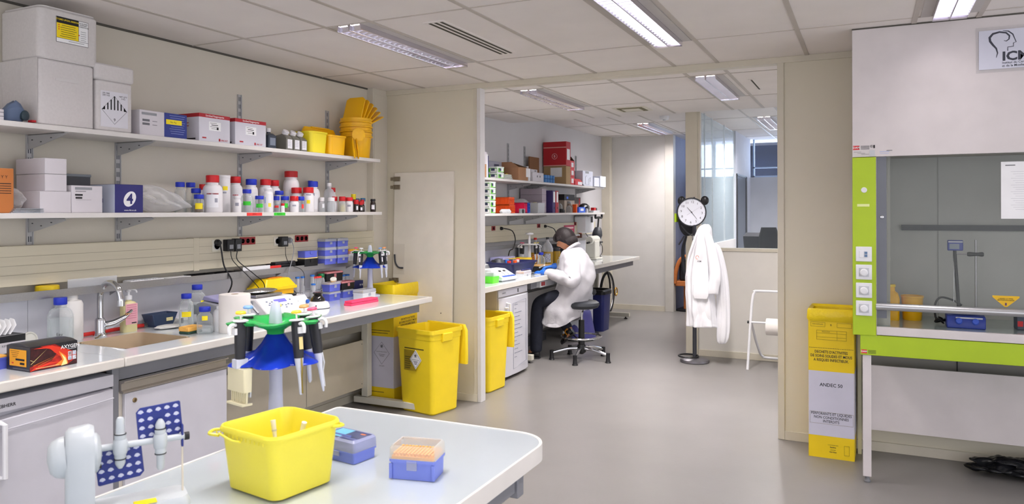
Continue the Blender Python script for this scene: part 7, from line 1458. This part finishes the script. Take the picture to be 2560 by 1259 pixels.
text('ICM', .022, (-.035, -.083, 1.055), 'y', mat('charcoal_print'), t, bold=.02); s = B().tube([(-.055 + .016 * math.cos(a), -.082, 1.095 + .018 * math.sin(a)) for a in [0, 1, 2, 3, 4, 5]], .0022, 5, 3).build('emblem', mat('orange_red_thread', 'd8704e', .7), t)
# white tubular stand with paper roll
t = thing('roll_stand', 'white tubular folding stand carrying a big paper roll, cut by the right jamb', 'roll stand', (-.78, 7.78, 0)); tw = mat('white_tube_paint', 'e2e2e6', .35)
B().tube([(-.29, -.15, .0), (-.27, -.08, .45), (-.255, -.05, .68), (-.235, -.045, .75), (-.19, -.04, .768), (.3, -.04, .768)], .0125, 10, 4).build('front_frame', tw, t); B().tube([(-.262, -.075, .46), (-.25, .10, .28), (-.225, .27, .10), (-.20, .30, .06), (-.15, .31, .045), (.3, .31, .045)], .0125, 10, 4).build('rear_frame', tw, t)
B().cyl((-.27, -.08, .46), (.3, -.08, .46), .010, n=10).build('axle', tw, t); B().cyl((-.30, -.08, .46), (-.285, -.08, .46), .014, n=10).build('end_cap', blackcap, t)
t = thing('paper_roll', 'big white paper roll on the tubular stand', 'paper roll', (-.70, 7.70, .46)); B().axlathe((-.20, 0, -.035), (1, 0, 0), [(.03, 0), (.08, 0), (.082, .004), (.082, .4), (.03, .4), (.03, .004)], 32).build('roll', mat('soft_white_paper'), t)
# ================================================================ swivel stool
t = thing('swivel_stool', 'black swivel stool with a chrome star base and foot ring, under the seated woman', 'stool', (-2.73, 7.42, 0))
B().lathe([(.001, .545), (.15, .545), (.175, .555), (.19, .58), (.185, .605), (.16, .62), (.001, .622)], n=36).build('seat', mat('charcoal_vinyl', '2f3238', .5), t)
B().cyl((0, 0, .50), (0, 0, .545), .022, n=14).cyl((-.0, -.0, .52), (.0, -.09, .515), .006, n=8).build('seat_bracket', blackcap, t)
B().cyl((0, 0, .40), (0, 0, .5), .014, n=14).build('piston', chrome, t); B().lathe([(.032, .16), (.034, .17), (.030, .42), (.001, .421)], n=20).build('column_sleeve', blackcap, t)
B().lathe([(.02, .06), (.045, .08), (.05, .12), (.04, .16), (.001, .165)], n=20).build('hub', blackcap, t)
B().tube([(.21 * math.cos(a), .21 * math.sin(a), .245) for a in [2 * PI * k / 40 for k in range(40)]], .010, 10, cyc=True).build('foot_ring', chrome, t)
for a in (.4, 2.5, 4.6): B().cyl((.03 * math.cos(a), .03 * math.sin(a), .20), (.205 * math.cos(a), .205 * math.sin(a), .243), .007, n=8).build('ring_spoke', chrome, t)
for k in range(5):
    a = math.radians(62 + 72 * k); c_, s_ = math.cos(a), math.sin(a)
    l = B().tube([(.035 * c_, .035 * s_, .12), (.15 * c_, .15 * s_, .115), (.30 * c_, .30 * s_, .078)], [.020, .017, .013], 10, 4).build('star_leg', chrome, t)
    B().lathe([(.001, 0), (.030, 0), (.032, .004), (.024, .015), (.020, .06), (.022, .10), (.001, .102)], (.315 * c_, .315 * s_, 0), 14).build('glide', blackcap, l)
# ================================================================ seated woman
def skinned(name, chains, m, parent, sub=2, root=0, smooth=True):
    """chains: dict of vertices {key:(x,y,z,r)} and edges [(a,b)]"""
    V_, E_ = chains; keys = list(V_); idx = {k: i for i, k in enumerate(keys)}
    me = bpy.data.meshes.new(name); me.from_pydata([V_[k][:3] for k in keys], [(idx[a], idx[b]) for a, b in E_], []); me.update()
    o = bpy.data.objects.new(name, me); COL.objects.link(o)
    sk = o.modifiers.new('skin', 'SKIN'); sk.use_smooth_shade = True; sk.branch_smoothing = .4
    if not me.skin_vertices:
        bpy.context.view_layer.objects.active = o; bpy.ops.mesh.customdata_skin_add()
    for i, k in enumerate(keys):
        r = V_[k][3]; me.skin_vertices[0].data[i].radius = r if isinstance(r, tuple) else (r, r); me.skin_vertices[0].data[i].use_root = (k == root or (root == 0 and i == 0))
    ss = o.modifiers.new('sub', 'SUBSURF'); ss.levels = ss.render_levels = sub
    dg = bpy.context.evaluated_depsgraph_get(); dg.update(); nm = bpy.data.meshes.new_from_object(o.evaluated_get(dg)); bpy.data.objects.remove(o)
    nm.name = name; nm.materials.clear(); nm.materials.append(m)
    for p in nm.polygons: p.use_smooth = True
    o = bpy.data.objects.new(name, nm); COL.objects.link(o); o.parent = parent; return o
skin = mat('skin', 'c98a66', .5, var=.05, vs=12, sss=.1); hairm = mat('dark_brown_hair', '1c1315', .62, var=.4, vs=30, stretch=(1, 1, .15), bump=.25, bs=60)
jeans = mat('black_denim', '1f2230', .85, var=.1, vs=30, bump=.2); glove = mat('blue_nitrile', '2f74d8', .4, bump=.15, bs=60)
Yc = 7.42
t = thing('person', 'person in white lab coat and blue gloves, seated and bent over the bench', 'person', (-2.70, Yc, 0))
ox = 2.70
def P(x, dy, z, r): return (x + ox, dy, z, r)
# one continuous body: pelvis, spine, neck, arms, legs (legs in skin; trousers over them)
bv = {'pel': P(-2.80, 0, .72, .10), 'wst': P(-2.72, 0, .86, .105), 'chs': P(-2.79, 0, .98, .11), 'upc': P(-2.82, 0, 1.07, .085), 'nk0': P(-2.83, 0, 1.15, .052), 'nk1': P(-2.865, 0, 1.205, .046), 'hd0': P(-2.90, 0, 1.24, .05),
      'shL': P(-2.80, -.12, 1.08, .040), 'elL': P(-2.73, -.24, .86, .043), 'wrL': P(-3.02, -.20, .91, .028),
      'shR': P(-2.81, .12, 1.08, .040), 'elR': P(-2.84, .24, .87, .043), 'wrR': P(-3.05, .16, .95, .028),
      'hpL': P(-2.84, -.09, .68, .08), 'knL': P(-3.16, -.16, .59, .062), 'anL': P(-3.19, -.15, .10, .040), 'toL': P(-3.27, -.16, .04, .034),
      'hpR': P(-2.84, .09, .68, .08), 'knR': P(-3.07, .14, .50, .062), 'anR': P(-2.88, .08, .26, .040), 'toR': P(-2.98, .08, .17, .034)}
be = [('pel', 'wst'), ('wst', 'chs'), ('chs', 'upc'), ('upc', 'nk0'), ('nk0', 'nk1'), ('nk1', 'hd0'), ('upc', 'shL'), ('shL', 'elL'), ('elL', 'wrL'), ('upc', 'shR'), ('shR', 'elR'), ('elR', 'wrR'), ('pel', 'hpL'), ('hpL', 'knL'), ('knL', 'anL'), ('anL', 'toL'), ('pel', 'hpR'), ('hpR', 'knR'), ('knR', 'anR'), ('anR', 'toR')]
skinned('body', (bv, be), skin, t, root='pel')
# trousers
tv = {'pel': P(-2.80, 0, .71, .105), 'hpL': P(-2.86, -.09, .68, .090), 'thL': P(-3.00, -.13, .65, .088), 'knL': P(-3.165, -.16, .595, .078), 'shL': P(-3.18, -.155, .36, .074), 'cuL': P(-3.19, -.15, .11, .070), 'cxL': P(-3.19, -.15, .06, .068),
      'hpR': P(-2.86, .09, .68, .090), 'thR': P(-2.95, .13, .60, .088), 'knR': P(-3.08, .14, .49, .075), 'shR': P(-2.98, .11, .37, .064), 'cuR': P(-2.90, .085, .28, .058)}
skinned('trousers', (tv, [('pel', 'hpL'), ('hpL', 'thL'), ('thL', 'knL'), ('knL', 'shL'), ('shL', 'cuL'), ('cuL', 'cxL'), ('pel', 'hpR'), ('hpR', 'thR'), ('thR', 'knR'), ('knR', 'shR'), ('shR', 'cuR')]), jeans, t, root='pel')
# shoes
shoe = mat('black_leather', '15161a', .35)
def shoe_(heel, toe, up, nm='shoe'):
    h, q, u = Vector(heel), Vector(toe), Vector(up).normalized(); d = (q - h); L = d.length; d.normalize(); s_ = d.cross(u).normalized(); rings = []
    for f, w, ht in ((0, .026, .06), (.04, .034, .085), (.25, .036, .085), (.45, .040, .06), (.7, .046, .042), (.9, .036, .032), (1.0, .016, .018)):
        c = h + d * L * f; rings.append([c + s_ * (w * math.cos(a)) + u * (max(0, ht * (.5 + .5 * math.sin(a)))) for a in [2 * PI * k / 16 for k in range(16)]])
    b = B().loft([[tuple(p) for p in r] for r in rings]); o = b.build(nm, shoe, t, ang=60)
    sb = B().loft([[tuple(h + d * L * f + s_ * w * sg + u * e) for sg, e in ((-1, -.012), (1, -.012), (1, .004), (-1, .004))] for f, w in ((0, .028), (.3, .036), (.7, .046), (1.0, .018))]); sb.build('sole', mat('dark_sole', '2a2a2e', .6), o); return o
shoe_((-3.145 + ox, -.15, .012), (-3.34 + ox, -.18, .012), (0, 0, 1))
so = shoe_((-2.84 + ox, .075, .262), (-2.99 + ox, .09, .135), (-.62, 0, .78))
B().tube([(-2.905 + ox, .035, .31), (-2.93 + ox, .03, .275), (-2.90 + ox, .03, .24)], .008, 6, 3).build('gold_buckle', mat('gold_buckle', 'd0902c', .3, .8), so)
# coat: torso + skirt over thighs, as one garment with sleeves as part meshes
def ell_ring(cx, cy, cz, rx, ry, tilt, n=48, fa=0, ph=0, folds=6):
    r = []
    for i in range(n):
        a = 2 * PI * i / n; f = 1 + fa * (math.sin(folds * a + ph) * .6 + .4 * math.sin((folds * 2 + 1) * a - ph * 2))
        x, y = rx * f * math.cos(a), ry * f * math.sin(a); r.append((cx + x * math.cos(tilt), cy + y, cz + x * math.sin(tilt)))
    return r
C_ = lambda x: x + ox
# ring x axis tilts so the skirt turns from vertical torso to lie over the thighs
def fr_(fx, fz, bx, bz, ry, fa=.0, ph=0, folds=6, sag=0):
    """garment ring from its front point to its back point"""
    cx, cz, rx = (fx + bx) / 2, (fz + bz) / 2, math.hypot(fx - bx, fz - bz) / 2; r = ell_ring(C_(cx), 0, cz, rx, ry, math.atan2(bz - fz, bx - fx), fa=fa, ph=ph, folds=folds)
    return [(x, y, z - sag * max(0, 1 - ((x - C_(cx)) / rx) ** 2) * (.5 + .5 * min(1, abs(y) / ry))) for x, y, z in r]
rings = [fr_(-2.925, 1.150, -2.775, 1.215, .070), fr_(-2.935, 1.13, -2.755, 1.195, .11), fr_(-2.945, 1.10, -2.705, 1.155, .165), fr_(-2.955, 1.05, -2.645, 1.085, .20, .012, 0), fr_(-2.968, .96, -2.600, .99, .205, .02, 1), fr_(-2.972, .86, -2.585, .89, .20, .03, 2), fr_(-2.985, .77, -2.592, .79, .195, .035, 2.5),
         fr_(-3.03, .69, -2.625, .71, .21, .03, 3), fr_(-3.085, .62, -2.665, .635, .225, .03, 3.3), fr_(-3.125, .55, -2.70, .56, .235, .035, 3.6, 7, .03), fr_(-3.155, .48, -2.725, .50, .24, .04, 4, 7, .06), fr_(-3.185, .42, -2.738, .44, .245, .045, 4.2, 7, .10),
         fr_(-3.175, .425, -2.745, .445, .235, .045, 4.2, 7, .098), fr_(-3.12, .54, -2.71, .55, .215, .03, 3.6, 7, .03)]
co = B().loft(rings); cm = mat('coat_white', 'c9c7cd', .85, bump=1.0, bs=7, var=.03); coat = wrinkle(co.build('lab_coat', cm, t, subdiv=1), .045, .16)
def sleeve(a, b, c, rs, nm='sleeve'):
    a, b, c = Vector(a), Vector(b), Vector(c); pts = [a, a.lerp(b, .35), a.lerp(b, .75), b, b.lerp(c, .3), b.lerp(c, .65), c]; rnd = random.Random(3)
    s = B().tube([tuple(p) for p in pts], rs, 20, 5); i = 0; vs = []
    for k, v in enumerate(s.v):
        j = k // 20; an = (k % 20) / 20 * 2 * PI; f = .0045 * math.sin(j * 1.1 + 2 * math.sin(an)) + .003 * math.sin(3 * an + j * .5); q = Vector(v); vs.append((q.x + f * math.cos(an), q.y + f * math.sin(an), q.z + f * .6))
    s.v = vs; return wrinkle(s.build(nm, cm, t, ang=80), .026, .10)
sleeve((C_(-2.80), -.09, 1.10), (C_(-2.735), -.235, .845), (C_(-3.055), -.20, .925), [.060, .092, .086, .078, .070, .058, .044])
sleeve((C_(-2.81), .09, 1.10), (C_(-2.84), .245, .865), (C_(-3.07), .16, .955), [.060, .090, .082, .074, .066, .054, .043])
B().tube([(C_(-2.775), .07, 1.215), (C_(-2.765), 0, 1.222), (C_(-2.775), -.07, 1.215), (C_(-2.85), -.09, 1.165), (C_(-2.93), -.05, 1.10)], [.014, .018, .018, .016, .010], 8, 5).build('collar', cm, t)
B().tube([(C_(-2.93), -.03, 1.12), (C_(-2.905), -.075, 1.02), (C_(-2.895), -.06, .93)], [.008, .010, .006], 8, 4).build('lapel', cm, t)
B().box(C_(-2.93), C_(-2.85), -.198, -.196, .90, .93) and None
text('ICM', .02, (C_(-2.87), -.155, .935), 'y', mat('orange_red_thread'), t, bold=.02, rz=0, name='emblem').rotation_euler = (PI / 2, 0, -.9)
B().tube([(C_(-2.885), -.05, 1.145), (C_(-2.90), .0, 1.12), (C_(-2.885), .05, 1.145)], .012, 8, 4).build('black_top', blackcap, t)
# head
def skull(cx, cy, cz, tilt):
    n, m = 28, 22; rings = []
    for j in range(m + 1):
        v = j / m; th_ = PI * v; ring = []
        for i in range(n):
            u = 2 * PI * i / n; q = max(math.sin(th_), .03); dx, dy, dz = q * math.cos(u), q * math.sin(u), -math.cos(th_)
            # local: front = -x
            x = .098 * dx; y = .074 * dy; z = .112 * dz
            fr = max(0, -dx)
            if dz < 0:   # jaw
                k = -dz; y *= 1 - .38 * k * k; x = x * (1 - .20 * k) - .012 * k
                if dx > 0: x *= 1 - .35 * k
            # nose, brow, mouth, chin
            g = lambda a, b, s: math.exp(-((a - b) / s) ** 2)
            nose = .022 * g(dy, 0, .17) * (g(dz, -.20, .13) + .55 * g(dz, -.02, .16)) * (fr > .3)
            lips = .007 * g(dy, 0, .28) * g(dz, -.50, .06) * (fr > .3); lips += .006 * g(dy, 0, .26) * g(dz, -.60, .055) * (fr > .3)
            chin = .010 * g(dy, 0, .30) * g(dz, -.86, .14) * (fr > .1); eye = -.008 * (g(dy, .36, .16) + g(dy, -.36, .16)) * g(dz, .05, .10) * (fr > .3)
            x -= nose + lips + chin + eye
            ring.append((x, y, z))
        rings.append(ring)
    M = Matrix.Translation((cx, cy, cz)) @ Matrix.Rotation(-tilt, 4, 'Y'); return rings, M
hx, hz, ht = C_(-2.912), 1.268, .52
rg, M = skull(hx, 0, hz, ht); hd = B().loft(rg); hd.rot(M); head = hd.build('head', skin, t, ang=180)
def hp(p): return tuple(M @ Vector(p))
for sy in (-1, 1):
    e = B().ell((0, 0, 0), (.010, .004, .013), 10, 8); e.rot(M @ Matrix.Translation((.012, sy * .073, -.012)) @ Matrix.Rotation(.25 * sy, 4, 'Z')); e.build('ear', skin, head)
    e = B().ell((0, 0, 0), (.0095, .0125, .0075), 12, 8); e.rot(M @ Matrix.Translation((-.080, sy * .028, .006))); e.build('eye', mat('eye_white', 'e8e4e0', .3), head)
    e = B().ell((0, 0, 0), (.003, .0055, .0055), 10, 6); e.rot(M @ Matrix.Translation((-.0885, sy * .028, .003))); e.build('iris', mat('dark_iris', '22150f', .2), head)
    e = B().ell((0, 0, 0), (.011, .014, .005), 10, 6); e.rot(M @ Matrix.Translation((-.080, sy * .028, .0115))); e.build('eyelid', skin, head)
    e = B().tube([(-.091, sy * .014, .024), (-.0915, sy * .028, .029), (-.084, sy * .045, .025)], .0028, 6, 3); e.rot(M); e.build('eyebrow', hairm, head)
e = B().tube([(-.101, -.018, -.0585), (-.1095, 0, -.057), (-.101, .018, -.0585)], [.002, .0045, .002], 8, 4); e.rot(M); e.build('mouth', mat('lip', 'a8564a', .4), head)
e = B().ell((0, 0, 0), .0035, 8, 6); e.rot(M @ Matrix.Translation((.012, -.078, -.028))); e.build('earring', mat('gold_buckle'), head)
# hair: bob cap with fringe covering crown, sides and nape
n, m = 56, 26; rings = []
for j in range(m + 1):
    v = j / m; ring = []
    for i in range(n):
        u = 2 * PI * i / n; cu, su = math.cos(u), math.sin(u); back = max(0, cu); front = max(0, -cu)
        # lower limit of the hair around the head (height on the skull sphere)
        zmin = -.66 if cu > .28 else (-.66 + (.28 - cu) / .36 * .72 if cu > -.08 else .06 + min(1, (-.08 - cu) / .5) * .10)
        dz = 1 - (1 - zmin) * v; q = math.sqrt(max(.0009, 1 - dz * dz)) if dz > -1 else .1
        if dz < 0: q = max(q, .86)
        thick = 1.14 + .05 * back + .025 * math.sin(11 * u + 3 * v) * v + .012 * math.sin(23 * u) * v
        ring.append((.101 * q * cu * thick, .080 * q * su * thick, .118 * dz * 1.10 + (.004 if v < .1 else 0)))
    rings.append(ring)
h = B().loft(list(reversed(rings)), cap=True); h.rot(M); h.build('hair', hairm, t, ang=180)
s = B(); rnd = random.Random(6)
for k in range(16):   # fringe locks and side locks
    sy = -.062 + k * .0083; L = rnd.uniform(.036, .050); x0 = -.096 + abs(sy) * .30
    s.tube([(x0 + .035, sy, .090), (x0 - .004, sy, .066), (x0 - .013, sy * 1.05, .066 - L * .6), (x0 - .008, sy * 1.1, .066 - L)], [.010, .012, .009, .002], 6, 3)
for k in range(36):   # nape tips
    u = -1.30 + k * .075; c_, q_ = math.cos(u), math.sin(u)
    if c_ < -.25: continue
    L = rnd.uniform(.02, .04); s.tube([(.106 * c_, .086 * q_, -.02), (.108 * c_ + .002, .088 * q_, -.06), (.098 * c_ + .006 * rnd.random(), .08 * q_, -.06 - L)], [.014, .014, .004], 6, 3)
for sy in (-1, 1):
    for k in range(4): s.tube([(-.040 + k * .012, sy * .078, .05), (-.044 + k * .012, sy * .084, .025), (-.040 + k * .014, sy * .081, .002 - .006 * k)], [.011, .010, .003], 6, 3)
s.rot(M); s.build('hair_lock', hairm, t)
# hands in blue gloves: palm + five fingers each
def hand_(w, d, up, side, curl, nm='glove'):
    """w wrist, d pointing direction, up = back of hand normal, side = thumb side"""
    w, d, up, sd = Vector(w), Vector(d).normalized(), Vector(up).normalized(), Vector(side).normalized()
    vs = {'w': (*w, .024), 'p': (*(w + d * .045), (.030, .017)), 'k': (*(w + d * .075), (.034, .015))}; es = [('w', 'p'), ('p', 'k')]
    o = skinned(nm, (vs, es), glove, t, root='w', sub=2)
    for i, L in enumerate((.066, .074, .069, .055)):
        off = sd * (.026 - i * .0175); a = w + d * .074 + off; cl = curl[i]; s1 = L * .45; s2 = L * .32; s3 = L * .25
        d1 = (d * math.cos(cl * .5) - up * math.sin(cl * .5)).normalized(); d2 = (d * math.cos(cl * 1.2) - up * math.sin(cl * 1.2)).normalized(); d3 = (d * math.cos(cl * 1.7) - up * math.sin(cl * 1.7)).normalized()
        p0 = a - d * .018; p1 = a + d1 * s1; p2 = p1 + d2 * s2; p3 = p2 + d3 * s3
        skinned('finger', ({'a': (*p0, .0095), 'b': (*a, .0098), 'c': (*p1, .0090), 'd': (*p2, .0084), 'e': (*p3, .0065)}, [('a', 'b'), ('b', 'c'), ('c', 'd'), ('d', 'e')]), glove, o, sub=1, root='a')
    b0 = w + d * .02 + sd * .018; b1 = w + d * .045 + sd * .042 - up * .008; b2 = b1 + (d * .7 + sd * .2 - up * .4).normalized() * .032; b3 = b2 + (d * .85 - sd * .1 - up * .35).normalized() * .024
    skinned('thumb', ({'a': (*b0, .014), 'b': (*b1, .0115), 'c': (*b2, .0100), 'd': (*b3, .0075)}, [('a', 'b'), ('b', 'c'), ('c', 'd')]), glove, o, sub=1, root='a')
    cf = B().axlathe(w - d * .03, d, [(.030, 0), (.033, .004), (.031, .03), (.026, .05)], 18); cf.build('cuff', glove, o)
hand_((C_(-3.085), -.20, .925), (-1, .12, -.10), (-.05, -.45, .9), (-.1, .9, .4), (.5, .55, .65, .8))
hand_((C_(-3.10), .14, .965), (-.8, -.45, -.12), (0, .3, .95), (-.35, -.9, .2), (.9, 1.0, 1.1, 1.2))
tt = thing('sample_vial', 'small clear vial held between the gloved fingers', 'vial', (-3.19, 7.42, .965)); B().cyl((-.025, 0, -.01), (.03, 0, .015), .007, n=12).build('tube', plasticclear, tt); B().cyl((.03, 0, .015), (.04, 0, .0195), .008, n=12).build('cap', white, tt)
# repeats of one kind in one room share a group phrase
kinds = {}
for o in bpy.data.objects:
    if o.parent is None and 'category' in o and 'group' not in o and o.get('kind') != 'structure':
        b_ = o.name.split('.')[0]; r_ = 'near' if o.matrix_basis.translation.y < 5.41 else 'second'
        kinds.setdefault((b_, r_), []).append(o)
for (b_, r_), os_ in kinds.items():
    if len(os_) > 1:
        ph = b_.replace('_', ' '); ph = ph + ('es' if ph.endswith(('s', 'x', 'sh')) else 's')
        for o in os_: o['group'] = '%s in the %s room' % (ph, r_)
